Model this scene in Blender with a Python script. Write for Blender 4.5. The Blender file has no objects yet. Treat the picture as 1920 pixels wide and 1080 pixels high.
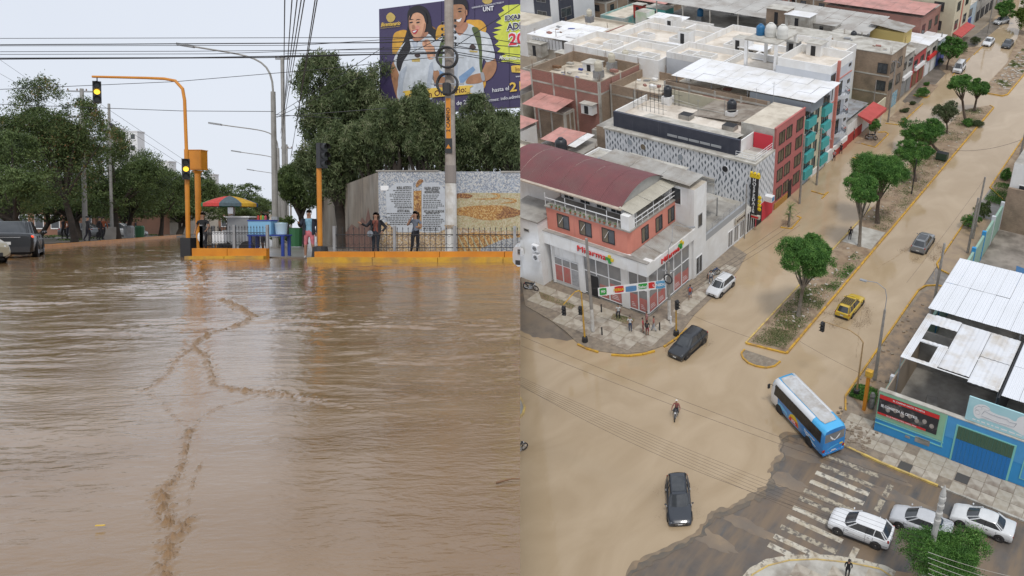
import bpy,bmesh,math,random
import numpy as np
from mathutils import Vector,Matrix,Euler,noise as mnoise
random.seed(7)
rng = np.random.default_rng(11)
SC = bpy.context.scene
COL = SC.collection
R = math.radians
# ------------------------------------------------------------------ camera
FPX, CPX, CPY = 1532.0, 1290.0, 474.0          # focal length and optical centre in photo pixels
HC = 1.25                                       # eye above the flood water of the avenue
PH = math.atan(52/FPX)
cam_d = bpy.data.cameras.new('camera'); cam = bpy.data.objects.new('camera',cam_d); COL.objects.link(cam)
cam_d.sensor_width = 36; cam_d.lens = FPX/1920*36
cam_d.shift_x = (960 - CPX)/1920; cam_d.shift_y = -(540 - CPY)/1920
cam_d.clip_start = 0.3; cam_d.clip_end = 3000
cam.location = (0,0,HC); cam.rotation_euler = (R(90) - PH,0,0)
SC.camera = cam
# ------------------------------------------------------------------ light: an overcast day
SUN_EL, SUN_AZ = R(40), R(168)                  # azimuth measured from +Y, clockwise: behind the camera
w = bpy.data.worlds.new('World'); SC.world = w; w.use_nodes = True
nt = w.node_tree; nt.nodes.clear()
out = nt.nodes.new('ShaderNodeOutputWorld')
sky = nt.nodes.new('ShaderNodeTexSky'); sky.sky_type = 'NISHITA'; sky.sun_disc = False
sky.sun_elevation = SUN_EL; sky.sun_rotation = SUN_AZ; sky.dust_density = 3.0; sky.air_density = 1.0
b1 = nt.nodes.new('ShaderNodeBackground'); b1.inputs[1].default_value = 0.07
nt.links.new(sky.outputs[0],b1.inputs[0])
tc = nt.nodes.new('ShaderNodeTexCoord')
nz = nt.nodes.new('ShaderNodeTexNoise'); nz.inputs['Scale'].default_value = 2.2; nz.inputs['Detail'].default_value = 4
nt.links.new(tc.outputs['Generated'],nz.inputs['Vector'])
cr = nt.nodes.new('ShaderNodeValToRGB')
cr.color_ramp.elements[0].position = .3; cr.color_ramp.elements[0].color = (.70,.745,.83,1)
cr.color_ramp.elements[1].position = .75; cr.color_ramp.elements[1].color = (.76,.80,.88,1)
nt.links.new(nz.outputs['Fac'],cr.inputs[0])
b2 = nt.nodes.new('ShaderNodeBackground'); b2.inputs[1].default_value = 1.16
nt.links.new(cr.outputs[0],b2.inputs[0])
mx = nt.nodes.new('ShaderNodeMixShader'); mx.inputs[0].default_value = .88
nt.links.new(b1.outputs[0],mx.inputs[1]); nt.links.new(b2.outputs[0],mx.inputs[2]); nt.links.new(mx.outputs[0],out.inputs[0])
sd = bpy.data.lights.new('sun','SUN'); sd.energy = 1.5; sd.angle = R(11); sd.color = (1,.965,.91)
sun = bpy.data.objects.new('sun',sd); COL.objects.link(sun)
sv = Vector((math.sin(SUN_AZ)*math.cos(SUN_EL),math.cos(SUN_AZ)*math.cos(SUN_EL),math.sin(SUN_EL)))
sun.rotation_euler = sv.to_track_quat('Z','Y').to_euler(); sun.location = sv*60
SC.view_settings.view_transform = 'Standard'; SC.view_settings.look = 'None'
SC.view_settings.exposure = 0.0; SC.view_settings.gamma = 1.0; SC.view_settings.use_curve_mapping = False
# ------------------------------------------------------------------ the two districts
# W: the flooded avenue at eye level (world axes). C: the hillside district seen from above;
# its own axes are X across its main street, Y along it, Z up.
TH,H,AZ = R(30.3),47.0,R(31.75)
MC = Matrix.Translation((0,0,HC)) @ Matrix.Rotation(TH - PH,4,'X') @ Matrix.Translation((0,0,-H)) @ Matrix.Rotation(-AZ,4,'Z')
MW = Matrix.Identity(4)
FR = {'W': MW,'C': MC}
cur = 'W'
def ray(u,v,th):
 d = (u - CPX)/FPX; e = (CPY - v)/FPX
 return d,math.cos(th) + e*math.sin(th),-math.sin(th) + e*math.cos(th)
def _cr(u,v):
 r = ray(u,v,TH)
 return r[0]*math.cos(AZ) - r[1]*math.sin(AZ),r[0]*math.sin(AZ) + r[1]*math.cos(AZ),r[2]
def G(u, v, z=0.0):                              # survey helper, district C: where a sight line meets height z
 r = _cr(u,v); t = (z - H)/r[2]; return Vector((r[0]*t,r[1]*t,z))
def WX(u,v,X=-38.7):
 r = _cr(u,v); t = X/r[0]; return (r[1]*t,H + r[2]*t)
def WY(u,v,Y=55.4):
 r = _cr(u,v); t = Y/r[1]; return (r[0]*t,H + r[2]*t)
def L(u, v, z=0.0):                              # the same for district W
 r = ray(u,v,PH); t = (z - HC)/r[2]; return Vector((r[0]*t,r[1]*t,z))
def LD(u, v, y):                                 # at distance y
 r = ray(u,v,PH); t = y/r[1]; return Vector((r[0]*t,y,HC + r[2]*t))
# ------------------------------------------------------------------ materials
MATS = {}
def mat(name,c=(.5,.5,.5),c2=None,sc=3.0,rough=.7,bump=0,bsc=20,metal=0,mix=(.35,.65),wave=0,wdir='X',c3=None,sc3=.6,
  brick=None,spec=None,coat=0,emit=0,uv=False,det=4,streak=None,attr=None):
 if name in MATS: return MATS[name]
 m = bpy.data.materials.new(name); m.use_nodes = True; MATS[name] = m
 n = m.node_tree.nodes; l = m.node_tree.links; bs = n['Principled BSDF']
 bs.inputs['Roughness'].default_value = rough; bs.inputs['Metallic'].default_value = metal
 if spec is not None: bs.inputs['Specular IOR Level'].default_value = spec
 if coat: bs.inputs['Coat Weight'].default_value = coat; bs.inputs['Coat Roughness'].default_value = .06
 tcn = n.new('ShaderNodeTexCoord'); vec = tcn.outputs['UV' if (uv or brick or wave) else 'Object']
 col = None
 def mixc(f,a,b_):
  x = n.new('ShaderNodeMix'); x.data_type = 'RGBA'
  if isinstance(f,float): x.inputs[0].default_value = f
  else: l.new(f,x.inputs[0])
  for s,i in ((a,6),(b_,7)):
   if isinstance(s,tuple): x.inputs[i].default_value = (*s,1)
   else: l.new(s,x.inputs[i])
  return x.outputs[2]
 def noisef(scale,lo,hi,detail=4,v=None):
  t = n.new('ShaderNodeTexNoise'); t.inputs['Scale'].default_value = scale; t.inputs['Detail'].default_value = detail
  t.inputs['Roughness'].default_value = .6
  l.new(v or vec,t.inputs['Vector'])
  r_ = n.new('ShaderNodeMapRange'); r_.inputs[1].default_value = lo; r_.inputs[2].default_value = hi
  l.new(t.outputs['Fac'],r_.inputs[0]); return r_.outputs[0]
 hgt = None
 if brick:
  bt = n.new('ShaderNodeTexBrick'); l.new(vec,bt.inputs['Vector'])
  bt.inputs['Color1'].default_value = (*c,1); bt.inputs['Color2'].default_value = (*(c2 or c),1); bt.inputs['Mortar'].default_value = (*brick[2],1)
  bt.inputs['Scale'].default_value = 1; bt.inputs['Mortar Size'].default_value = brick[3] if len(brick) > 3 else .012
  bt.inputs['Brick Width'].default_value = brick[0]; bt.inputs['Row Height'].default_value = brick[1]
  col = bt.outputs['Color']; hgt = bt.outputs['Fac']
 elif c2: col = mixc(noisef(sc,mix[0],mix[1],det),c,c2)
 else: col = c
 if c3: col = mixc(noisef(sc3,.45,.7),col,c3)
 if streak:
  mp = n.new('ShaderNodeMapping'); mp.inputs['Scale'].default_value = streak[1]; l.new(vec,mp.inputs['Vector'])
  col = mixc(noisef(1.0,streak[2] if len(streak) > 2 else .5,streak[3] if len(streak) > 3 else .75,3,mp.outputs[0]),col,streak[0])
 if attr:
  at = n.new('ShaderNodeAttribute'); at.attribute_name = attr[0]
  col = mixc(at.outputs['Fac'],col,attr[1])
 if isinstance(col,tuple): bs.inputs['Base Color'].default_value = (*col,1)
 else: l.new(col,bs.inputs['Base Color'])
 hs = None
 if wave:
  wt = n.new('ShaderNodeTexWave'); wt.bands_direction = wdir; wt.inputs['Scale'].default_value = wave
  wt.inputs['Distortion'].default_value = 0; l.new(vec,wt.inputs['Vector']); hs = wt.outputs['Fac']
  bp = n.new('ShaderNodeBump'); bp.inputs['Strength'].default_value = .6; bp.inputs['Distance'].default_value = .04
  l.new(hs,bp.inputs['Height']); l.new(bp.outputs[0],bs.inputs['Normal'])
 elif bump or brick:
  t = n.new('ShaderNodeTexNoise'); t.inputs['Scale'].default_value = bsc; t.inputs['Detail'].default_value = 4; l.new(vec,t.inputs['Vector'])
  bp = n.new('ShaderNodeBump'); bp.inputs['Strength'].default_value = bump or .3; bp.inputs['Distance'].default_value = .03
  l.new(t.outputs['Fac'],bp.inputs['Height']); nrm = bp.outputs[0]
  if hgt:
   b3 = n.new('ShaderNodeBump'); b3.invert = True; b3.inputs['Strength'].default_value = .5; b3.inputs['Distance'].default_value = .02
   l.new(hgt,b3.inputs['Height']); l.new(nrm,b3.inputs['Normal']); nrm = b3.outputs[0]
  l.new(nrm,bs.inputs['Normal'])
 if emit:
  bs.inputs['Emission Color'].default_value = (*c,1); bs.inputs['Emission Strength'].default_value = emit
 return m
def paint(name,c,rough=.3): return mat(name,c,tuple(x*.9 for x in c),sc=1.5,rough=rough,coat=.7)
white = mat('white_paint',(.82,.82,.81),(.72,.71,.69),sc=.6,rough=.75,streak=((.46,.42,.36),(1.2,.15,1),.58,.9),uv=True,c3=(.72,.70,.66),sc3=.35)
whitec = mat('clean_white',(.78,.78,.78),rough=.5)
conc = mat('concrete',(.42,.40,.36),(.31,.29,.26),sc=.8,rough=.9,bump=.3,c3=(.2,.185,.165),sc3=.35)
concl = mat('pale_concrete',(.54,.52,.47),(.43,.41,.36),sc=.9,rough=.9,bump=.25,bsc=12,c3=(.27,.24,.2),sc3=.5)
roofc = mat('rooftop_screed',(.66,.60,.50),(.52,.46,.37),sc=.5,rough=.9,c3=(.33,.28,.22),sc3=.25)
roofw = mat('white_rooftop',(.76,.70,.62),(.66,.59,.50),sc=.7,rough=.9,c3=(.42,.36,.29),sc3=.3)
brick = mat('brown_brick',(.30,.215,.15),(.37,.27,.19),brick=(.26,.12,(.30,.25,.2)),c3=(.19,.145,.105),sc3=.35,rough=.9)
brickr = mat('red_brick',(.40,.165,.13),(.31,.13,.105),brick=(.26,.12,(.33,.25,.21)),c3=(.28,.15,.12),sc3=.3,rough=.9)
dark = mat('dark_void',(.018,.018,.02),rough=.6)
rubber = mat('rubber',(.02,.02,.02),(.04,.033,.028),rough=.8)
glassd = mat('dark_glass',(.03,.035,.04),(.07,.075,.08),sc=.7,rough=.08,spec=.7)
glassg = mat('grey_glass',(.16,.165,.17),(.22,.22,.22),sc=.5,rough=.12,spec=.7)
chrome = mat('bright_metal',(.55,.55,.56),rough=.25,metal=.9)
steel = mat('galvanised_steel',(.36,.37,.38),(.28,.28,.28),rough=.5,metal=.4)
blackm = mat('black_metal',(.025,.025,.027),rough=.5)
yellowk = mat('yellow_kerb_paint',(.62,.36,.03),(.50,.27,.03),sc=2.5,rough=.7,bump=.2,c3=(.30,.19,.08),sc3=1.7)
yellowl = mat('faded_yellow_paint',(.68,.50,.14),(.55,.38,.12),sc=2,rough=.75,c3=(.36,.27,.16),sc3=1.2)
orange = mat('orange_paint',(.62,.24,.015),(.52,.19,.015),sc=1.5,rough=.45)
corr = mat('corrugated_grey',(.42,.41,.38),(.33,.31,.28),sc=.4,wave=1.9,rough=.6,c3=(.24,.2,.16),sc3=.5)
corrw = mat('corrugated_white',(.82,.83,.85),(.76,.76,.77),sc=.3,wave=1.6,rough=.5,c3=(.66,.64,.60),sc3=.3)
corrp = mat('corrugated_pink',(.60,.31,.27),(.54,.26,.22),sc=.5,wave=1.9,rough=.6,c3=(.36,.2,.17),sc3=.4)
skin = mat('skin',(.30,.165,.105),rough=.6)
wood = mat('timber',(.22,.12,.06),(.16,.085,.045),rough=.8)
# ------------------------------------------------------------------ mesh builder
class MB:
 def __init__(s): s.v = []; s.f = []; s.m = []; s.mats = []
 def mi(s,m):
  if m not in s.mats: s.mats.append(m)
  return s.mats.index(m)
 def face(s,pts,m):
  b = len(s.v); s.v += [tuple(p) for p in pts]; s.f.append(tuple(range(b,b + len(pts)))); s.m.append(s.mi(m)); return s
 def grid(s,rows,m,close=False):
  b = len(s.v); nr = len(rows); nc = len(rows[0]); k = s.mi(m)
  for r_ in rows: s.v += [tuple(p) for p in r_]
  for i in range(nr - 1):
   for j in range(nc if close else nc - 1):
    j2 = (j + 1) % nc
    s.f.append((b + i*nc + j,b + i*nc + j2,b + (i + 1)*nc + j2,b + (i + 1)*nc + j)); s.m.append(k)
  return s
 def box(s,x0,x1,y0,y1,z0,z1,m,top=None):
  b = len(s.v); k = s.mi(m); kt = s.mi(top) if top else k
  if x0 > x1: x0,x1 = x1,x0
  if y0 > y1: y0,y1 = y1,y0
  s.v += [(x0,y0,z0),(x1,y0,z0),(x1,y1,z0),(x0,y1,z0),(x0,y0,z1),(x1,y0,z1),(x1,y1,z1),(x0,y1,z1)]
  for f,kk in (((0,3,2,1),k),((4,5,6,7),kt),((0,1,5,4),k),((1,2,6,5),k),((2,3,7,6),k),((3,0,4,7),k)):
   s.f.append(tuple(b + i for i in f)); s.m.append(kk)
  return s
 def obox(s, c, ax, ay, az, m):                # oriented box from half-axis vectors
  c,ax,ay,az = map(Vector,(c,ax,ay,az)); b = len(s.v); k = s.mi(m)
  for q in ((-1,-1,-1),(1,-1,-1),(1,1,-1),(-1,1,-1),(-1,-1,1),(1,-1,1),(1,1,1),(-1,1,1)):
   s.v.append(tuple(c + ax*q[0] + ay*q[1] + az*q[2]))
  for f in ((0,3,2,1),(4,5,6,7),(0,1,5,4),(1,2,6,5),(2,3,7,6),(3,0,4,7)):
   s.f.append(tuple(b + i for i in f)); s.m.append(k)
  return s
 def prism(s,poly,z0,z1,m,top=None):
  n = len(poly); a = sum(poly[i][0]*poly[(i + 1) % n][1] - poly[(i + 1) % n][0]*poly[i][1] for i in range(n))
  if a < 0: poly = poly[::-1]
  b = len(s.v); k = s.mi(m); kt = s.mi(top) if top else k
  s.v += [(p[0],p[1],z0) for p in poly] + [(p[0],p[1],z1) for p in poly]
  s.f.append(tuple(range(b + n - 1,b - 1,-1))); s.m.append(k)
  s.f.append(tuple(range(b + n,b + 2*n))); s.m.append(kt)
  for i in range(n):
   j = (i + 1) % n; s.f.append((b + i,b + j,b + n + j,b + n + i)); s.m.append(k)
  return s
 def tube(s,path,r,m,n=8,cap=True):
  path = [Vector(p) for p in path]; rs = r if isinstance(r,(list,tuple)) else [r]*len(path); rows = []; up = None
  for i,p in enumerate(path):
   t = (path[min(i + 1,len(path) - 1)] - path[max(i - 1,0)]).normalized()
   if up is None: up = Vector((0,0,1)) if abs(t.z) < .9 else Vector((1,0,0))
   a = t.cross(up).normalized(); up = a.cross(t).normalized()
   rows.append([p + (a*math.cos(q) + up*math.sin(q))*rs[i] for q in [2*math.pi*j/n for j in range(n)]])
  b = len(s.v); s.grid(rows,m,True)
  if cap:
   k = s.mi(m); e = b + (len(path) - 1)*n
   s.f.append(tuple(range(b,b + n))); s.m.append(k); s.f.append(tuple(range(e + n - 1,e - 1,-1))); s.m.append(k)
  return s
 def lathe(s,prof,m,c=(0,0,0),n=14,axis='Z'):
  rows = []
  for r_,z in prof:
   row = []
   for j in range(n):
    q = 2*math.pi*j/n; a,b_ = r_*math.cos(q),r_*math.sin(q)
    row.append((c[0] + a,c[1] + b_,c[2] + z) if axis == 'Z' else ((c[0] + a,c[1] + z,c[2] + b_) if axis == 'Y' else (c[0] + z,c[1] + a,c[2] + b_)))
   rows.append(row)
  return s.grid(rows,m,True)
 def ball(s,c,r,m,n=8,sq=(1,1,1)):
  rows = []
  for i in range(n + 1):
   p = math.pi*i/n
   rows.append([(c[0] + r*sq[0]*math.sin(p)*math.cos(2*math.pi*j/(n + 2)),c[1] + r*sq[1]*math.sin(p)*math.sin(2*math.pi*j/(n + 2)),c[2] - r*sq[2]*math.cos(p)) for j in range(n + 2)])
  return s.grid(rows,m,True)
 def mesh(s,name,off=(0,0,0),smooth=False):
  me = bpy.data.meshes.new(name)
  ox,oy,oz = off
  me.from_pydata([(x - ox,y - oy,z - oz) for x,y,z in s.v],[],s.f)
  for m in s.mats: me.materials.append(m)
  me.polygons.foreach_set('material_index',s.m)
  if smooth: me.polygons.foreach_set('use_smooth',[True]*len(s.f))
  uvl = me.uv_layers.new(name='UVMap')
  uv = []
  for f in s.f:
   p = [s.v[i] for i in f]
   a = Vector(p[1]) - Vector(p[0]); b = Vector(p[-1]) - Vector(p[0]); nn = a.cross(b)
   if nn.length < 1e-9 and len(p) > 3: nn = (Vector(p[2]) - Vector(p[1])).cross(a)
   if abs(nn.z) > .75*nn.length: uv += [c for q in p for c in (q[0],q[1])]
   else:
    h = Vector((-nn.y,nn.x,0))
    h = h.normalized() if h.length > 1e-9 else Vector((1,0,0))
    uv += [c for q in p for c in (q[0]*h.x + q[1]*h.y,q[2])]
  uvl.data.foreach_set('uv',uv)
  me.update(); return me
 def build(s,name,parent=None,smooth=False,auto=False):
  off = rootloc(parent) if parent else (0,0,0)
  me = s.mesh(name,off,smooth)
  o = bpy.data.objects.new(name,me); COL.objects.link(o)
  if parent: o.parent = parent
  else: o.matrix_basis = FR[cur]; o['frame'] = cur
  return o
ROOTL = {}
def rootloc(o):
 while o.parent: o = o.parent
 return ROOTL.get(o.name,(0,0,0))
def tag(o,label=None,cat=None,group=None,kind=None):
 if label: o['label'] = label
 if cat: o['category'] = cat
 if group: o['group'] = group
 if kind: o['kind'] = kind
 return o
def thing(name,loc,label,cat,group=None,rz=0.0,sc=1.0):
 """An Empty at the thing's base. rz == 0: parts may be given in district coordinates (MB.build subtracts loc)."""
 o = bpy.data.objects.new(name,None); COL.objects.link(o); o.empty_display_size = .3
 loc = tuple(loc)
 o['frame'] = cur
 o.matrix_basis = FR[cur] @ Matrix.Translation(loc) @ Matrix.Rotation(rz,4,'Z') @ Matrix.Scale(sc,4)
 ROOTL[o.name] = loc if (rz == 0 and sc == 1) else (0,0,0)
 return tag(o,label,cat,group)
def proto(name, label, cat, group=None):         # thing whose parts are modelled about the origin
 o = bpy.data.objects.new(name,None); COL.objects.link(o); o.empty_display_size = .3; o['frame'] = cur
 return tag(o,label,cat,group)
def put(o,loc,rz=0.0,sc=1.0,tilt=(0,0)):
 o['frame'] = cur
 S = Matrix.Diagonal((*sc,1)) if isinstance(sc,(tuple,list)) else Matrix.Scale(sc,4)
 o.matrix_basis = FR[cur] @ Matrix.Translation(tuple(loc)) @ Euler((tilt[0],tilt[1],rz)).to_matrix().to_4x4() @ S
 return o
CH = {}
def kids(o): return [c for c in bpy.data.objects if c.parent == o]
def copy_tree(o,parent=None):
 c = o.copy(); COL.objects.link(c)
 if parent: c.parent = parent
 for ch in list(o.children): copy_tree(ch,c)
 return c
def dup(src,loc,rz=0.0,label=None,sc=1.0,group=None,tilt=(0,0)):
 c = copy_tree(src); put(c,loc,rz,sc,tilt)
 if label: c['label'] = label
 if group: c['group'] = group
 return c
def inst(name,me,parent,loc=(0,0,0),rz=0,sc=(1,1,1)):
 o = bpy.data.objects.new(name,me); COL.objects.link(o); o.parent = parent; o.location = loc; o.rotation_euler = (0,0,rz); o.scale = sc
 return o
def struct(mb,name,label=None,smooth=False):
 return tag(mb.build(name,None,smooth),label,None,None,'structure')
def npmesh(name,V,F,mats,smooth=False,attr=None,midx=None):
 me = bpy.data.meshes.new(name); nf,k = F.shape
 me.vertices.add(len(V)); me.vertices.foreach_set('co',V.astype(np.float32).ravel())
 me.loops.add(nf*k); me.loops.foreach_set('vertex_index',F.astype(np.int32).ravel())
 me.polygons.add(nf); me.polygons.foreach_set('loop_start',np.arange(0,nf*k,k,dtype=np.int32))
 for m in mats: me.materials.append(m)
 if midx is not None: me.polygons.foreach_set('material_index',midx.astype(np.int32))
 if smooth: me.polygons.foreach_set('use_smooth',np.ones(nf,bool))
 if attr:
  for an,vals in attr.items():
   a = me.attributes.new(an,'FLOAT','POINT'); a.data.foreach_set('value',vals.astype(np.float32))
 me.update(calc_edges=True); me.validate(); return me
FONT_CACHE = {}
def textmesh(s,size,m,depth=.01,bold=0.0,italic=0.0,align='CENTER',width=None):
 cu = bpy.data.curves.new('t','FONT'); cu.body = s; cu.size = size; cu.extrude = depth; cu.offset = bold; cu.align_x = align; cu.align_y = 'CENTER'
 cu.shear = italic; cu.resolution_u = 2
 o = bpy.data.objects.new('t',cu); COL.objects.link(o)
 dg = bpy.context.evaluated_depsgraph_get(); me = bpy.data.meshes.new_from_object(o.evaluated_get(dg))
 bpy.data.objects.remove(o); me.materials.clear(); me.materials.append(m)
 if width and len(me.vertices):
  xs = [v.co.x for v in me.vertices]; wd = max(xs) - min(xs)
  if wd > 0: me.transform(Matrix.Diagonal((width/wd,1,1,1)))
 return me
def text(name,s,size,m,parent,pos,face='F',depth=.01,bold=0.0,italic=0.0,width=None,align='CENTER',roll=0.0,ang=None):
 """face F: reads when seen from -Y; S: reads when seen from +X; pos in district coordinates; ang: any heading"""
 me = textmesh(s,size,m,depth,bold,italic,align,width)
 o = bpy.data.objects.new(name,me); COL.objects.link(o); o.parent = parent
 rl = rootloc(parent)
 rz = ang if ang is not None else {'F': 0,'S': R(90),'B': R(180),'L': R(-90)}[face]
 o.matrix_basis = Matrix.Translation(Vector(pos) - Vector(rl)) @ Matrix.Rotation(rz,4,'Z') @ Matrix.Rotation(R(90),4,'X') @ Matrix.Rotation(roll,4,'Z')
 return o
# ------------------------------------------------------------------ foliage
def leafmat(name,c1,c2,c3=None):
 if name in MATS: return MATS[name]
 m = bpy.data.materials.new(name); m.use_nodes = True; MATS[name] = m
 n = m.node_tree.nodes; l = m.node_tree.links; bs = n['Principled BSDF']
 at = n.new('ShaderNodeAttribute'); at.attribute_name = 'tone'
 r_ = n.new('ShaderNodeValToRGB'); e = r_.color_ramp.elements
 e[0].color = (*c1,1); e[1].color = (*c2,1); e[0].position = .1; e[1].position = .8
 if c3: q = e.new(.97); q.color = (*c3,1)
 l.new(at.outputs['Fac'],r_.inputs[0]); l.new(r_.outputs[0],bs.inputs['Base Color'])
 bs.inputs['Roughness'].default_value = .55; bs.inputs['Specular IOR Level'].default_value = .3
 tr = n.new('ShaderNodeBsdfTranslucent'); l.new(r_.outputs[0],tr.inputs[0])
 mxs = n.new('ShaderNodeMixShader'); mxs.inputs[0].default_value = .22
 l.new(bs.outputs[0],mxs.inputs[1]); l.new(tr.outputs[0],mxs.inputs[2]); l.new(mxs.outputs[0],n['Material Output'].inputs[0])
 return m
bark = mat('bark',(.16,.12,.09),(.09,.07,.055),sc=4,rough=.95,bump=.6,bsc=14)
barkg = mat('pale_bark',(.27,.24,.20),(.18,.15,.12),sc=3,rough=.95,bump=.5,bsc=12)
barkw = mat('dark_bark',(.06,.045,.035),(.035,.03,.025),sc=3,rough=.95,bump=.5,bsc=12)
lf_street = leafmat('street_tree_leaf',(.035,.10,.022),(.125,.27,.055),(.24,.39,.10))
lf_dark = leafmat('avenue_tree_leaf',(.035,.060,.020),(.125,.175,.055),(.18,.22,.085))
lf_pepper = leafmat('pepper_tree_leaf',(.048,.075,.030),(.165,.205,.09),(.26,.26,.16))
lf_grey = leafmat('dusty_leaf',(.05,.075,.03),(.12,.15,.065),(.19,.19,.12))
def quads(P,a,b):
 """P centres, a and b half vectors -> V, F"""
 n = len(P); V = np.empty((n,4,3)); V[:,0] = P - a; V[:,1] = P - b*.8 + a*.1; V[:,2] = P + a; V[:,3] = P + b*.8 + a*.1
 return V.reshape(-1,3),np.arange(4*n).reshape(n,4)
def unit(v): return v/np.maximum(np.linalg.norm(v,axis=1,keepdims=True),1e-9)
def crown(c,rad,nl,size,seed,lobes=11,subs=26,hang=0.0,lobr=.42,flat=.75,fill=.15,under=-.5):
 g = np.random.default_rng(seed); c = np.array(c,float); rad = np.array(rad,float)
 d = unit(g.normal(size=(lobes,3))); d[:,2] = np.where(d[:,2] < under,-d[:,2]*.5,d[:,2])
 lc = d*g.uniform(.42,.86,(lobes,1)); lc[0] = (0,0,.25)
 lr = g.uniform(.6,1.25,lobes)*lobr
 li = g.integers(0,lobes,lobes*subs); sdn = unit(g.normal(size=(len(li),3)) + lc[li]*.9 + np.array([0,0,.25]))
 scn = lc[li] + sdn*(lr[li]*g.uniform(.75,1.1,len(li)))[:,None]; stone = g.uniform(0,1,len(li))
 k = g.integers(0,len(li),nl)
 off = g.normal(size=(nl,3))*np.array([1,1,flat])*(lr[li[k]]*.17)[:,None]
 P = scn[k] + off
 fl = g.random(nl) < fill
 P[fl] = unit(g.normal(size=(fl.sum(),3)))*(g.random((fl.sum(),1)) ** .33)*.8
 if hang:
  h = g.random(nl) ** 2*hang; P[:,2] -= h
 P = c + P*rad
 a = unit(g.normal(size=(nl,3)) + np.array([0,0,-.5 - 3*hang])); b = unit(np.cross(a,g.normal(size=(nl,3))))
 s = g.uniform(.6,1.3,nl)[:,None]*size
 V,F = quads(P,a*s,b*s*(.42 if not hang else .26))
 tone = np.clip(stone[k]*.55 + g.random(nl)*.5,0,1)
 return V,F,np.repeat(tone,4),c + lc*rad,(lr[:,None]*rad)
def trunk_mb(base,lobes_c,r,m,seed,fork=.45,lean=(0,0)):
 g = random.Random(seed); mb = MB(); base = Vector(base)
 top = Vector(np.mean(lobes_c,axis=0)); fk = base.lerp(top,fork) + Vector((lean[0],lean[1],0))*.3
 mid = base.lerp(fk,.5) + Vector((lean[0]*.4 + g.uniform(-.1,.1),lean[1]*.4,0))
 mb.tube([base + Vector((0,0,-.1)),base + Vector((0,0,.25)),mid,fk],[r*1.5,r*1.1,r*.9,r*.8],m,9)
 for q in lobes_c:
  q = Vector(q); m1 = fk.lerp(q,.5) + Vector((g.uniform(-.2,.2),g.uniform(-.2,.2),-.15*(q - fk).length*.3))
  mb.tube([fk - Vector((0,0,.1)),m1,q],[r*.55,r*.35,r*.12],m,6,False)
 return mb
def tree(name,label,cat,base,top_z,rad,r,lm,nl,size,seed,bk=bark,cz=None,off=(0,0),group=None,fork=.45,lean=(0,0),extra=(),**kw):
 """base in district coordinates; off: crown offset from the base"""
 base = Vector(base); t = thing(name,base,label,cat,group)
 cc = (off[0],off[1],(cz if cz is not None else top_z - rad[2]))
 V,F,tn,lc,lr = crown(cc,rad,nl,size,seed,**kw)
 for j,(o2,r2,n2) in enumerate(extra):
  V2,F2,t2,lc2,_ = crown(o2,r2,n2,size,seed + 50 + j,**kw)
  F = np.vstack([F,F2 + len(V)]); V = np.vstack([V,V2]); tn = np.concatenate([tn,t2]); lc = np.vstack([lc,lc2])
 me = npmesh('crown',V,F,[lm],attr={'tone': tn}); o = bpy.data.objects.new('crown',me); COL.objects.link(o); o.parent = t
 mb = trunk_mb((0,0,0),[q for q in lc[:9]] + [q for q in lc[-5:]],r,bk,seed,fork,lean)
 me = mb.mesh('trunk',smooth=True); o = bpy.data.objects.new('trunk',me); COL.objects.link(o); o.parent = t
 return t
def bush(name,label,cat,base,rad,lm,nl,size,seed,group=None,**kw):
 t = thing(name,base,label,cat,group)
 V,F,tn,lc,lr = crown((0,0,rad[2]*.9),rad,nl,size,seed,lobes=7,subs=14,fill=.3,**kw)
 me = npmesh('foliage',V,F,[lm],attr={'tone': tn}); o = bpy.data.objects.new('foliage',me); COL.objects.link(o); o.parent = t
 mb = MB()
 for q in lc[:5]: mb.tube([(0,0,0),tuple(q*.5),tuple(q)],[.03,.02,.01],bark,5)
 mb_o = bpy.data.objects.new('stem',mb.mesh('stem')); COL.objects.link(mb_o); mb_o.parent = t
 return t
def palm(label,base,h,r,seed):
 t = thing('palm',base,label,'palm'); g = random.Random(seed)
 mb = MB(); mb.tube([(0,0,0),(.03,0,h*.5),(0,.02,h)],[.13,.10,.08],barkg,7); o = bpy.data.objects.new('trunk',mb.mesh('trunk')); COL.objects.link(o); o.parent = t
 P = []; A = []; B = []
 for k in range(26):
  az = g.uniform(0,6.28); el = g.uniform(-.5,1.1); dr = np.array([math.cos(az)*math.cos(el),math.sin(az)*math.cos(el),math.sin(el)])
  for j in range(7):
   u = (j + .5)/7; p = np.array([0,0,h]) + dr*r*u + np.array([0,0,-.35*r*u*u]); tdir = dr + np.array([0,0,-.7*u]); tdir /= np.linalg.norm(tdir)
   side = np.cross(tdir,[0,0,1]); side /= np.linalg.norm(side) + 1e-9
   for s in (-1,1):
    P.append(p + side*s*.06); a = (tdir*.6 + side*s*.6); A.append(a*.17*r); B.append(np.cross(a,[g.uniform(-.3,.3),.2,1])*.03)
 V,F = quads(np.array(P),np.array(A),np.array(B)); tn = rng.random(len(V))
 me = npmesh('crown',V,F,[lf_street],attr={'tone': tn}); o = bpy.data.objects.new('crown',me); COL.objects.link(o); o.parent = t
 return t
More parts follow.
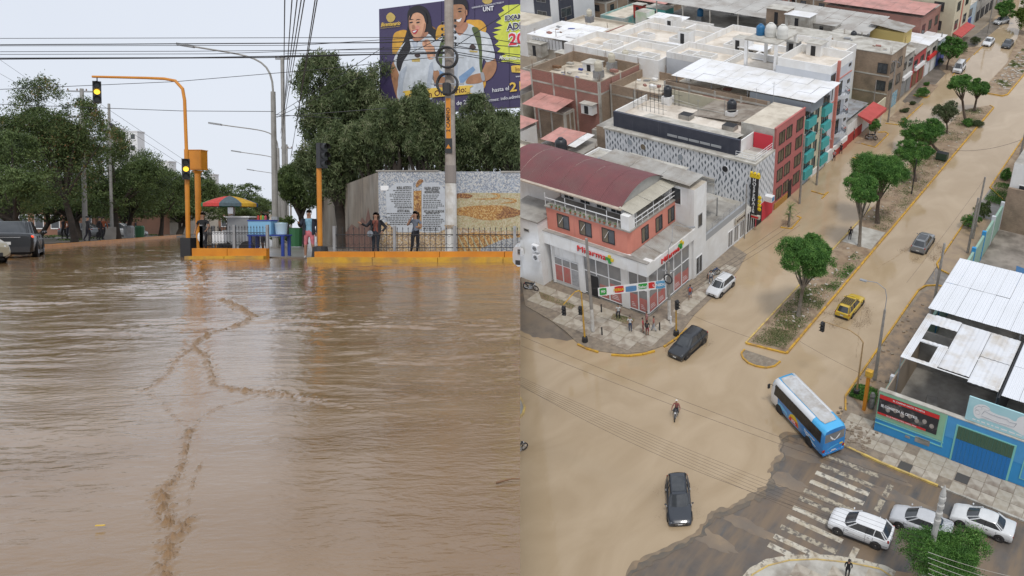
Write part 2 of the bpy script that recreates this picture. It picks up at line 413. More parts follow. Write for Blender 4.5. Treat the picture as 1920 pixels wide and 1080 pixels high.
def grass_patch(poly,n,name,label,z=0.13,h=.12,seed=3,lm=None,clumps=40):
 g = np.random.default_rng(seed); P2 = np.array(poly)[:,:2]; lo = P2.min(0); hi = P2.max(0)
 def inside(p):
  c = np.zeros(len(p),bool); m = len(P2)
  for i in range(m):
   a,b = P2[i],P2[(i + 1) % m]
   cond = ((a[1] > p[:,1]) != (b[1] > p[:,1])) & (p[:,0] < (b[0] - a[0])*(p[:,1] - a[1])/((b[1] - a[1]) + 1e-12) + a[0])
   c ^= cond
  return c
 cc = g.uniform(lo,hi,(clumps,2)); k = g.integers(0,clumps,n*2); p = cc[k] + g.normal(size=(n*2,2))*.55
 p = p[inside(p)][:n]; n = len(p)
 P = np.column_stack([p,np.full(n,z) + h*.5]); a = unit(g.normal(size=(n,3))*.7 + np.array([0,0,.8]))*h*.7
 b = unit(np.cross(a,g.normal(size=(n,3))))*h*.35
 V,F = quads(P,a,b)
 me = npmesh(name,V,F,[lm or lf_street],attr={'tone': np.repeat(g.random(n),4)})
 o = bpy.data.objects.new(name,me); COL.objects.link(o); o.matrix_basis = FR[cur]; o['frame'] = cur
 return tag(o,label,'grass',None,'stuff')
# ------------------------------------------------------------------ people
cloth = {}
def cl(name,c): return mat('cloth_' + name,c,tuple(x*.7 for x in c),sc=9,rough=.9)
hairm = mat('dark_hair',(.018,.013,.010),(.03,.02,.015),sc=30,rough=.5)
def person(label,shirt,pants,shoes=None,sleeve='short',legs='long',arms=None,stance=None,hair='short',hat=None,fine=False,
           bag=None,female=False,sit=False,extra=None,group=None,jacket=None,name='person',h=1.0):
 """modelled facing -Y, standing at the origin. arms = {'L': (elbow, hand), 'R': ...} positions; returns a prototype thing"""
 t = proto(name,label,'person',group)
 shoes = shoes or cl('dark_shoe',(.03,.03,.035))
 sw = .165 if female else .19; hz = .93
 A = {'L': ((-.235,.03,1.14),(-.215,-.07,.90)),'R': ((.235,.03,1.14),(.215,-.07,.90))}
 if arms: A.update(arms)
 S = {'L': ((-.10,-.02,.50),(-.10,.03,.09)),'R': ((.10,-.02,.50),(.11,.03,.09))}
 if stance: S.update(stance)
 dz = 0.0
 if sit:
  S = {'L': ((-.14,-.42,.52),(-.14,-.36,.09)),'R': ((.14,-.42,.52),(.14,-.36,.09))}; dz = -.40
  if stance: S.update(stance)
 V = []; E = []; Rr = []; reg = []
 def add(p,r,rg,par=None):
  V.append(Vector(p)); Rr.append(r); reg.append(rg)
  if par is not None: E.append((par,len(V) - 1))
  return len(V) - 1
 pe = add((0,0,hz + dz),.135 if not female else .14,'pants')
 sp = add((0,.0,1.12 + dz),.115 if not female else .10,'shirt',pe)
 ch = add((0,.0,1.32 + dz),.13 if not female else .115,'shirt',sp)
 nk = add((0,.0,1.47 + dz),.055,'skin',ch)
 hb = add((0,-.02,1.56 + dz),.078,'skin',nk)
 ht_ = add((0,-.012,1.66 + dz),.088,'skin',hb)
 hands = []
 for sd,sx in (('L',-1),('R',1)):
  el,ha = A[sd]; el = Vector(el) + Vector((0,0,dz)); ha = Vector(ha) + Vector((0,0,dz))
  s_ = add((sx*sw,0,1.39 + dz),.062,'shirt',ch)
  e_ = add(el,.044,'shirt' if sleeve == 'long' else 'skin',s_)
  w_ = add(el.lerp(ha,.92),.031,'shirt' if sleeve == 'long' else 'skin',e_)
  dr = (ha - el).normalized(); h_ = add(ha + dr*.06,.036,'skin',w_)
  if fine:
   side = dr.cross(Vector((0,1,0)))
   side = side.normalized() if side.length > .1 else Vector((1,0,0))
   for k,(o_,ln) in enumerate(((-.028,.055),(-.010,.068),(.010,.065),(.027,.05))):
    f1 = add(V[h_] + side*o_ + dr*.035,.0095,'skin',h_); f2 = add(V[f1] + dr*ln*.6 + Vector((0,-.018,0)),.008,'skin',f1)
   add(V[h_] - side*.05 + dr*.01,.010,'skin',h_)
  kn,an = S[sd]; kn = Vector(kn); an = Vector(an)
  hp = add((sx*.095,0,hz + dz - .05),.10,'pants',pe)
  k_ = add(kn,.063,'pants',hp)
  c_ = add(kn.lerp(an,.35),.056,'pants' if legs == 'long' else 'skin',k_)
  a_ = add(an,.038,'pants' if legs == 'long' else 'skin',c_)
  fo = add(an + Vector((0,-.13,-.05)),.038,'shoe',a_)
 me = bpy.data.meshes.new('body'); me.from_pydata([tuple(v) for v in V],E,[])
 o = bpy.data.objects.new('body',me); COL.objects.link(o)
 md = o.modifiers.new('skin','SKIN'); md.use_smooth_shade = True
 me.skin_vertices[0].data[0].use_root = True
 for i,r_ in enumerate(Rr): me.skin_vertices[0].data[i].radius = (r_,r_*(.78 if i in (sp,ch,pe) else 1))
 sb = o.modifiers.new('sub','SUBSURF'); sb.levels = 1; sb.render_levels = 1
 dg = bpy.context.evaluated_depsgraph_get(); me2 = bpy.data.meshes.new_from_object(o.evaluated_get(dg))
 o.modifiers.clear(); o.data = me2; me2.name = 'body'
 mm = {'skin': skin,'shirt': shirt,'pants': pants,'shoe': shoes}; keys = list(mm)
 me2.materials.clear()
 for k in keys: me2.materials.append(mm[k])
 VV = np.array([tuple(v) for v in V])
 segs = [(a,b) for a,b in E]
 Aa = VV[[a for a,b in segs]]; Bb = VV[[b for a,b in segs]]; rgi = [keys.index(reg[b]) for a,b in segs]
 ze = 0.0
 for p in me2.polygons:
  c = np.array(p.center); ab = Bb - Aa; tt = np.clip(((c - Aa)*ab).sum(1)/np.maximum((ab*ab).sum(1),1e-9),0,1)
  d = np.linalg.norm(Aa + ab*tt[:,None] - c,axis=1) - np.array([Rr[a]*(1 - q) + Rr[b]*q for (a,b),q in zip(segs,tt)])
  j = int(np.argmin(d)); k = rgi[j]; a,b = segs[j]
  if a == pe and b == sp and tt[j] < .35: k = keys.index('pants')
  if sleeve == 'short' and reg[a] == 'shirt' and reg[b] == 'skin' and tt[j] < .55 and V[b].z < 1.45 + dz + .1 and b != nk: k = keys.index('shirt')
  if b == nk and tt[j] < .5: k = keys.index('shirt')
  if legs == 'short' and reg[a] == 'pants' and reg[b] == 'skin': k = keys.index('skin')
  if legs == 'short' and reg[a] == 'pants' and reg[b] == 'pants' and a != pe and tt[j] > .93: k = keys.index('skin')
  p.material_index = k
 o.parent = t
 # hair, face
 mb = MB(); hc_ = Vector((0,.012,1.665 + dz)); rows = []
 lowz = -.055
 for i in range(7):
  ph = i/6*1.75; row = []
  for j in range(12):
   q = 2*math.pi*j/12; fr = max(0,-math.sin(q)) ; pp = ph*(1 - .58*fr)
   row.append(hc_ + Vector((.099*math.sin(pp)*math.cos(q),.112*math.sin(pp)*math.sin(q),.102*math.cos(pp))))
  rows.append(row)
 hm = hairm
 if hat is not None: hm = hat
 mb.grid(rows,hm,True)
 if hair == 'long':
  for sx in (-1,0,1):
   mb.tube([hc_ + Vector((sx*.06,.06,.03)),hc_ + Vector((sx*.08,.09,-.12)),hc_ + Vector((sx*.075,.09,-.32))],[.06,.06,.03],hairm,7)
 if hair == 'tied': mb.ball(hc_ + Vector((0,.11,.02)),.045,hairm,6)
 ho = bpy.data.objects.new('helmet' if hat is not None and hair == 'helmet' else 'hair',mb.mesh('hair',smooth=True)); COL.objects.link(ho); ho.parent = t
 if fine:
  mb = MB(); hz_ = 1.62 + dz
  mb.ball((-.032,-.104,hz_),.009,blackm,5); mb.ball((.032,-.104,hz_),.009,blackm,5)
  mb.tube([(0,-.10,hz_ + .01),(0,-.122,hz_ - .03)],[.008,.013],skin,6); mb.box(-.022,.022,-.108,-.098,hz_ - .062,hz_ - .054,cl('lip',(.25,.08,.07)))
  mb.ball((-.09,-.01,hz_ - .01),.022,skin,5,(.5,1,1.3)); mb.ball((.09,-.01,hz_ - .01),.022,skin,5,(.5,1,1.3))
  fo_ = bpy.data.objects.new('face',mb.mesh('face')); COL.objects.link(fo_); fo_.parent = t
 if jacket:
  mb = MB()
  for sx in (-1,1):
   rows = []
   for z_,wd,dp in ((1.43,.20,.09),(1.33,.225,.13),(1.12,.20,.135),(.86,.215,.15)):
    rows.append([(sx*wd*math.cos(a) ,dp*math.sin(a),z_ + dz) for a in [R(x) for x in (-58,-25,0,35,65,90)]])
   mb.grid(rows,jacket)
  for sd,sx in (('L',-1),('R',1)):
   el,ha = A[sd]; el = Vector(el) + Vector((0,0,dz)); ha = Vector(ha) + Vector((0,0,dz))
   mb.tube([(sx*(sw - .02),0,1.41 + dz),el,el.lerp(ha,.9)],[.078,.06,.048],jacket,8)
  jo = bpy.data.objects.new('jacket',mb.mesh('jacket',smooth=True)); COL.objects.link(jo); jo.parent = t
 if bag:
  mb = MB(); mb.lathe([(0,-.2),(.13,-.18),(.155,0),(.12,.17),(0,.2)],bag,(0,.19,1.24 + dz),10)
  for sx in (-1,1): mb.tube([(sx*.11,.1,1.4 + dz),(sx*.115,-.08,1.44 + dz),(sx*.12,-.13,1.25 + dz)],.014,bag,5)
  bo = bpy.data.objects.new('backpack',mb.mesh('backpack',smooth=True)); COL.objects.link(bo); bo.parent = t
 return t
# ------------------------------------------------------------------ vehicles (front towards +X)
lampg = mat('headlamp_glass',(.62,.64,.66),rough=.1,spec=.8)
lampr = mat('tail_lamp_red',(.32,.02,.015),rough=.2)
platem = mat('number_plate',(.6,.6,.58),rough=.5)
tyre_me = {}
def wheel(parent,x,y,z,r,wd=.2,side=1,alloy=True):
 key = (r,wd,alloy)
 if key not in tyre_me:
  a = MB(); a.lathe([(r*.62,-wd/2),(r*.95,-wd/2),(r,-wd*.35),(r,wd*.35),(r*.95,wd/2),(r*.62,wd/2)],rubber,axis='Y',n=20)
  b = MB(); b.lathe([(r*.64,.30*wd),(r*.60,.42*wd),(r*.5,.2*wd),(0,.2*wd)],blackm if alloy else steel,axis='Y',n=20)
  if alloy:
   for k in range(5):
    q = k*2*math.pi/5; d = Vector((math.cos(q),0,math.sin(q))); p = Vector((-math.sin(q),0,math.cos(q)))
    b.obox(d*r*.34 + Vector((0,.33*wd,0)),d*r*.28,Vector((0,.04*wd,0)),p*r*.075,chrome)
   b.lathe([(r*.66,.36*wd),(r*.66,.44*wd),(r*.60,.46*wd),(r*.59,.36*wd)],chrome,axis='Y',n=20)
  b.lathe([(r*.14,.2*wd),(r*.12,.42*wd),(0,.43*wd)],chrome,axis='Y',n=8)
  tyre_me[key] = (a.mesh('tyre',smooth=True),b.mesh('rim'))
 ta,rb = tyre_me[key]; wn = bpy.data.objects.new('wheel',ta); COL.objects.link(wn); wn.parent = parent
 wn.location = (x,y,z); wn.rotation_euler = (0,0,0 if side > 0 else math.pi)
 ri = bpy.data.objects.new('rim',rb); COL.objects.link(ri); ri.parent = wn
 return wn
def add(parent,name,mb,smooth=False):
 o = bpy.data.objects.new(name,mb.mesh(name,smooth=smooth)); COL.objects.link(o); o.parent = parent; return o
def car(label,pm,kind='sedan',name='car',cat='car',L_=4.4,W=1.76,Hh=1.46,sink=0.0,rack=None,taxi=None,roofglass=None,plate='dots',group=None,old=False,lit=False,damage=None,rails=True):
 t = proto(name,label,cat,group); z0 = -sink; w = W/2; l = L_/2
 P = {'sedan': dict(nose=.62,hood=.86,belt=.93,deck=.98,xw=.56*l,r0=.16*l,r1=-.42*l,xg=-.70*l,bz=.93),
         'hatch': dict(nose=.66,hood=.90,belt=.96,deck=.98,xw=.58*l,r0=.25*l,r1=-.72*l,xg=-.93*l,bz=.96),
         'suv': dict(nose=.78,hood=1.02,belt=1.06,deck=1.08,xw=.50*l,r0=.15*l,r1=-.72*l,xg=-.93*l,bz=1.06),
         'wagon': dict(nose=.62,hood=.84,belt=.90,deck=.92,xw=.46*l,r0=.14*l,r1=-.80*l,xg=-.95*l,bz=.90),
         'van': dict(nose=.80,hood=.98,belt=1.08,deck=1.08,xw=.82*l,r0=.55*l,r1=-.88*l,xg=-.96*l,bz=1.08)}[kind]
 zb = .22; zt = lambda x: 0
 xs = [-l,-l*.985,-l*.94,-l*.85,-l*.7,-l*.45,0,l*.3,P['xw'],l*.75,l*.88,l*.95,l*.99,l]
 rows = []
 bxr = .0
 for x in xs:
  u = x/l
  pw = 1 - .10*max(0,(abs(u) - .55)/.45) ** 2 - (.05 if abs(u) > .99 else 0)
  if old: pw = 1 - .035*max(0,(abs(u) - .7)/.3) - (.02 if abs(u) > .99 else 0)
  ww = w*pw
  if u < -.93: top = P['deck'] - (.06 if kind == 'sedan' else .02)*((-u - .93)/.07) - (.05 if u < -.99 else 0)
  elif x < P['xg'] + .01: top = P['deck']
  elif x <= P['xw']: top = P['bz'] + (.0 if kind != 'sedan' else .02)
  else:
   k = (x - P['xw'])/(l - P['xw']); top = P['hood']*(1 - k ** 2.2) + P['nose']*k ** 2.2
   if u > .985: top -= .05
  lo = zb + (.06 if abs(u) > .97 else 0)
  sh = [(ww*.80,lo),(ww*.97,lo + .07),(ww*1.0,(lo + top)*.52),(ww*.985,top - .16),(ww*.93,top - .035),(ww*.84,top),(ww*.45,top + .02),(0,top + .028)]
  if abs(u) > .975: sh = [(a*.975,z) for a,z in sh]
  rows.append([(x,y,z + z0) for y,z in sh] + [(x,-y,z + z0) for y,z in sh[-2::-1]])
 mb = MB(); mb.grid(rows,pm); n = len(rows[0]); mb.face(rows[0][::-1],pm); mb.face(rows[-1],pm)
 body = add(t,'body',mb,True)
 # trims: bumpers, sills, arches, door seams
 wb = L_*.295; wr = .32 if kind not in ('suv','van') else .35
 wx0,wx1 = -wb*1.02,wb*1.08
 tr = MB()
 for x in (wx0,wx1):
  for s in (-1,1): tr.lathe([(wr*1.18,-.02),(wr*1.18,.012 + (0 if kind != 'suv' else .015)),(wr*1.02,.014 + (0 if kind != 'suv' else .015)),(0,.0)],dark if kind != 'suv' else blackm,(x,s*(w*1.0 - .0),wr + .02 + z0),22,'Y') if s > 0 else tr.lathe([(wr*1.18,.02),(wr*1.18,-.012 - (0 if kind != 'suv' else .015)),(wr*1.02,-.014 - (0 if kind != 'suv' else .015)),(0,.0)],dark if kind != 'suv' else blackm,(x,s*(w*1.0 - .0),wr + .02 + z0),22,'Y')
 for s in (-1,1):
  tr.box(wx0 + wr*1.1,wx1 - wr*1.1,s*w*.93,s*w*1.0,z0 + .18,z0 + .30,blackm)
 tr.box(-l*.9,l*.9,-w*.75,w*.75,z0 + .16,z0 + .26,dark)
 add(t,'lower_trim',tr)
 bz = P['bz'] + z0
 dx = [P['xw'] - .12,(P['r0'] + P['r1'])*.5 + .1,wx0 + .28] if kind != 'van' else [P['xw'] - .1,.15*l,-.35*l]
 for s in (-1,1):
  for x in dx: se = MB(); se.box(x - .008,x + .008,s*w*.96,s*(w*1.004),z0 + .32,bz - .08,dark); add(t,'door_seam',se)
  for x in dx[:2]: se = MB(); se.box(x - .30,x - .14,s*w*.99,s*(w*1.0 + .022),bz - .20,bz - .17,chrome if not old else blackm); add(t,'door_handle',se)
 # greenhouse
 by,ty = w*.86,w*.70; rt = Hh - .045 + z0; zb_ = bz - .02
 B = [(P['xg'],by),(P['xw'],by)]; cb = .10
 bot = [(P['xg'],by - .14),(P['xg'] + .12,by),(P['xw'] - .28,by),(P['xw'],by - .22)]
 top = [(P['r1'],ty - .10),(P['r1'] + .08,ty),(P['r0'] - .14,ty),(P['r0'],ty - .14)]
 full_b = [(x,y,zb_) for x,y in bot] + [(x,-y,zb_) for x,y in bot[::-1]]
 full_t = [(x,y,rt) for x,y in top] + [(x,-y,rt) for x,y in top[::-1]]
 gl = MB()
 for i in (0,1,2): gl.face([full_b[i],full_b[i + 1],full_t[i + 1],full_t[i]][::-1],glassd)
 for i in (4,5,6): gl.face([full_b[i],full_b[i + 1],full_t[i + 1],full_t[i]][::-1],glassd)
 add(t,'side_windows',gl)
 def pane(nm,i,j,mat_=glassd,bow=.06):
  a0,a1 = Vector(full_b[i]),Vector(full_b[j]); c0,c1 = Vector(full_t[i]),Vector(full_t[j]); rr = []
  nrm = Vector((1,0,.3)) if i == 3 else Vector((-1,0,.3))
  for v in range(4):
   rr.append([(a0.lerp(a1,u/6)).lerp(c0.lerp(c1,u/6),v/3) + nrm*bow*(1 - (u/3 - 1) ** 2) for u in range(7)])
  m_ = MB(); m_.grid(rr,mat_); add(t,nm,m_,True)
 pane('windscreen',3,4,glassg if damage == 'reflect' else glassd); pane('rear_window',7,0)
 rf = MB(); rr = []
 tp = [(x,y) for x,y in top];
 for k in range(9):
  u = k/8; x = P['r1'] - .02 + (P['r0'] - P['r1'] + .04)*u; yy = ty*(1 - .10*abs(2*u - 1) ** 3)
  zz = rt + .045*(1 - (2*u - 1) ** 4)
  rr.append([(x,yy*q,zz - .03*abs(q) ** 3 - (.03 if abs(q) == 1 else 0)) for q in (-1,-.95,-.7,-.35,0,.35,.7,.95,1)])
 rf.grid(rr,pm); add(t,'roof',rf,True)
 for i in (1,2,3,4,5,6,7,0):
  a,b = Vector(full_b[i]),Vector(full_t[i]); add(t,'pillar',MB().tube([a,b],.028 if i in (3,4) else .04,pm,6))
 for s in (-1,1):
  xm = dx[1]; add(t,'pillar',MB().tube([(xm,s*by,zb_),(xm - .04,s*(ty + .005),rt)],.03,blackm,6))
  if kind in ('wagon','suv','van'): add(t,'pillar',MB().tube([(dx[2],s*by,zb_),(dx[2] - .08,s*(ty + .005),rt)],.035,pm,6))
 for s in (-1,1):
  m_ = MB(); m_.ball((P['xw'] - .28,s*(w + .09),bz + .06),.09,pm,6,(.7,1,.75)); add(t,'mirror',m_,True)
  hl = MB(); hy = w*.66
  if old: hl.box(l*.985,l + .012,s*(hy - .17),s*(hy + .15),z0 + P['nose'] - .26,z0 + P['nose'] - .10,lampg)
  else: hl.ball((l*.90,s*(w*.70),z0 + P['nose'] - .04),.17,lampg,8,(1.15,.75,.50))
  add(t,'headlight',hl,not old)
  tl = MB(); zz = z0 + P['deck'] - .16
  if old: tl.box(-l - .012,-l*.98,s*(w*.52),s*(w*.9),zz - .1,zz + .06,lampr)
  elif kind in ('hatch','van','suv','wagon'): tl.ball((-l*.955,s*w*.82,zz + .02),.15,lampr,8,(.6,.55,1.15))
  else: tl.ball((-l*.94,s*w*.72,zz + .02),.19,mat('tail_lamp_lit',(.9,.08,.03),rough=.2,emit=.8) if lit else lampr,8,(.6,1.1,.45))
  add(t,'tail_light',tl,not old)
  wheel(t,wx0,s*(w - .10 + .03),wr + .02 + z0,wr,.2,s,not old); wheel(t,wx1,s*(w - .10 + .03),wr + .02 + z0,wr,.2,s,not old)
 gr = MB(); gr.box(l*.97,l + .014,-w*.42,w*.42,z0 + P['nose'] - .22,z0 + P['nose'] - .09,blackm)
 for k in range(3): gr.box(l + .01,l + .024,-w*.40,w*.40,z0 + P['nose'] - .20 + k*.045,z0 + P['nose'] - .185 + k*.045,chrome)
 gr.box(l*.97,l + .008,-w*.6,w*.6,z0 + .28,z0 + .40,blackm); add(t,'grille',gr)
 rbm = MB(); rbm.box(-l - .014,-l*.96,-w*.8,w*.8,z0 + .26,z0 + .46,blackm); add(t,'rear_bumper',rbm); rl_ = MB(); rl_.box(-l - .02,-l*.98,-w*.5,w*.5,z0 + P['deck'] - .17,z0 + P['deck'] - .14,chrome if not old else blackm); add(t,'trim_strip',rl_)
 for x,nm in ((l + .02,'number_plate'),(-l - .02,'number_plate')):
  p_ = MB(); p_.box(x - .01,x + .01,-.17,.17,z0 + (.42 if x > 0 else .55),z0 + (.52 if x > 0 else .66),platem); add(t,nm,p_)
 if rails and kind in ('wagon','suv'):
  for s in (-1,1):
   q = MB(); q.tube([(P['r1'] + .1,s*ty*.9,rt + .02),(P['r1'] + .25,s*ty*.9,rt + .085),(P['r0'] - .3,s*ty*.9,rt + .085),(P['r0'] - .15,s*ty*.9,rt + .02)],.016,blackm,6); add(t,'roof_rail',q)
 if rack:
  q = MB()
  for k in range(9): q.box(P['r1'] + .35 + k*.15,P['r1'] + .39 + k*.15,-ty*.85,ty*.85,rt + .08,rt + .11,blackm)
  for k in range(6): q.box(P['r1'] + .33,P['r1'] + 1.6,-ty*.85 + k*ty*.335,-ty*.85 + k*ty*.335 + .03,rt + .075,rt + .10,blackm)
  add(t,'roof_rack',q)
 if roofglass:
  q = MB(); q.box(P['r1'] + .35,P['r0'] - .25,-ty*.72,ty*.72,rt + .038,rt + .05,glassd); add(t,'roof_panel',q)
 if taxi:
  q = MB(); q.prism([(P['r0'] - .35,-.32),(P['r0'] - .15,-.32),(P['r0'] - .15,.32),(P['r0'] - .35,.32)],rt + .04,rt + .15,whitec)
  for k in range(6): q.box(P['r0'] - .15,P['r0'] - .143,-.26 + k*.09,-.2 + k*.09,rt + .07,rt + .12,blackm)
  add(t,'taxi_sign',q)
 return t
def splash(t,pts,seed,m,n=260,size=.035,name='spray'):
 """muddy droplets thrown up beside wheels"""
 g = np.random.default_rng(seed); P = []
 for (x,y,sx,sy) in pts:
  k = n // len(pts); u = g.random(k) ** .7; P.append(np.column_stack([x + g.normal(size=k)*.3 + sx*u,y + g.normal(size=k)*.22 + sy*u,np.abs(.04 + .32*u*(1 - u)*2*g.random(k) ** 2)]))
 P = np.vstack(P); a = unit(g.normal(size=P.shape))*size*g.uniform(.4,1.4,(len(P),1)); b = unit(np.cross(a,g.normal(size=P.shape)))*size*.8
 V,F = quads(P,a,b); me = npmesh(name,V,F,[m]); o = bpy.data.objects.new(name,me); COL.objects.link(o); o.parent = t; o['kind'] = 'stuff'; return o
def motorcycle(label,colm,group=None):
 t = proto('motorcycle',label,'motorcycle',group)
 for x in (-.62,.62):
  m = MB(); rr = []
  for k in range(18):
   q = 2*math.pi*k/18; rr.append((x + .29*math.cos(q),0,.31 + .29*math.sin(q)))
  m.tube(rr + [rr[0]],.05,rubber,6,False)
  for k in range(6):
   q = math.pi*k/6; m.tube([(x - .26*math.cos(q),0,.31 - .26*math.sin(q)),(x + .26*math.cos(q),0,.31 + .26*math.sin(q))],.008,chrome,4)
  add(t,'wheel',m)
 m = MB(); m.tube([(.62,.07,.31),(.42,.06,.85)],.025,chrome); m.tube([(.62,-.07,.31),(.42,-.06,.85)],.025,chrome)
 m.tube([(.42,0,.85),(.1,0,.55),(-.25,0,.5),(-.62,0,.31)],.03,blackm); m.tube([(.42,0,.82),(-.2,0,.72),(-.55,0,.75)],.03,blackm)
 add(t,'frame',m)
 m = MB(); m.obox((.05,0,.42),(.2,0,0),(0,.13,0),(0,0,.15),steel); m.tube([(.15,-.14,.3),(-.2,-.16,.26),(-.65,-.17,.36)],[.03,.04,.05],chrome); add(t,'engine',m)
 m = MB(); m.ball((.18,0,.83),.2,colm,8,(1.25,.65,.62)); add(t,'fuel_tank',m,True)
 m = MB(); m.ball((-.32,0,.80),.2,blackm,8,(1.9,.7,.35)); add(t,'seat',m,True)
 m = MB(); m.tube([(.36,-.36,.98),(.42,-.1,.96),(.42,.1,.96),(.36,.36,.98)],.018,blackm); add(t,'handlebar',m)
 m = MB(); m.ball((.53,0,.84),.1,lampg,6,(.8,1,1)); m.ball((.46,0,.88),.11,colm,6); add(t,'headlight',m,True)
 m = MB(); m.ball((-.72,0,.68),.06,lampr,6); add(t,'tail_light',m,True)
 m = MB(); m.obox((.62,0,.63),(.2,0,-.02),(0,.06,0),(0,0,.012),colm); m.obox((-.68,0,.64),(.2,0,.05),(0,.07,0),(0,0,.012),blackm); add(t,'mudguard',m)
 return t
# =================================================================== DISTRICT W: the flooded avenue
cur = 'W'
SEAMD = (975.5 - CPX)/FPX
def gnoise(x,y,seed=0):
 """numpy gradient noise"""
 g = np.random.default_rng(seed); T = g.uniform(0,2*np.pi,(256,256))
 xi = np.floor(x).astype(int); yi = np.floor(y).astype(int); xf = x - xi; yf = y - yi
 f = lambda t: t*t*t*(t*(t*6 - 15) + 10)
 def d(ix,iy,fx,fy):
  a = T[ix & 255,iy & 255]; return np.cos(a)*fx + np.sin(a)*fy
 u = f(xf); v = f(yf)
 n00 = d(xi,yi,xf,yf); n10 = d(xi + 1,yi,xf - 1,yf); n01 = d(xi,yi + 1,xf,yf - 1); n11 = d(xi + 1,yi + 1,xf - 1,yf - 1)
 return (n00*(1 - u) + n10*u)*(1 - v) + (n01*(1 - u) + n11*u)*v
def seg_dist(X,Y,pts):
 D = np.full(X.shape,1e9)
 for (ax,ay),(bx,by) in zip(pts[:-1],pts[1:]):
  dx,dy = bx - ax,by - ay; t = np.clip(((X - ax)*dx + (Y - ay)*dy)/(dx*dx + dy*dy + 1e-9),0,1)
  # anisotropic metric: the crest looks thin across the view and long along it
  D = np.minimum(D,np.hypot((X - ax - t*dx),(Y - ay - t*dy)*.45))
 return D
def water_w():
 nr,nc = 640,600
 y = 2.45*(48/2.45) ** (np.arange(nr)/(nr - 1)); ds = np.linspace(-.875,SEAMD + .02,nc)
 Yg,Dg = np.meshgrid(y,ds,indexing='ij'); Xg = Dg*(Yg*math.cos(PH) + HC*math.sin(PH))
 # domain warp so that the ripples wander
 wx = Xg + .35*gnoise(Xg*.7,Yg*.7,1); wy = Yg + .35*gnoise(Xg*.7 + 9,Yg*.7,2)
 h = .034*gnoise(wx*.8,wy*1.7,3) + .020*gnoise(wx*1.9,wy*3.9,4) + .0078*gnoise(wx*6.5,wy*12,5)
 h += .0046*gnoise(wx*15,wy*26,6)
 calm = np.clip(.62 + 1.5*gnoise(Xg*.33,Yg*.26,7) + .5*gnoise(Xg*1.1,Yg*.8,17),.16,1.35); h *= calm*np.clip(Yg/10,.5,1.0)
 # streaky current on the upper left
 # choppier band under the trees on the right
 rgt = np.clip((Dg + .62)*4,0,1)*np.clip((Yg - 4.5)/5,0,1); h += rgt*.010*gnoise(wx*1.8,wy*3.6,8)
 foam = np.zeros_like(h)
 lines = [([(418,562),(436,572),(470,590),(462,602),(436,612),(402,624),(372,636),(362,655)],1.0,8.5),
             ([(362,655),(335,672),(316,700),(298,718),(272,732)],.62,7),([(272,732),(245,728)],.35,6),
             ([(365,655),(385,668),(392,700),(400,722),(440,733),(500,736),(545,742)],.66,9),([(545,742),(600,752)],.3,8),
             ([(280,737),(306,756),(330,785),(358,808)],.26,6),([(470,748),(420,762),(385,778),(358,808)],.34,7),
             ([(358,808),(352,830),(350,850),(335,885),(322,905)],.75,8),([(322,905),(302,920),(308,955),(315,985),(344,980),(340,1000),(312,1012),(318,1040),(302,1065),(312,1095)],1.0,12),
             ([(378,868),(362,900),(352,955),(340,1000)],.5,5),([(480,512),(540,520),(620,524)],.35,5),([(265,527),(330,545),(395,562)],.28,5),
             ([(420,560),(500,552),(590,545),(660,530),(760,527),(975,540)],.22,5),([(560,746),(700,770),(860,790),(975,800)],.16,8)]
 def turb_(sd,k0):
  t = np.zeros_like(Xg); a = .42
  for k in range(9): t += gnoise(Xg/a,Yg/(a*1.25),sd + k)*1.5*np.exp(-(np.log(a/(k0*Yg)) ** 2)/.55); a *= .62
  return t
 T1 = turb_(40,.0105); T2 = turb_(50,.0042); jx = .5*gnoise(Xg*2.2,Yg*1.4,60) + .3*gnoise(Xg*6,Yg*4,61)
 for px,amp,wpx in lines:
  pts = [tuple(L(u,v,0))[:2] for u,v in px]; s = wpx/FPX*Yg*.5
  dd = seg_dist(Xg + jx*s*1.6,Yg + jx*s*2.5,pts)
  e = np.exp(-(dd/s) ** 2); e2 = np.exp(-(dd/(2.6*s)) ** 2)
  h += amp*s*(.50*e*(.7 + 1.2*np.abs(T1)) + .8*e*T2 + .9*e2*T1)
  foam = np.maximum(foam,np.clip(amp*(e*(.62 + 1.3*T2 + .8*T1) + e2*(.12 + .8*T1)),0,1))
 V = np.column_stack([Xg.ravel(),Yg.ravel(),h.ravel()])
 i = np.arange((nr - 1)*(nc - 1)); a = (i // (nc - 1))*nc + i % (nc - 1); F = np.column_stack([a,a + 1,a + nc + 1,a + nc])
 me = npmesh('flood_water',V,F,[WATW],True,{'foam': foam.ravel()})
 o = bpy.data.objects.new('flood_water',me); COL.objects.link(o); o['frame'] = 'W'
 return tag(o,'muddy brown flood water with ripples and a churning line across the avenue',kind='structure')
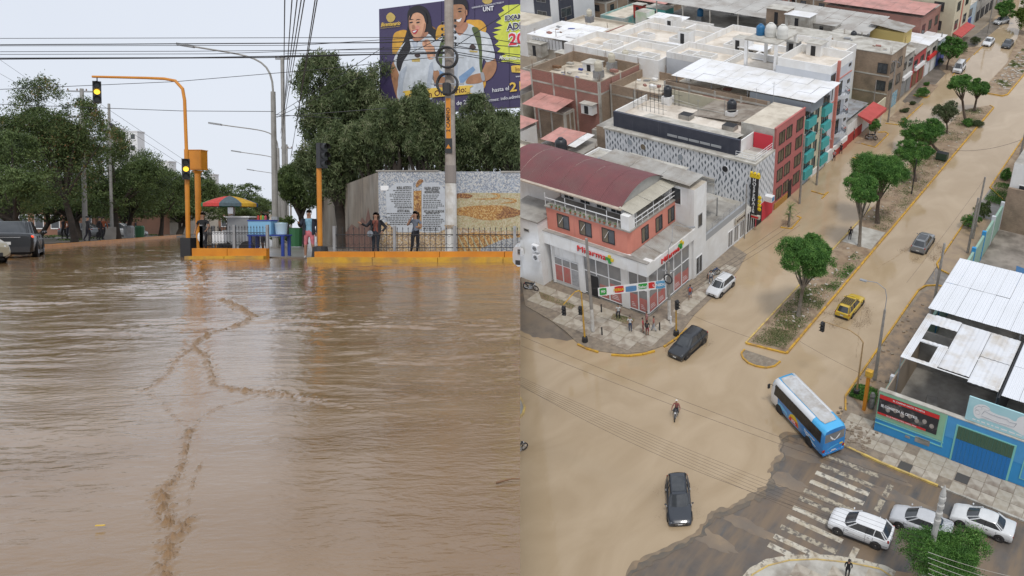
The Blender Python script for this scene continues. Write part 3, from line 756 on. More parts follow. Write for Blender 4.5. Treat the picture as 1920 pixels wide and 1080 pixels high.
def mk_water(name,deep,silt,foamc,rough,bs1,bs2,stretch=(1,1,1),stren=.35,attr=True):
 m = bpy.data.materials.new(name); m.use_nodes = True; MATS[name] = m; n = m.node_tree.nodes; l = m.node_tree.links; bs = n['Principled BSDF']
 t = n.new('ShaderNodeTexCoord'); mp = n.new('ShaderNodeMapping'); mp.inputs['Scale'].default_value = stretch; l.new(t.outputs['Object'],mp.inputs[0])
 ns = n.new('ShaderNodeTexNoise'); ns.inputs['Scale'].default_value = .22; ns.inputs['Detail'].default_value = 6; ns.inputs['Distortion'].default_value = 1.6; l.new(mp.outputs[0],ns.inputs['Vector'])
 r_ = n.new('ShaderNodeMapRange'); r_.inputs[1].default_value = .35; r_.inputs[2].default_value = .68; l.new(ns.outputs['Fac'],r_.inputs[0])
 x = n.new('ShaderNodeMix'); x.data_type = 'RGBA'; l.new(r_.outputs[0],x.inputs[0]); x.inputs[6].default_value = (*deep,1); x.inputs[7].default_value = (*silt,1); o_ = x.outputs[2]
 if attr:
  a = n.new('ShaderNodeAttribute'); a.attribute_name = 'foam'; y = n.new('ShaderNodeMix'); y.data_type = 'RGBA'
  l.new(a.outputs['Fac'],y.inputs[0]); l.new(o_,y.inputs[6]); y.inputs[7].default_value = (*foamc,1); o_ = y.outputs[2]
  r2 = n.new('ShaderNodeMapRange'); r2.inputs[3].default_value = rough; r2.inputs[4].default_value = .45; l.new(a.outputs['Fac'],r2.inputs[0]); l.new(r2.outputs[0],bs.inputs['Roughness'])
 else: bs.inputs['Roughness'].default_value = rough
 l.new(o_,bs.inputs['Base Color']); bs.inputs['IOR'].default_value = 1.33
 n1 = n.new('ShaderNodeTexNoise'); n1.inputs['Scale'].default_value = bs1; n1.inputs['Detail'].default_value = 5; n1.inputs['Distortion'].default_value = .8; l.new(mp.outputs[0],n1.inputs['Vector'])
 n2 = n.new('ShaderNodeTexNoise'); n2.inputs['Scale'].default_value = bs2; n2.inputs['Detail'].default_value = 3; l.new(mp.outputs[0],n2.inputs['Vector'])
 ad = n.new('ShaderNodeMath'); ad.operation = 'MULTIPLY_ADD'; ad.inputs[1].default_value = .35; l.new(n2.outputs['Fac'],ad.inputs[0]); l.new(n1.outputs['Fac'],ad.inputs[2])
 bp = n.new('ShaderNodeBump'); bp.inputs['Strength'].default_value = stren; bp.inputs['Distance'].default_value = .05; l.new(ad.outputs[0],bp.inputs['Height']); l.new(bp.outputs[0],bs.inputs['Normal'])
 return m
WATW = mk_water('brown_flood_water',(.225,.134,.063),(.290,.188,.102),(.25,.148,.072),.07,6,22,(1,1.9,1),.10); WATW.node_tree.nodes['Principled BSDF'].inputs['IOR'].default_value = 1.36
water_w()
mb = MB(); mb.face([(-75,47.5,-.03),(2,47.5,-.03),(30,420,-.03),(-420,420,-.03)],WATW); struct(mb,'flooded_road','far stretch of the flooded avenue')
mb = MB(); mb.face([(-3,1.5,-.35),(1,1.5,-.35),(30,420,-.35),(-400,420,-.35)],mat('road_bed',(.10,.085,.07))); struct(mb,'ground','ground under the flood')
wetp = mat('wet_pavement',(.26,.235,.205),(.17,.15,.13),sc=1.2,rough=.28,bump=.15,bsc=8,c3=(.13,.10,.075),sc3=.4)
wetg = mat('wet_verge',(.12,.10,.075),(.20,.17,.14),sc=.6,rough=.5,bump=.3)
mb = MB(); mb.prism([(-20.2,33),(-19,31.2),(-15.6,31.0),(-13.6,30.2),(-12.9,28.0),(-4,28.0),(-4,32.5),(-12.1,32.3),(-15.2,38),(-24,55),(-88,190),(-96,190),(-29,52),(-22,38)],-.3,.05,wetp)
struct(mb,'pavement','wet concrete pavement at the corner by the mural wall')
mb = MB(); mb.prism([(-36.5,43.2),(-55,41),(-90,41),(-90,60),(-150,260),(-155,260),(-104,190),(-57,94)],-.3,.12,wetg)
struct(mb,'planted_median','tree lined strip with wet soil and grass along the avenue')
grass_patch([(-37.5,44.2),(-50,42.6),(-80,44),(-70,60),(-66,100),(-57,90)],5000,'grass','short grass along the tree lined strip',.12,.14,5,lf_dark,90)
mb = MB()
def kerbline(mb,pts,wd,z0,z1,m):
 for a,b in zip(pts[:-1],pts[1:]):
  a = Vector((a[0],a[1],0)); b = Vector((b[0],b[1],0)); d = (b - a); ln = d.length; d.normalize(); n_ = Vector((-d.y,d.x,0))
  k = max(1,int(ln/2.0))
  for i in range(k):
   p = a + d*(ln*(i + .5)/k); mb.obox((p.x,p.y,(z0 + z1)/2),d*(ln/k/2 - .012),n_*wd/2,(0,0,(z1 - z0)/2),m)
def kerb(nm,label,pts,wd=.22,z0=-.1,z1=.18,m=yellowk):
 """a kerb whose stones are parts"""
 t = thing(nm,(pts[0][0],pts[0][1],0),label,'kerb'); c = 0
 for a,b in zip(pts[:-1],pts[1:]):
  a = Vector((a[0],a[1],0)); b = Vector((b[0],b[1],0)); d = (b - a); ln = d.length
  if ln < 1e-6: continue
  d.normalize(); n_ = Vector((-d.y,d.x,0)); k = max(1,int(round(ln/2.0)))
  for i in range(k):
   p = a + d*(ln*(i + .5)/k); q = MB(); w2 = wd/2; z1j = z1 + random.uniform(-.012,.006); h2 = (z1j - z0)/2
   q.obox((p.x,p.y,(z0 + z1j)/2),d*(ln/k/2 - .012),n_*w2,(0,0,h2),m); q.build('kerb_stone',t)
 return t
wk = [tuple(L(u,v,0))[:2] for u,v in ((20,470),(72,466.5),(160,459),(250,451),(338,443.5))]
kerb('kerb','long orange painted kerb along the tree lined strip',wk,.3,-.1,.2,orange)
# --- traffic island: yellow upstand with railing
def upstand(label,x0,x1,y,zlow=.17,ztop=.36,dep=.5,endl=True):
 t = thing('planter_kerb',((x0 + x1)/2,y,0),label,'kerb'); n = max(2,int((x1 - x0)/1.9))
 for i in range(n):
  a = x0 + (x1 - x0)*i/n + .01; b = x0 + (x1 - x0)*(i + 1)/n - .01
  q = MB(); q.box(a,b,y,y + .22,-.12,zlow + random.uniform(-.01,.01),yellowk); q.build('kerb_stone',t)
  q = MB(); q.box(a + (.15 if i == 0 and endl else 0),b,y + .22,y + .45,-.1,ztop + random.uniform(-.006,.006),orange); q.build('low_wall',t)
 return t
upstand('short orange and yellow kerb wall in front of the snack cart',-18.7,-15.75,30.3,.10,.38)
upstand('long orange and yellow kerb wall in front of the mural',-12.75,-4.0,27.3)
q = MB(); q.box(-20.6,-20.1,34.2,34.8,-.1,.42,orange); tag(q.build('kerb_block'),'small orange concrete block left of the traffic signal base','block')
def railing(label,a,b,n,ztop=1.18,zb=.35,posts=3):
 a = Vector(a); b = Vector(b); t = thing('railing',a,label,'railing'); d = b - a; ln = d.length; dn = d.normalized()
 for z in (zb + .12,ztop - .28):
  q = MB(); q.tube([a + Vector((0,0,z)),b + Vector((0,0,z))],.014,blackm,5); q.build('rail',t)
 q = MB(); q.tube([(0,0,zb),(0,0,ztop - .1)],.009,blackm,5,False); q.lathe([(.0,0),(.02,.035),(.0,.12)],blackm,(0,0,ztop - .12),5); me = q.mesh('picket')
 for k in range(n): inst('picket',me,t,dn*(ln*(k + .5)/n))
 q = MB()
 for k in range(n):
  p = a + dn*(ln*(k + .5)/n); s = ln/n/2
  for z in (zb + .20,ztop - .36): q.tube([p + Vector((0,0,z)) - dn*s,p + Vector((0,0,z + .07)),p + Vector((0,0,z)) + dn*s],.006,blackm,4,False)
 tag(q.build('scrollwork',t),kind='stuff')
 for k in range(posts):
  p = a + dn*(ln*k/(posts - 1)); q = MB(); q.box(p.x - .045,p.x + .045,p.y - .045,p.y + .045,.0,ztop + .02,steel); q.build('post',t)
railing('black spear railing around the snack cart island',(-18.4,30.9,0),(-15.9,30.9,0),22,1.24,.38)
railing('black spear railing in front of the mural wall',(-12.2,28.2,0),(-3.9,28.2,0),44,1.2,.35,5)
railing('short railing on the left edge of the island',(-18.4,30.9,0),(-20.0,34.4,0),10,1.2,.2,2)
# --- mural wall
def speck(name,base,cols,sc=26,zsplit=None):
 m = bpy.data.materials.new(name); m.use_nodes = True; MATS[name] = m; n = m.node_tree.nodes; l = m.node_tree.links; bs = n['Principled BSDF']; bs.inputs['Roughness'].default_value = .8
 t = n.new('ShaderNodeTexCoord'); v = n.new('ShaderNodeTexVoronoi'); v.inputs['Scale'].default_value = sc; l.new(t.outputs['Object'],v.inputs['Vector'])
 sp = n.new('ShaderNodeSeparateColor'); l.new(v.outputs['Color'],sp.inputs[0]); r_ = n.new('ShaderNodeValToRGB'); r_.color_ramp.interpolation = 'CONSTANT'; e = r_.color_ramp.elements
 e[0].position = 0; e[0].color = (*base,1); e[1].position = .35; e[1].color = (*cols[0],1)
 for k,c in enumerate(cols[1:]): q = e.new(.5 + .16*k); q.color = (*c,1)
 l.new(sp.outputs[0],r_.inputs[0]); l.new(r_.outputs[0],bs.inputs['Base Color'])
 v2 = n.new('ShaderNodeTexVoronoi'); v2.feature = 'DISTANCE_TO_EDGE'; v2.inputs['Scale'].default_value = sc; l.new(t.outputs['Object'],v2.inputs['Vector'])
 bp = n.new('ShaderNodeBump'); bp.inputs['Strength'].default_value = .4; bp.inputs['Distance'].default_value = .01; l.new(v2.outputs[0],bp.inputs['Height']); l.new(bp.outputs[0],bs.inputs['Normal'])
 return m
mos_b = speck('blue_grey_mosaic',(.42,.43,.44),[(.30,.34,.40),(.52,.51,.48),(.22,.24,.28)])
mos_o = speck('ochre_mosaic',(.50,.37,.22),[(.42,.27,.12),(.50,.44,.36),(.30,.22,.16)])
mos_g = speck('sand_green_mosaic',(.44,.38,.24),[(.38,.37,.22),(.48,.42,.30),(.36,.28,.16)])
mos_d = speck('brown_mosaic',(.20,.09,.04),[(.28,.13,.05),(.16,.07,.04),(.36,.20,.08)])
mos_r = speck('rust_mosaic',(.34,.17,.05),[(.42,.22,.07),(.27,.13,.05),(.50,.33,.14)])
mos_s = speck('slate_mosaic',(.24,.25,.27),[(.32,.33,.34),(.18,.19,.22),(.40,.39,.36)])
plaque = mat('pale_plaque',(.50,.53,.56),(.44,.46,.49),sc=3,rough=.5)
wallt = thing('mural_wall',(-12.1,32,0),'tall boundary wall with mosaic mural of hills and two text plaques','wall')
Z1 = 3.34
q = MB(); q.box(-12.1,-3.5,32,32.35,-.1,Z1,mos_b); q.build('front_wall',wallt)
sidem = mat('faded_painted_render',(.30,.25,.19),(.20,.165,.13),sc=.7,rough=.9,bump=.2,c3=(.36,.33,.28),sc3=.3,streak=((.12,.10,.085),(1.5,.2,1),.5,.8),uv=True)
a = Vector((-12.1,32,0)); b = Vector((-26,57.2,0)); n_ = Vector((b.y - a.y,-(b.x - a.x),0)).normalized()*.3
q = MB(); q.prism([(a.x,a.y + .01),(b.x,b.y),(b.x + n_.x,b.y + n_.y),(a.x + n_.x,a.y + n_.y + .35)],-.1,Z1 - .02,sidem); q.build('side_wall',wallt)
q = MB(); q.box(-12.18,-9.75,31.96,32.42,Z1,Z1 + .05,conc); q.box(-7.3,-3.5,31.96,32.42,Z1 - .04,Z1 + .02,conc); q.build('coping',wallt)
# painted mountains on the side wall
def sw(s,z,o_=.0): p = a.lerp(b,s) - n_*(.02 + o_); return (p.x,p.y,z)
q = MB(); prof = [(.0,.1),(.0,1.1),(.04,1.5),(.07,1.35),(.10,2.0),(.13,1.4),(.17,1.6),(.22,1.1),(.30,1.3),(.38,.9),(.5,1.0),(.5,.1)]
q.face([sw(s,z) for s,z in prof],mat('faded_maroon_paint',(.17,.08,.06),(.24,.14,.10),sc=2,rough=.9)); q.build('painted_mountains',wallt)
def P32(u,v,y=31.99): p = LD(u,v,y); return (p.x,y,p.z)
def C3(x,y): return 560 + x/4.571,300 + y/4.571
def catm(pts,k=5):
 out_ = []; n = len(pts)
 for i in range(n):
  p0,p1,p2,p3 = (Vector(pts[(i + j - 1) % n]) for j in range(4))
  for s in range(k):
   t_ = s/k; out_.append(.5*((2*p1) + (-p0 + p2)*t_ + (2*p0 - 5*p1 + 4*p2 - p3)*t_*t_ + (-p0 + 3*p1 - 3*p2 + p3)*t_ ** 3))
 return out_
def mural(name,pts,m,lay,smooth=True):
 P_ = [C3(x,y) for x,y in pts]; P_ = [tuple(p) for p in catm([(a_,b_) for a_,b_ in P_])] if smooth else P_
 f = [P32(u,v) for u,v in P_]; y0 = 32 - .004 - .006*lay; q = MB()
 poly = [(x,z) for x,_,z in f]; n = len(poly); ar = sum(poly[i][0]*poly[(i + 1) % n][1] - poly[(i + 1) % n][0]*poly[i][1] for i in range(n))
 if ar < 0: poly = poly[::-1]
 q.face([(x,y0,z) for x,z in poly],m)
 for i in range(n): (x1,z1),(x2,z2) = poly[i],poly[(i + 1) % n]; q.face([(x1,y0,z1),(x1,32,z1),(x2,32,z2),(x2,y0,z2)],m)
 q.build(name,wallt)
mural('sky_band',[(680,560),(760,530),(1000,620),(1260,600),(1400,280),(2000,290),(2000,820),(680,820)],mos_o,0,False)
mural('desert_band',[(1340,290),(1500,280),(2100,285),(2100,600),(1700,610),(1340,580)],mos_g,1,False)
mural('dune',[(1330,430),(1430,400),(1600,388),(1760,392),(1880,430),(1930,450),(1860,480),(1700,515),(1560,510),(1440,480),(1350,470)],mos_r,2)
mural('dune_shadow',[(1690,500),(1740,440),(1760,395),(1860,420),(1930,450),(1830,490)],mos_d,3)
mural('geoglyph',[(1340,300),(1380,285),(1470,295),(1490,310),(1450,330),(1390,325),(1350,330)],mos_d,2)
mural('spiral',[(1640,290),(1700,285),(1730,305),(1710,335),(1600,340),(1500,335),(1600,328),(1690,322),(1700,305)],mos_r,2)
mural('spiral',[(1730,325),(1840,330),(1870,350),(1840,370),(1720,372),(1830,355),(1835,345)],mos_r,2)
mural('hill_field',[(1340,640),(1500,620),(1800,640),(2100,610),(2100,820),(1340,820)],mos_r,2,False)
for k in range(11): mural('furrow',[(1360 + 55*k,650),(1372 + 55*k,650),(1445 + 55*k,790),(1425 + 55*k,790)],mos_g,3,False)
mural('slate_field',[(1560,760),(1750,680),(2100,640),(2100,800),(1560,800)],mos_s,4,False)
mural('figure_column',[(985,265),(1052,262),(1052,590),(985,590)],mos_r,1,False)
mural('bird',[(1005,210),(1030,170),(1060,168),(1066,185),(1035,215),(1012,235)],mos_d,2)
mural('vessel',[(1004,390),(1024,360),(1036,390),(1036,440),(1018,450),(1000,430)],mos_d,2)
mural('figure',[(1012,300),(1030,310),(1022,340),(1034,352),(1016,352),(1008,330)],mos_d,2)
mural('plaque',[(840,195),(980,195),(980,620),(850,620),(760,540),(745,270)],plaque,2,False)
mural('plaque',[(1056,195),(1180,192),(1255,250),(1255,590),(1200,622),(1056,620)],plaque,2,False)
mural('small_sign',[(702,220),(770,220),(770,262),(702,262)],whitec,2,False)
ink = mat('plaque_lettering',(.10,.10,.10),rough=.7)
def wtext(s,x,y,size,bold=.0,wd=None,m=ink):
 u,v = C3(x,y); p = P32(u,v); text('lettering',s,size,m,wallt,(p[0],31.975,p[2]),'F',.002,bold,0,wd)
wtext('MURAL ARTISTICO',905,240,.16,.006,.58); wtext('ARTISTIC MURAL',900,438,.14,.005,.5)
wtext('GALERIA ARTISTICA',1145,242,.14,.005,.62); wtext('DE LA HISTORIA',1145,260,.12,.004,.5); wtext('MILENARIA REGIONAL',1145,277,.12,.004,.6)
wtext('ART GALLERY OF MOCHE',1160,440,.13,.004,.8); wtext('REGIONAL HISTORY',1150,457,.12,.004,.55)
for x in range(855,975,22): wtext('*',x,422,.2,.006)
for x in range(1072,1190,22): wtext('*',x,422,.2,.006)
q = MB(); g_ = random.Random(5)
for xa,xb,y0_,y1_,sgn in ((800,968,258,405,1),(760,968,455,560,1),(1068,1250,297,402,0),(1066,1250,473,600,0)):
 yy = y0_
 while yy < y1_:
  xs_ = xa + g_.uniform(-20,30) if sgn else xa; xe = xb if sgn else xb - g_.uniform(0,70); x = xs_
  while x < xe:
   wd = g_.uniform(8,26); p1 = P32(*C3(x,yy)); p2 = P32(*C3(min(x + wd,xe),yy + 7)); q.box(p1[0],p2[0],31.972,31.975,p2[2],p1[2],ink); x += wd + 5
  yy += 15.5
q.build('small_print',wallt)
# --- big hoarding behind the wall
bl_ = LD(713,217,45); tl_ = LD(713,17,45); br_ = LD(975,202,41.6); BX = (br_ - bl_); BX.z = 0
bw_dir = BX.normalized(); BN = Vector((bw_dir.y,-bw_dir.x,0)); BO = bl_.copy(); BW_,BH_ = 15.0,tl_.z - bl_.z
hb = thing('billboard',(bl_.x + bw_dir.x*7,bl_.y + bw_dir.y*7,0),'large purple university admission billboard with two students above the trees','billboard')
board = mat('purple_vinyl',(.050,.036,.095),(.058,.045,.11),sc=.3,rough=.45)
def bpt(s,t_,lay=0): p = BO + bw_dir*s + BN*(.004 + .006*lay); return Vector((p.x,p.y,BO.z + t_))
q = MB(); q.obox(bpt(BW_/2,BH_/2) - BN*.16,bw_dir*BW_/2,(0,0,BH_/2),BN*.15,board); q.build('panel',hb)
q = MB()
for s in (1.5,5,9,13):
 p = bpt(s,0) - BN*.5; q.tube([(p.x,p.y,0),(p.x,p.y,BO.z + BH_*.9)],.14,steel,8)
for t_ in (.1,BH_/2,BH_ - .1): q.tube([bpt(0,t_) - BN*.4,bpt(BW_,t_) - BN*.4],.06,steel,6)
q.build('frame',hb)
def BB(x, y):                                   # print layout measured on the photograph of the board
 u,v = 690 + x/4.5,y/4.5; r_ = Vector(ray(u,v,PH)); o_ = Vector((0,0,HC)); t_ = (BO - o_).dot(BN)/r_.dot(BN); p = o_ + r_*t_
 return (p - BO).dot(bw_dir),p.z - BO.z
def bb(name,pts,m,lay,smooth=True):
 P_ = [BB(x,y) for x,y in pts]; P_ = [tuple(p) for p in catm(P_)] if smooth else P_
 n = len(P_); ar = sum(P_[i][0]*P_[(i + 1) % n][1] - P_[(i + 1) % n][0]*P_[i][1] for i in range(n))
 if ar < 0: P_ = P_[::-1]
 q = MB(); q.face([bpt(s,t_,lay) for s,t_ in P_],m); q.build(name,hb)
def pr(n_,c): return mat('print_' + n_,c,tuple(x*.82 for x in c),sc=1.3,rough=.5,c3=tuple(min(1,x*1.12) for x in c),sc3=2.5)
sk1 = pr('skin_light',(.62,.33,.20)); sk2 = pr('skin_tan',(.38,.19,.10)); skd = pr('skin_fold',(.42,.20,.12)); hr = pr('hair',(.015,.012,.014)); polo = pr('polo',(.56,.59,.62)); polos = pr('polo_fold',(.42,.46,.52))
yb = pr('yellow_bag',(.62,.33,.04)); yd = pr('brown_bag',(.25,.12,.03)); gs = pr('green_strap',(.09,.12,.035)); lips = pr('lips',(.45,.04,.06)); lime = pr('lime',(.62,.66,.08)); wht = pr('white',(.75,.75,.76)); navy = pr('navy',(.03,.025,.06)); red = pr('red',(.62,.03,.05)); yel = pr('yellow',(.75,.50,.08)); bk_ = pr('book',(.20,.32,.50)); gold = pr('gold',(.50,.36,.10)); gy = pr('watch',(.32,.32,.33)); brn = pr('brown_dark',(.06,.035,.03))
# woman
bb('backpack_print',[(215,300),(250,265),(330,262),(340,400),(260,440),(212,460),(206,380)],yb,1); bb('backpack_print',[(520,225),(570,240),(590,300),(570,330),(510,320)],yd,1)
bb('arm_print',[(215,520),(250,500),(262,620),(262,845),(235,800),(200,660),(195,580)],sk2,2)
bb('hair_print',[(335,110),(370,62),(430,45),(490,70),(525,130),(545,230),(585,260),(595,330),(540,330),(490,330),(400,330),(370,440),(320,500),(275,600),(250,560),(250,470),(300,350),(335,230)],hr,2)
bb('polo_print',[(250,440),(300,370),(370,330),(420,360),(500,285),(560,330),(600,400),(590,520),(545,560),(560,700),(530,845),(262,845),(265,640),(220,520)],polo,3)
bb('hair_print',[(352,330),(340,230),(330,330),(290,400),(250,480),(245,560),(272,602),(300,520),(360,420)],hr,4)
bb('neck_print',[(385,310),(500,270),(500,300),(430,350),(395,350)],skd,4)
bb('face_print',[(350,150),(375,105),(430,95),(475,130),(492,200),(480,270),(445,315),(405,322),(372,290),(352,230)],sk1,5)
bb('hair_print',[(352,160),(372,95),(430,72),(490,110),(505,190),(490,195),(470,135),(430,108),(385,118),(362,165)],hr,6)
bb('mouth_print',[(372,262),(398,254),(426,250),(415,278),(392,290)],lips,6); bb('teeth_print',[(382,266),(400,260),(415,258),(405,270),(390,276)],wht,7)
bb('nose_print',[(378,215),(392,210),(402,238),(386,246),(376,240)],skd,6)
for x in (368,425): bb('eye_print',[(x - 16,194),(x,184),(x + 18,188),(x,198)],hr,6); bb('brow_print',[(x - 18,172),(x,162),(x + 22,166),(x,170)],hr,6)
bb('hand_print',[(462,360),(490,335),(520,340),(540,380),(565,400),(570,480),(540,500),(510,495),(495,440),(470,400)],sk1,5); bb('finger_print',[(478,352),(492,340),(502,372),(488,390)],skd,6)
bb('badge_print',[(372,500),(440,490),(442,522),(374,522)],gold,4,False); bb('crest_print',[(395,470),(420,445),(445,470),(422,488)],brn,4)
# man
bb('backpack_print',[(575,330),(590,230),(640,205),(700,205),(720,300),(640,420)],yb,3); bb('backpack_print',[(830,180),(900,168),(960,175),(1000,230),(980,290),(900,300)],yb,2)
bb('backpack_print',[(960,680),(995,680),(990,730),(960,760)],yb,2)
bb('arm_print',[(560,560),(640,600),(680,700),(600,740),(565,700),(540,640)],sk2,3)
bb('arm_print',[(960,600),(1010,510),(1075,500),(1085,580),(1040,660),(960,700),(900,700),(860,660),(900,600)],sk2,4)
bb('polo_print',[(570,360),(660,290),(720,230),(850,200),(950,260),(1020,290),(1060,400),(1072,490),(1010,525),(975,500),(965,640),(980,760),(940,790),(560,790),(545,740),(620,700),(600,600),(555,580)],polo,5)
bb('strap_print',[(655,290),(690,300),(640,400),(625,580),(600,500),(610,380)],gs,6); bb('strap_print',[(880,235),(940,250),(965,400),(965,640),(945,560),(940,440),(915,340)],gs,6)
bb('neck_print',[(735,215),(835,190),(840,240),(780,300),(745,260)],skd,6)
bb('hair_print',[(655,60),(680,10),(760,-30),(830,0),(850,60),(842,110),(820,60),(680,90),(672,140)],hr,6)
bb('face_print',[(670,100),(700,50),(800,40),(830,90),(825,160),(790,215),(745,225),(700,190),(676,150)],sk2,7)
bb('ear_print',[(822,95),(840,85),(842,125),(826,130)],skd,7)
for x in (705,780): bb('eye_print',[(x - 16,100),(x,92),(x + 16,98),(x,105)],hr,8); bb('brow_print',[(x - 22,80),(x,70),(x + 22,76),(x,80)],hr,8)
bb('mouth_print',[(750,170),(775,165),(795,152),(785,180),(765,186)],wht,8)
bb('hand_print',[(575,670),(640,650),(690,680),(680,730),(610,735),(580,710)],sk2,7); bb('book_print',[(605,590),(690,640),(690,665),(610,640)],bk_,8,False); bb('book_print',[(770,650),(890,560),(910,590),(810,700),(780,700)],bk_,6,False)
bb('hand_print',[(830,690),(870,640),(960,620),(990,660),(950,700),(850,710)],sk2,7); bb('watch_print',[(955,620),(980,615),(992,675),(968,680)],gy,8)
bb('crest_print',[(860,400),(885,372),(915,400),(890,425)],brn,7); bb('badge_print',[(860,425),(930,432),(928,445),(862,440)],gold,7,False)
for s in (2.1,4.2,6.3,8.4,10.5): q = MB(); q.obox(bpt(s,BH_/2,.5),bw_dir*.012,(0,0,BH_/2),BN*.004,mat('vinyl_seam',(.035,.028,.07))); q.build('vinyl_seam',hb)
for pts,m_,l_ in (([(352,150),(362,250),(385,305),(405,320),(374,292),(350,230)],skd,6),([(480,200),(488,230),(470,300),(448,318),(462,280)],skd,6),([(400,225),(430,215),(445,240),(420,250)],pr('blush',(.62,.27,.20)),6),([(820,110),(826,160),(792,214),(750,226),(790,190)],skd,8),([(742,118),(758,116),(764,146),(748,150)],skd,8),([(262,640),(330,560),(300,700),(290,845),(262,845)],polos,4),([(520,560),(560,540),(540,700),(520,845),(490,845)],polos,4),([(370,340),(400,420),(420,365)],polos,4),([(720,420),(760,460),(750,700),(700,720)],polos,6),([(900,300),(1000,330),(1040,430),(960,480)],pr('polo_light',(.66,.68,.70)),5.5)): bb('shade_print',pts,m_,l_)
# colour splash and lettering
spl = [(1160,45),(1290,35),(1500,40),(1500,560),(1330,545),(1290,540),(1250,535),(1180,520),(1100,525),(1170,500),(1110,480),(1160,455),(1090,440),(1120,410),(1070,380),(1105,350),(1060,305),(1100,290),(1050,275),(1130,250),(1060,240),(1140,215),(1080,190),(1125,160),(1100,120),(1150,90),(1130,65)]
bb('splash_print',spl,lime,1,False)
HBROT = math.atan2(bw_dir.y,bw_dir.x)
def bt(s,x,y,hpx,m,wpx=None,lay=9,bold=0.0,it=0.0,sl=0.0,al='CENTER'):
 s0,t0 = BB(x,y); s1,t1 = BB(x,y + hpx); size = abs(t1 - t0)*1.38; wd = None
 if wpx: wd = BB(x + wpx/2,y)[0] - BB(x - wpx/2,y)[0]
 p = bpt(s0,t0,lay); text('lettering',s,size,m,hb,p,depth=.003,bold=bold*size,italic=it,width=wd,align=al,roll=R(sl),ang=HBROT)
bb('crest_print',[(155,140),(190,105),(232,140),(215,180),(175,185)],gold,2)
bt('Bicentenario',195,205,34,yel,165,9,.02,.35,-1); bt('UNIVERSIDAD NACIONAL DE TRUJILLO',195,232,8,gold,165); bt('UNIVERSIDAD NACIONAL DE TRUJILLO',1016,45,14,wht,270,9,0,0,3)
bt('UNT',1020,78,38,wht,90,9,.03); bb('crest_print',[(965,5),(1010,-25),(1050,5),(1030,30),(990,32)],gold,2)
bt('EXAMEN',1275,145,44,wht,235,8,.09); bt('EXAMEN',1275,145,40,navy,225,9,.03)
bt('ADMISION',1350,215,60,wht,355,8,.09); bt('ADMISION',1350,215,56,navy,345,9,.03)
bt('2025',1330,328,104,wht,285,8,.09); bt('2025',1330,328,98,red,275,9,.03)
bt('Modernizando',1210,490,34,wht,200,9,.01,.3,-4)
bb('pill_print',[(320,790),(340,765),(850,722),(866,745),(864,780),(840,795),(340,840),(322,825)],yel,9); bt('Examen Ordinario:',590,790,50,pr('maroon_text',(.10,.02,.02)),480,10,.015,0,3)
bt('08',336,898,50,yel,75,10,.01); bt('MARZO',655,872,34,wht,140,10,.005,0,3); bt('de 2025',830,864,36,wht,155,10,.012,0,3)
bt('hasta el',1125,755,36,wht,140,10,.005,0,3); bt('21',1262,735,78,yel,100,10,.02,0,3); bt('Informes: info.admision',1150,832,28,wht,375,10,.003,0,3)
bb('pill_print',[(1215,575),(1230,555),(1400,550),(1400,610),(1235,612),(1218,600)],yel,9); bt('Inscripciones',1330,582,38,pr('maroon_text',(.1,.02,.02)),160,10); bt('www.',1278,645,18,wht,50,10)
# --- poles, lamps, signals
galv = mat('weathered_pole',(.33,.32,.30),(.24,.23,.21),sc=2,rough=.7)
def cable(label,pts,r=.012,sag=0.0,m=None,group=None,nm='overhead_cable'):
 P_ = [Vector(p) for p in pts]
 if len(P_) == 2: a_,b_ = P_; P_ = [a_.lerp(b_,k/12) - Vector((0,0,sag*4*(k/12)*(1 - k/12))) for k in range(13)]
 q = MB(); q.tube(P_,r,m or blackm,5,False); return tag(q.build(nm),label,'cable',group)
lamp_pole_b = L(517,464,.05)
def lamp(base,label,h,armv,shaft,r=.11,frac=.7,tr=.03,m=galv):
 t = thing('street_lamp',base,label,'street lamp'); b_ = Vector(base); q = MB()
 q.tube([b_,b_ + Vector((0,0,shaft))],[r,r*.7],m,10); q.build('pole',t)
 end = b_ + Vector((*armv,h)); s = b_ + Vector((0,0,shaft)); mid = b_ + Vector((armv[0]*.28,armv[1]*.28,h - .45))
 q = MB(); pts = []
 for k in range(11):
  u = k/10; p0,p1,p2,p3 = s,s + Vector((0,0,(h - shaft)*.85)),mid,end
  pts.append(p0*(1 - u) ** 3 + 3*p1*u*(1 - u) ** 2 + 3*p2*u*u*(1 - u) + p3*u ** 3)
 q.tube(pts,tr,m,6); q.build('arm',t)
 d = (pts[-1] - pts[-2]).normalized(); q = MB(); c_ = end + d*.35; q.obox(c_,d*.42,d.cross(Vector((0,0,1))).normalized()*.12,(0,0,.06),steel); q.build('lamp_head',t)
 return t
lamp(lamp_pole_b,'tall concrete street lamp with long arm reaching left, nearest in the row',10.6,(-4.0,-.4),8.3,.17,tr=.05)
q = MB(); b_ = lamp_pole_b
q.lathe([(.20,0),(.185,1.1)],mat('poster_wrap',(.38,.40,.42),(.20,.22,.25),sc=6,rough=.7),(b_.x,b_.y,.6),10); q.build('poster',[o for o in COL.objects if o.get('label','').startswith('tall concrete street lamp')][0])
for i,(u,v,y,al,hh) in enumerate(((524,452,56,3.9,8.1),(527,447,78,3.8,8.2),(530,443,104,3.6,8.2))):
 p = LD(u,v,y); p.z = 0; lamp(p,['second street lamp along the avenue behind the tall pole','third street lamp along the avenue, seen past the second','farthest street lamp of the row on the avenue'][i],hh,(-al,0),hh - 1.6,.13,tr=.04)
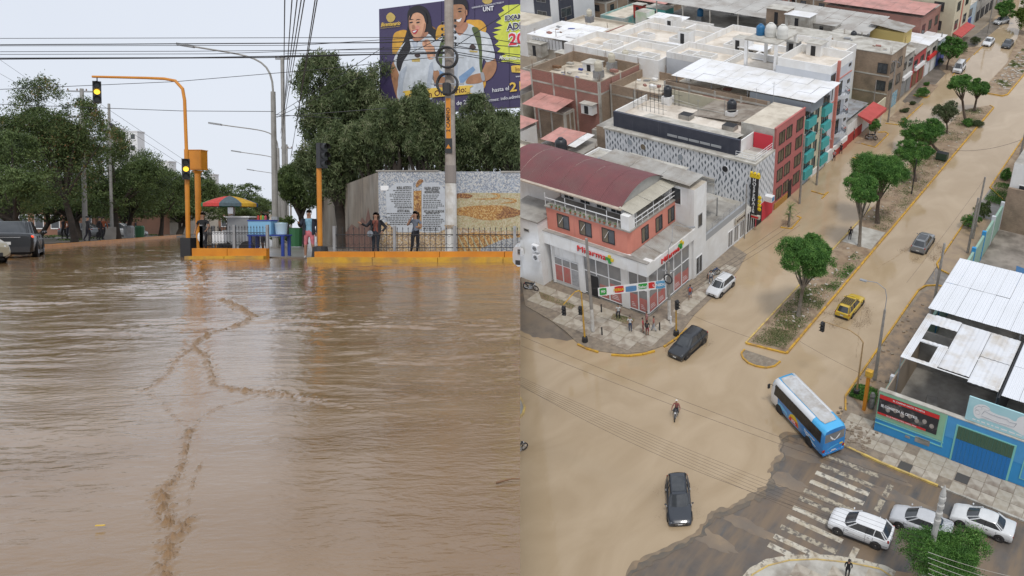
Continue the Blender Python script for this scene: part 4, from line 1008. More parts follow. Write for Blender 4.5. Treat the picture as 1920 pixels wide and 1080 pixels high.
def pole(label,base,h,r,cat='utility pole',arms=(),m=None,top=.75,ring=None,name='utility_pole'):
 t = thing(name,base,label,cat); b_ = Vector(base); q = MB(); q.tube([b_ - Vector((0,0,.1)),b_ + Vector((0,0,h))],[r,r*top],m or concl,12); q.build('shaft',t)
 for (z,ln,dx,dy) in arms:
  q = MB(); d = Vector((dx,dy,0)).normalized(); c_ = b_ + Vector((0,0,z)); q.obox(c_,d*ln/2,Vector((-d.y,d.x,0))*.05,(0,0,.05),steel); q.build('crossarm',t)
  for s in (-.9,-.3,.3,.9):
   q = MB(); p = c_ + d*ln/2*s + Vector((0,0,.05)); q.lathe([(.02,0),(.05,.03),(.05,.08),(.03,.10),(.045,.13),(0,.16)],wood,(p.x,p.y,p.z),7); q.build('insulator',t)
 return t
pb = L(846,471,.1); pb = Vector(((846 - CPX)/FPX*31,31.0,.05))
big = pole('thick concrete pole painted white below, in front of the mural wall',pb,10.6,.215,arms=(),m=mat('mottled_pole',(.36,.32,.28),(.24,.20,.17),sc=2.2,rough=.9,bump=.3))
q = MB(); q.lathe([(.222,0.0),(.214,2.72)],mat('whitewash',(.66,.65,.62),(.50,.48,.45),sc=3,rough=.9,c3=(.42,.38,.32),sc3=2),(pb.x,pb.y,.1),14); q.build('whitewash',big)
q = MB(); q.lathe([(.212,2.84),(.209,3.5)],mat('stencil_grey',(.22,.19,.17)),(pb.x,pb.y,0),14); q.build('painted_band',big)
for s,z,sz,mm in (('TESIS',1.08,.17,mat('stencil_gold',(.35,.24,.14))),('PELIGRO',0,0,None)):
 if mm: text('lettering',s,sz,mm,big,(pb.x,pb.y - .235,z + .1),'F',.004,.004)
ys = MB(); ys.box(pb.x - .085,pb.x + .085,pb.y - .225,pb.y - .19,4.35,6.0,orange); ys.build('warning_strip',big)
text('lettering','2 CAMINO',.19,mat('stencil_dark',(.05,.03,.02)),big,(pb.x,pb.y - .232,5.2),'F',.004,.003,roll=R(90))
q = MB(); q.box(pb.x - .13,pb.x + .13,pb.y - .24,pb.y - .20,3.95,4.5,blackm); q.build('hazard_plate',big)
q = MB(); q.prism([(pb.x - .09,0),(pb.x + .09,0),(pb.x,.16)],0,.004,orange); q.v = [(x,pb.y - .247 - z,4.12 + y) for x,y,z in q.v]; q.build('hazard_symbol',big)
for zc,rr in ((7.5,.38),(6.52,.38)):
 pts = [(pb.x + rr*math.cos(a_) ,pb.y - .30 + .02*math.sin(5*a_),zc + rr*math.sin(a_)) for a_ in [k*math.pi/12 for k in range(25)]]
 q = MB()
 for dy in (0,.05,-.05): q.tube([(x,y + dy,z) for x,y,z in pts],.04,blackm,6,False)
 q.build('cable_coil',big)
 q = MB(); q.box(pb.x - .62,pb.x + .62,pb.y - .30,pb.y - .26,zc - .02,zc + .02,steel); q.build('bracket',big)
q = MB(); q.lathe([(.14,0),(.16,.05),(.16,.40),(.12,.45),(0,.45)],blackm,(pb.x - .02,pb.y - .32,6.1),10); q.build('splice_closure',big)
g_ = random.Random(3)
for k in range(10):
 z = 7.9 + k*.11; q = MB(); q.lathe([(.02,0),(.045,.02),(.045,.08),(0,.1)],blackm,(pb.x + (.25 if k % 2 else -.25),pb.y - .05,z),6); q.tube([(pb.x - .26,pb.y,z),(pb.x + .26,pb.y,z)],.012,steel,4); q.build('insulator',big)
# cables across the avenue
yc = 31.0
def Lc(u,v,y=yc): return LD(u,v,y)
CG = 'overhead cables across the avenue'
rows_ = [((-10,72),(846,70)),((-10,84),(713,80),(846,75)),((-10,86),(560,85),(846,66)),((-10,97),(360,96),(846,92)),((-10,102),(400,101),(846,86)),((-10,109),(360,108),(846,100)),((-10,111),(500,108),(846,98)),((-10,168),(330,153),(600,130),(846,104)),((-10,195),(340,208),(513,209))]
on_ = ['topmost thin','upper paired','second upper','middle','kinked middle','lower thick','lowest thick','rising','lone low']
for i,rw in enumerate(rows_):
 q = MB(); q.tube([Lc(u,v,31.2 if u > 700 else 34) for u,v in rw],.012 if i not in (1,5,6) else .02,blackm,4,False); tag(q.build('overhead_cable'),on_[i] + ' cable strung across the pale sky from the left edge','cable',CG)
for i,(a_,b_) in enumerate((((846,60),(975,82)),((846,80),(975,88)),((846,88),(975,103)),((846,96),(975,118)),((846,100),(975,122)),((846,92),(975,8)),((846,84),(975,108)))):
 tag(MB().tube([Lc(*a_),Lc(*b_,30.6)],.014,blackm,4,False).build('overhead_cable'),['topmost','second','fourth','fifth','lowest','steeply rising','third'][i] + ' cable running right from the thick pole across the billboard','cable','cables right of the thick pole')
for i,(a_,b_,y1_,y2_) in enumerate((((535,100),(846,97),54,31),((535,104),(846,99),54,31),((517,216),(720,88),43,31.2),((519,220),(846,62),43,31),((517,219),(725,203),43,33),((517,215),(640,222),43,40))):
 tag(MB().tube([LD(*a_,y1_),LD(*b_,y2_)],.014,blackm,4,False).build('overhead_cable'),['upper level cable from the wooden pole to the thick pole','lower level cable from the wooden pole to the thick pole','steep cable from the tall lamp up to the billboard edge','second steep cable rising from the tall lamp','gently rising cable from the tall lamp to the trees','flat short cable from the tall lamp into the trees'][i],'cable','slanting cables by the street lamp')
for i,(a_,b_) in enumerate((((530,245),(548,-8)),((528,240),(558,-8)),((526,250),(566,-8)),((531,235),(534,-8)),((545,300),(592,-8)),((527,260),(572,-8)),((545,295),(596,-8)))):
 tag(MB().tube([LD(*a_,60),LD(*b_,14)],.010,blackm,4,False).build('overhead_cable'),['second','third','fourth','leftmost','seventh','fifth','rightmost'][i] + ' of the thin cables rising steeply overhead above the lamps','cable','cables rising overhead')
for i,(a_,b_) in enumerate((((163,178),(345,300)),((163,195),(345,312)),((0,112),(120,195)),((0,138),(110,200)),((166,215),(300,310)))):
 tag(MB().tube([LD(*a_,62),LD(*b_,70)],.012,blackm,4,False).build('overhead_cable'),['top','second','upper left','lower left','lowest'][i] + ' thin cable sloping down behind the avenue trees','cable','cables above the avenue trees')
# pole with cross arms behind the near trees, small pole beside it
p = LD(160,440,60); p.z = .1; tp = pole('concrete pole with three stacked crossarms rising behind the big flowering tree',p,11.1,.17,arms=((10.9,2.0,1,.2),(9.9,2.0,1,.2),(9.0,1.9,1,.2)),m=galv)
p = LD(210,440,64); p.z = .1; t2 = pole('slim grey pole with a small round camera bracket above the trees',p,10.6,.12,m=galv); q = MB(); q.lathe([(0,.3),(.5,.1),(.5,0),(0,0)],steel,(p.x - .1,p.y,8.6),10); q.obox((p.x + .35,p.y,8.9),(.3,0,-.25),(0,.1,0),(.06,0,.07),blackm); q.build('camera',t2)
p = LD(535,452,54); p.z = .05; pole('dark wooden utility pole behind the tall street lamp',p,12.3,.15,m=galv,arms=((12.1,.9,1,0),))
for i,(u,y,h) in enumerate(((540,84,9.5),(546,110,9.0),(538,130,10))):
 p = LD(u,440,y); p.z = 0; pole(['grey utility pole right of the row of street lamps','farther grey utility pole beside the wall trees','thin distant utility pole between lamps and trees'][i],p,h,.14,m=galv,arms=((h - .4,1.1,1,0),))
# signals
amber = mat('amber_lamp',(1.0,.62,.05),rough=.3,emit=1.4); lens = mat('signal_lens_off',(.03,.035,.03),rough=.3); greenb = mat('signal_green_housing',(.02,.035,.028),rough=.5)
def sig_head(parent,c_,h=.95,lit=1,face=(0,-1),m=blackm,name='signal_head'):
 """c_ top centre; returns part"""
 x,y,z = c_; q = MB(); fx,fy = face; n_ = Vector((fx,fy,0)).normalized(); s = Vector((-n_.y,n_.x,0)); w2 = h*.17
 q.obox((x,y,z - h/2),s*w2,n_*.11,(0,0,h/2),m); o = q.build(name,parent)
 for k in range(3):
  zc = z - h*(k + .5)/3; cc = Vector((x,y,zc)) + n_*.12; q = MB(); rows = []
  for rr,dd in ((w2*.72,0),(w2*.72,.02),(0,.03)):
   rows.append([cc + n_*dd + (s*math.cos(a_) + Vector((0,0,1))*math.sin(a_))*rr for a_ in [j*math.pi/7 for j in range(14)]])
  q.grid(rows,amber if k == lit else lens,True); q.build('lens',o)
  q = MB(); rows = []
  for dd in (0,.2): rows.append([cc + n_*dd + (s*math.cos(a_) + Vector((0,0,1))*math.sin(a_))*w2*.86 for a_ in [R(x_) for x_ in range(-20,201,20)]])
  q.grid(rows,m); q.build('visor',o)
 return o
sb = Vector(((353 - CPX)/FPX*32.0,32.0,0)); st = thing('traffic_signal',sb,'orange traffic signal mast with long arm and two lit amber heads','traffic light')
q = MB(); zt_ = 6.95; arm_end = -3.6
q.tube([sb,sb + Vector((0,0,4.2))],.085,orange,10); q.build('mast',st)
q = MB(); path = [sb + Vector((0,0,4.15)),sb + Vector((-.03,0,6.1)),sb + Vector((-.10,0,6.55)),sb + Vector((-.38,0,6.86)),sb + Vector((-.8,0,6.94)),sb + Vector((-1.5,0,6.97)),sb + Vector((arm_end,0,7.02))]
q.tube(path,[.062,.06,.06,.058,.055,.05,.045],orange,10); q.build('mast_arm',st)
q = MB(); q.tube([sb + Vector((-3.42,0,7.0)),sb + Vector((-3.42,0,6.85))],.02,blackm,6); q.build('hanger',st)
sig_head(st,sb + Vector((-3.42,-.02,6.83)),.83,1,(.6,-.85)); sig_head(st,sb + Vector((.06,-.16,3.82)),.80,1,(.55,-.85))
q = MB(); q.box(sb.x - .2,sb.x + .2,sb.y - .2,sb.y + .2,-.1,.75,blackm); q.build('base',st)
cb = Vector(((373 - CPX)/FPX*33.5,33.5,0)); cx_ = thing('signal_cabinet',cb,'orange control box on an orange column beside the traffic signal','cabinet')
q = MB(); q.tube([cb,cb + Vector((0,0,3.35))],.11,orange,12); q.lathe([(.11,0),(.24,.14)],orange,(cb.x,cb.y,3.33),4); q.build('column',cx_)
q = MB(); q.box(cb.x - .30,cb.x + .30,cb.y - .25,cb.y + .2,3.5,4.28,orange); q.build('box',cx_); q = MB(); q.box(cb.x - .32,cb.x + .32,cb.y - .27,cb.y + .22,4.28,4.31,orange); q.box(cb.x - .27,cb.x + .27,cb.y - .262,cb.y - .25,3.54,4.24,orange); q.build('door',cx_)
pg = Vector(((600 - CPX)/FPX*29.6,29.6,0)); sg = thing('traffic_signal',pg,'dark unlit traffic signal on an orange post in front of the wall trees','traffic light')
q = MB(); q.tube([pg,pg + Vector((0,0,3.32))],.085,orange,10); q.build('mast',sg); q = MB(); q.lathe([(.30,0),(.25,.42),(.1,.45)],blackm,(pg.x,pg.y,.05),12); q.build('base',sg); sig_head(sg,pg + Vector((.12,-.02,4.2)),.90,9,(.85,-.5))
# --- snack cart with parasol
sc_ = Vector(((432 - CPX)/FPX*32.6,32.6,.05)); t = thing('parasol',sc_,'multicoloured parasol over the snack cart','parasol')
q = MB(); q.tube([sc_,sc_ + Vector((0,0,2.4))],.025,wood,8); q.build('pole',t)
pc = [cl('green',(.02,.22,.08)),cl('red',(.60,.07,.06)),cl('grey_blue',(.09,.13,.15)),cl('yellow',(.62,.36,.03)),cl('blue',(.02,.08,.25)),cl('orange',(.6,.2,.03)),cl('green',(.02,.22,.08)),cl('grey_blue',(.09,.13,.15))]
for k in range(8):
 a0,a1 = R(45*k + 180 + 8),R(45*(k + 1) + 180 + 8); q = MB(); apex = sc_ + Vector((0,0,2.36)); rr = 1.0
 def rp(a_,u): return apex + Vector((math.cos(a_)*rr*u,math.sin(a_)*rr*u,-.30*u ** 1.6))
 q.grid([[rp(a0 + (a1 - a0)*j/3,.02 + .98*i/4) for j in range(4)] for i in range(5)],pc[k])
 q.grid([[rp(a0 + (a1 - a0)*j/3,1) - Vector((0,0,dz)) for j in range(4)] for dz in (0,.13)],pc[k]); q.build('canopy_panel',t)
ct = thing('snack_cart',sc_,'grey metal snack cart with glass case behind the railing','cart'); q = MB()
q.box(sc_.x - .15,sc_.x + 1.0,sc_.y - .3,sc_.y + .35,.35,1.05,steel); q.build('body',ct)
q = MB(); q.box(sc_.x + .0,sc_.x + .85,sc_.y - .2,sc_.y + .25,1.05,1.55,glassg); q.build('glass_case',ct); q = MB(); q.box(sc_.x - .05,sc_.x + .9,sc_.y - .25,sc_.y + .3,1.55,1.6,whitec); q.build('lid',ct)
q = MB(); q.lathe([(.10,0),(.13,.1),(.13,.35),(.06,.4),(0,.4)],chrome,(sc_.x + .12,sc_.y - .1,1.6),10); q.lathe([(.02,0),(.02,.5),(0,.5)],wood,(sc_.x + .1,sc_.y - .1,1.6),8); q.build('pot',ct)
for x in (-.05,.85):
 q = MB(); q.lathe([(.0,-.04),(.3,-.04),(.3,.04),(0,.04)],rubber,(sc_.x + x,sc_.y - .35,.32),16,'Y'); q.build('wheel',ct)
tb = thing('side_table',(-16.3,31.9,.05),'blue plastic table carrying a pale blue cool box','table'); bluep = mat('blue_plastic',(.03,.06,.28),rough=.4); q = MB()
q.box(-17.0,-15.55,31.5,32.1,.82,.88,bluep); q.build('table_top',tb)
for x in (-16.9,-15.65):
 for y in (31.55,32.05): q = MB(); q.box(x - .05,x + .05,y - .04,y + .04,.05,.82,bluep); q.build('leg',tb)
q = MB(); q.box(-16.98,-16.1,31.55,32.05,.885,1.4,mat('light_blue_tub',(.20,.42,.62),rough=.3)); q.box(-17.0,-16.08,31.53,32.07,1.4,1.45,bluep); tag(q.build('cool_box'),'light blue cool box on the blue table beside the railing','cool box')
q = MB(); q.lathe([(.2,0),(.24,.42),(.25,.44),(0,.46)],mat('clear_bucket',(.45,.60,.70),rough=.2),(-15.85,31.85,.89),12); tag(q.build('bucket',smooth=True),'pale translucent bucket at the right end of the blue table','bucket')
for i,(dx,c_) in enumerate(((-.62,(.5,.06,.05)),(-.5,(.55,.25,.03)),(-.42,(.12,.35,.08)),(-.3,(.5,.08,.10)))):
 q = MB(); q.lathe([(.035,0),(.04,.12),(.015,.17),(0,.18)],cl(f'jar{i}',c_),(-16.1 + dx*.9,31.7,1.455),8); tag(q.build('sauce_bottle'),['red','orange','green','dark red'][i] + ' sauce bottle standing on the light blue cool box','bottle')
q = MB(); q.prism([(-18.35,31.5),(-17.9,31.5),(-17.9,31.7),(-18.35,31.7)],.55,1.0,whitec); tag(q.build('white_sack'),'white sack hung behind the left part of the railing','sack')
bn = L(558,448,.05); bn = Vector(((555 - CPX)/FPX*44,44,.05)); t = thing('litter_bin',bn,'green swing litter bin on the pavement left of the standing man','bin'); q = MB()
gb = mat('green_bin',(.03,.13,.05),rough=.5); q.lathe([(.30,0),(.34,.95),(.36,1.0),(0,1.0)],gb,(bn.x,bn.y,.1),10); q.build('body',t); q = MB(); q.box(bn.x - .42,bn.x - .38,bn.y - .05,bn.y + .05,0,1.3,blackm); q.box(bn.x + .38,bn.x + .42,bn.y - .05,bn.y + .05,0,1.3,blackm); q.build('frame',t)
# --- people on the avenue
J = mat('black_jacket',(.018,.018,.022),(.03,.03,.035),sc=6,rough=.85)
def pl_(u,y): return Vector(((u - CPX)/FPX*y,y,.06))
p = person('man in open navy jacket, light blue shirt and pink shorts beside the orange signal post',cl('light_blue',(.22,.42,.55)),cl('pink_short',(.55,.17,.20)),cl('pale_shoe',(.42,.42,.42)),'long','short',
           {'L': ((-.30,-.05,1.17),(-.28,-.28,1.28)),'R': ((.28,.03,1.15),(.24,.02,.92))},{'L': ((-.12,-.02,.50),(-.14,.02,.09)),'R': ((.12,-.04,.50),(.18,-.02,.09))},fine=True,jacket=mat('navy_jacket',(.016,.022,.035),(.026,.03,.045),sc=5,rough=.85),extra=1); put(p,pl_(580,29.9) - Vector((0,0,.04)),R(12),1.02)
p = person('woman in dark jacket and rust top holding her arm out, by the mural corner',cl('rust',(.22,.07,.05)),cl('jeans_black',(.02,.025,.035)),None,'long','long',
           {'L': ((-.34,-.06,1.20),(-.52,-.16,1.30)),'R': ((.36,.08,1.16),(.24,-.02,.98))},{'L': ((-.09,-.02,.5),(-.12,0,.09)),'R': ((.07,-.04,.5),(.1,-.05,.09))},'long',fine=True,female=True,jacket=J); put(p,pl_(705,31.0),R(8),.96)
q = MB(); bx,by_ = pl_(705,31.0)[:2]; q.ball((bx - .12,by_ - .26,.92),.13,cl('grey_bag',(.25,.27,.3)),8,(.9,.5,1)); q.tube([(bx - .12,by_ - .26,1.0),(bx + .05,by_ - .15,1.4)],.012,blackm,5); tag(q.build('shoulder_bag',smooth=True),'small grey shoulder bag carried by the woman in the rust top','bag')
p = person('woman with long dark hair and grey top covering her mouth, in front of the plaques',cl('grey_top',(.14,.16,.20)),cl('black_wide',(.012,.012,.016)),cl('white_shoe',(.5,.5,.5)),'short','long',
           {'L': ((-.24,-.18,1.20),(-.06,-.20,1.50)),'R': ((.25,.0,1.15),(.20,-.20,1.14))},{'L': ((-.10,-.06,.5),(-.22,.05,.09)),'R': ((.08,.02,.5),(.02,.05,.09))},'long',fine=True,female=True); put(p,pl_(779,30.6),R(-6),.98)
p = person('older man in dark shirt carrying a white bag behind the railing by the signal',cl('black_shirt',(.02,.022,.025)),cl('dark_trouser',(.02,.02,.03)),None,'short','long',{'L': ((-.29,.0,1.15),(-.24,-.15,.95)),'R': ((.30,-.05,1.15),(.34,-.28,1.02))},fine=True,hair='short'); put(p,pl_(381,32.4),R(-5),.97)
q = MB(); x,y,z = pl_(378,31.9); q.ball((x - .02,y,.78),.17,whitec,7,(.8,.5,1.25)); q.tube([(x - .02,y,.95),(x - .04,y,1.05)],.02,whitec,5); tag(q.build('plastic_bag'),'white plastic bag held by the older man in the dark shirt','bag')
p = person('young woman with long hair in a bright yellow and black top behind the blue table',cl('yellow_top',(.55,.32,.03)),cl('grey_short',(.10,.09,.10)),None,'short','short',{'L': ((-.25,-.08,1.15),(-.12,-.24,1.08)),'R': ((.26,-.08,1.15),(.1,-.24,1.10))},None,'long',fine=True,female=True); put(p,pl_(496,32.9),R(-20),.95)
for i,(u,y,s1,s2,lb) in enumerate(((165,54,(.02,.02,.025),(.02,.02,.03),'person in dark clothes and cap walking left of another under the trees'),(187,58,(.025,.022,.025),(.02,.02,.025),'person in black walking on the tree strip, right of the one in a cap'),(194,61,(.30,.08,.03),(.03,.03,.035),'person in an orange top half hidden behind the walker in black'),
                                         (130,62,(.30,.10,.04),(.03,.03,.04),'person in orange shirt standing by the leaning trunk'),(120,66,(.03,.03,.035),(.02,.02,.02),'distant person in grey next to the shop front'),(255,90,(.03,.03,.04),(.03,.03,.03),'small distant person in dark clothes between the tree trunks'))):
 p = person(lb,cl(f'w{i}a',s1),cl(f'w{i}b',s2),None,'long','long',{'L': ((-.24,.1,1.12),(-.2,.0,.9)),'R': ((.26,-.08,1.12),(.24,-.14,.9))},{'L': ((-.09,-.12,.5),(-.1,.0,.09)),'R': ((.09,.04,.5),(.1,.22,.14))},hat=J if i == 0 else None); put(p,pl_(u,y) + Vector((0,0,.07)),R(150 - 40*i),.98)
# --- vehicles on the avenue
ch = mat('charcoal_paint',(.02,.022,.025),rough=.35,coat=.3); t = car('dark grey sedan seen from behind with lit tail lamps at the left edge',ch,'sedan',L_=4.6,W=1.82,Hh=1.45,sink=.04,lit=True); put(t,(-27.0,32.6,0),R(125))
t = car('beige old car nosing into the water at the far left edge',paint('beige_paint',(.30,.26,.17)),'sedan',L_=4.3,W=1.7,Hh=1.4,sink=.04,old=False); put(t,((-100 - CPX)/FPX*26.8,26.8,0),R(-24))
t = car('white SUV cut by the right edge of the street view',paint('white_car_paint',(.72,.73,.74)),'suv',L_=4.4,W=1.84,Hh=1.6,sink=.06); put(t,(-2.35,22.0,0),R(214))
for i,(u,y,c_,k,lb) in enumerate(((225,78,(.30,.31,.32),'sedan','silver car parked beyond the planter under the trees'),(163,80,(.03,.03,.035),'sedan','dark car behind the walkers on the far road'),(298,100,(.35,.36,.36),'sedan','pale distant car between the tree trunks'),(310,112,(.5,.5,.5),'hatch','white distant hatchback under the farther trees'))):
 t = car(lb,paint(f'far_paint{i}',c_),k,L_=4.3,W=1.7,Hh=1.45); put(t,((u - CPX)/FPX*y,y,0),R(20))
# --- trees on the avenue
def wt(u,vt,hw,y,lb,seed,lm=lf_dark,nl=26000,sz=.085,base_u=None,vb=408,lean=(0,0),rz=None,hang=0.0,r=.2,group=None,bk=barkw,**kw):
 x = (u - CPX)/FPX*y; top = HC + (422 - vt)/FPX*y; bot = HC + (422 - vb)/FPX*y; rx = hw/FPX*y; rzz = (top - bot)/2
 bx = ((base_u if base_u is not None else u) - CPX)/FPX*y
 return tree('avenue_tree',lb,'tree',(bx,y,0.05),top,(rx*1.08,rx*1.0,rzz*1.05),r,lm,nl,sz,seed,bk,cz=(top + bot)/2,off=(x - bx,0),lean=lean,lobr=.40,hang=hang,group=group,**kw)
wt(-18,242,125,46,'dense dark tree at the far left edge above the grey sedan',1,base_u=70,nl=40000,vb=428,fork=.35)
wt(98,186,105,54,'tallest avenue tree, dotted with small orange blossoms',2,base_u=140,nl=60000,vb=416,lm=leafmat('blossom_leaf',(.035,.060,.020),(.125,.17,.055),(.28,.15,.07)),lobes=14)
wt(205,246,82,66,'rounded dark tree right of the tallest avenue tree',3,base_u=222,nl=42000,vb=418)
wt(262,296,58,72,'avenue tree behind the hanging signal arm, fourth from the left',4,base_u=240,nl=30000,vb=420)
wt(312,308,50,85,'avenue tree directly left of the orange signal mast',5,base_u=302,nl=26000,sz=.1,vb=420)
wt(362,330,45,98,'avenue tree showing behind the orange control box',6,base_u=340,nl=20000,sz=.12,vb=421)
wt(412,338,50,112,'distant avenue tree left of the parasol',7,nl=12000,sz=.14,vb=416)
wt(455,350,46,136,'distant avenue tree behind the parasol',8,nl=10000,sz=.17,vb=417)
wt(490,368,34,170,'farthest avenue tree right of the parasol',9,nl=6000,sz=.2,vb=417)
wt(20,330,90,58,'low tree with ferny leaves in the second row at the left',10,nl=20000,sz=.1,vb=412)
wt(150,330,90,66,'second row tree behind the walkers',12,nl=20000,sz=.11,vb=405)
wt(75,352,95,70,'low dark tree filling the gap behind the blossoming tree',13,nl=22000,sz=.12,vb=424)
wt(235,356,85,82,'low dark tree behind the third and fourth avenue trees',14,nl=20000,sz=.13,vb=424)
wt(335,366,60,98,'low dense tree behind the signal mast',15,nl=16000,sz=.14,vb=423)
wt(425,378,50,124,'dense dark tree between signal mast and parasol',16,nl=12000,sz=.16,vb=422)
# behind the wall
wt(655,103,78,44,'tall feathery pepper tree left of the billboard',21,lm=lf_pepper,nl=60000,sz=.13,vb=330,hang=.12,lobes=16,r=.3)
wt(640,230,60,42,'dark pepper tree leaning over the side wall',22,lm=lf_pepper,nl=42000,sz=.12,vb=395,hang=.15,r=.28)
wt(570,312,44,52,'lower green tree hanging over the pavement beyond the wall',23,lm=lf_dark,nl=26000,sz=.12,vb=402,hang=.1)
wt(748,190,52,38,'pepper tree with tips covering the lower left corner of the billboard',24,lm=lf_pepper,nl=40000,sz=.10,vb=330,hang=.12)
wt(792,168,34,37.2,'slender pepper tree top rising in front of the billboard lettering',28,lm=lf_pepper,nl=24000,sz=.10,vb=330,hang=.12)
wt(830,196,60,37.5,'pepper tree behind the thick concrete pole',25,lm=lf_pepper,nl=40000,sz=.10,vb=350,hang=.15)
wt(905,205,62,38,'broad pepper tree under the right part of the billboard',26,lm=lf_pepper,nl=40000,sz=.10,vb=345,hang=.12)
wt(975,200,55,37,'pepper tree at the right edge above the mural',27,lm=lf_pepper,nl=30000,sz=.10,vb=340,hang=.12)
wt(700,215,60,40,'shaded pepper tree between the wall corner and the billboard',29,lm=lf_pepper,nl=40000,sz=.11,vb=345,hang=.12)
bush('shrub','small dark shrub at the foot of the pavement lamps','shrub',((525 - CPX)/FPX*48,48,.05),(.8,.8,.9),lf_dark,5000,.09,31)
# --- shops behind the trees, far buildings
cream = mat('cream_wall',(.55,.50,.42),(.46,.41,.34),sc=.5,rough=.85); terra = mat('terracotta_wall',(.25,.13,.085),(.20,.11,.075),sc=.8,rough=.9)
def wbuild(label,u0,u1,vt,y,m,dep=12,wins=(3,2),cat='building',zmin=-.1,roofm=None):
 x0,x1 = (u0 - CPX)/FPX*y,(u1 - CPX)/FPX*y; h = HC + (422 - vt)/FPX*y; t = thing('building',((x0 + x1)/2,y,0),label,cat)
 q = MB(); q.box(x0,x1,y,y + dep,zmin,h,m); q.build('walls',t); q = MB(); q.box(x0 - .15,x1 + .15,y - .15,y + dep,h,h + .3,m); q.build('parapet',t)
 nx,nz_ = wins;
 for i in range(nx):
  for j in range(nz_):
   xc = x0 + (x1 - x0)*(i + .5)/nx; zc = h*(j + .55)/nz_; ww = (x1 - x0)/nx*.28; hh = h/nz_*.26
   q = MB(); q.box(xc - ww,xc + ww,y - .06,y + .01,zc - hh,zc + hh,whitec); fr_ = q.build('window',t); q = MB(); q.box(xc - ww*.85,xc + ww*.85,y - .08,y - .05,zc - hh*.85,zc + hh*.85,glassd); q.build('pane',fr_)
 return t
wbuild('low terracotta shop behind the left trees',30,180,392,84,terra,wins=(5,1)); wbuild('pale house front behind the middle avenue trees',185,300,380,96,cream,wins=(5,1))
wbuild('long low pale building at the far left behind the trees',-200,25,372,90,cream,wins=(7,1)); wbuild('low brown building row behind the far trees',300,430,398,130,terra,wins=(7,1))
tw = mat('tower_white',(.70,.71,.72),(.64,.65,.66),sc=.2,rough=.8)
wbuild('tall white apartment tower above the avenue trees',228,262,248,230,tw,3,(2,9)); wbuild('left wing of the white tower, slightly lower',203,226,242,240,tw,3,(2,8))
wbuild('pale flat roofed block peeking over the trees at the far left',-10,27,228,190,tw,3,(3,6)); wbuild('small pale building with dark roof slab above the fourth tree',297,320,304,220,tw,3,(2,4)); wbuild('white building with a brown panel right of the control box',380,402,328,260,tw,3,(3,5))
wbuild('far white building low on the horizon by the lamps',484,512,398,320,tw,3,(5,3)); wbuild('distant beige block on the horizon right of the parasol',500,530,404,300,cream,3,(4,2))
q = MB(); q.lathe([(.5,0),(.55,.5),(.55,1.0),(0,1.02)],conc,((205 - CPX)/FPX*63,63,.1),4); tag(q.build('planter'),'square concrete planter block under the trees near the walkers','planter')
for i,(u,y) in enumerate(((242,69),(262,74))):
 q = MB(); x = (u - CPX)/FPX*y; q.lathe([(.35,0),(.4,.95),(.3,1.1),(0,1.1)],[steel,gb][i],(x,y,.1),10); tag(q.build('bin'),['grey bin under the avenue trees','green bin on the tree strip beside the benches'][i],'bin')
# banner in the shop and yellow leaf floating
q = MB(); q.obox(L(188,985,.015),(.018,.002,0),(0,.003,0),(0,0,.002),yel); tag(q.build('floating_leaf'),'small yellow leaf floating near the bottom left of the water','leaf')
q = MB(); a_ = L(930,905,.01); q.tube([a_,a_ + Vector((.07,.03,.01)),a_ + Vector((.16,.06,0))],[.006,.004,.002],wood,5); tag(q.build('twig'),'dark twig floating at the lower right of the brown water','twig')
# =================================================================== DISTRICT C: the flooded street seen from above
cur = 'C'
CA,SA = math.cos(AZ),math.sin(AZ)
def cproj(X,Y,z):
 x = X*CA + Y*SA; y = -X*SA + Y*CA; zz = z - H; dep = y*math.cos(TH) - zz*math.sin(TH); up = y*math.sin(TH) + zz*math.cos(TH)
 return CPX + FPX*x/dep,CPY - FPX*up/dep,dep
def chz(X,Y,v):
 lo,hi = 0.0,40.0
 for _ in range(40):
  m = (lo + hi)/2
  if cproj(X,Y,m)[1] > v: lo = m
  else: hi = m
 return lo
def Gp(u,v,z=0.0): p = G(u,v,z); return (p.x,p.y)
# ---- ground
asph = mat('wet_asphalt',(.085,.082,.080),(.125,.115,.105),sc=.9,rough=.42,bump=.25,bsc=25,c3=(.185,.13,.085),sc3=.16,streak=((.20,.145,.095),(.9,.16,1),.42,.62))
dirtm = mat('dusty_ground',(.25,.20,.145),(.19,.155,.115),sc=.5,rough=.95,bump=.4,c3=(.33,.28,.22),sc3=.25)
mudm = mat('median_soil',(.27,.19,.12),(.36,.275,.19),sc=.55,rough=.9,bump=.5,bsc=9,c3=(.19,.13,.085),sc3=.9)
WATC = mk_water('tan_flood_water',(.385,.288,.180),(.455,.350,.232),(.4,.25,.13),.05,1.6,7,(1,.55,1),.16,False); WATC.node_tree.nodes['Principled BSDF'].inputs['IOR'].default_value = 1.42
q = MB(); q.face([(-190,-30,0),(40,-30,0),(40,255,0),(-190,255,0)],asph); struct(q,'road','dark wet asphalt of the crossing, still free of water')
q = MB(); q.face([(-190,55.3,.02),(-38.9,55.3,.02),(-38.9,255,.02),(-190,255,.02)],dirtm); q.face([(-13.9,51.6,.02),(40,51.6,.02),(40,255,.02),(-13.9,255,.02)],dirtm); struct(q,'block_ground','dusty ground inside the city blocks')
coast = [(1095,1130),(1168,1085),(1180,1062),(1200,1048),(1232,1034),(1262,1018),(1290,1006),(1312,990),(1326,970),(1334,958),(1345,954),(1372,946),(1398,934),(1420,920),(1436,908),(1446,895),(1440,880),(1452,862),(1466,852),(1458,838),(1460,820),(1478,810),(1500,812),(1535,805),(1560,790),(1585,772),(1592,752)]
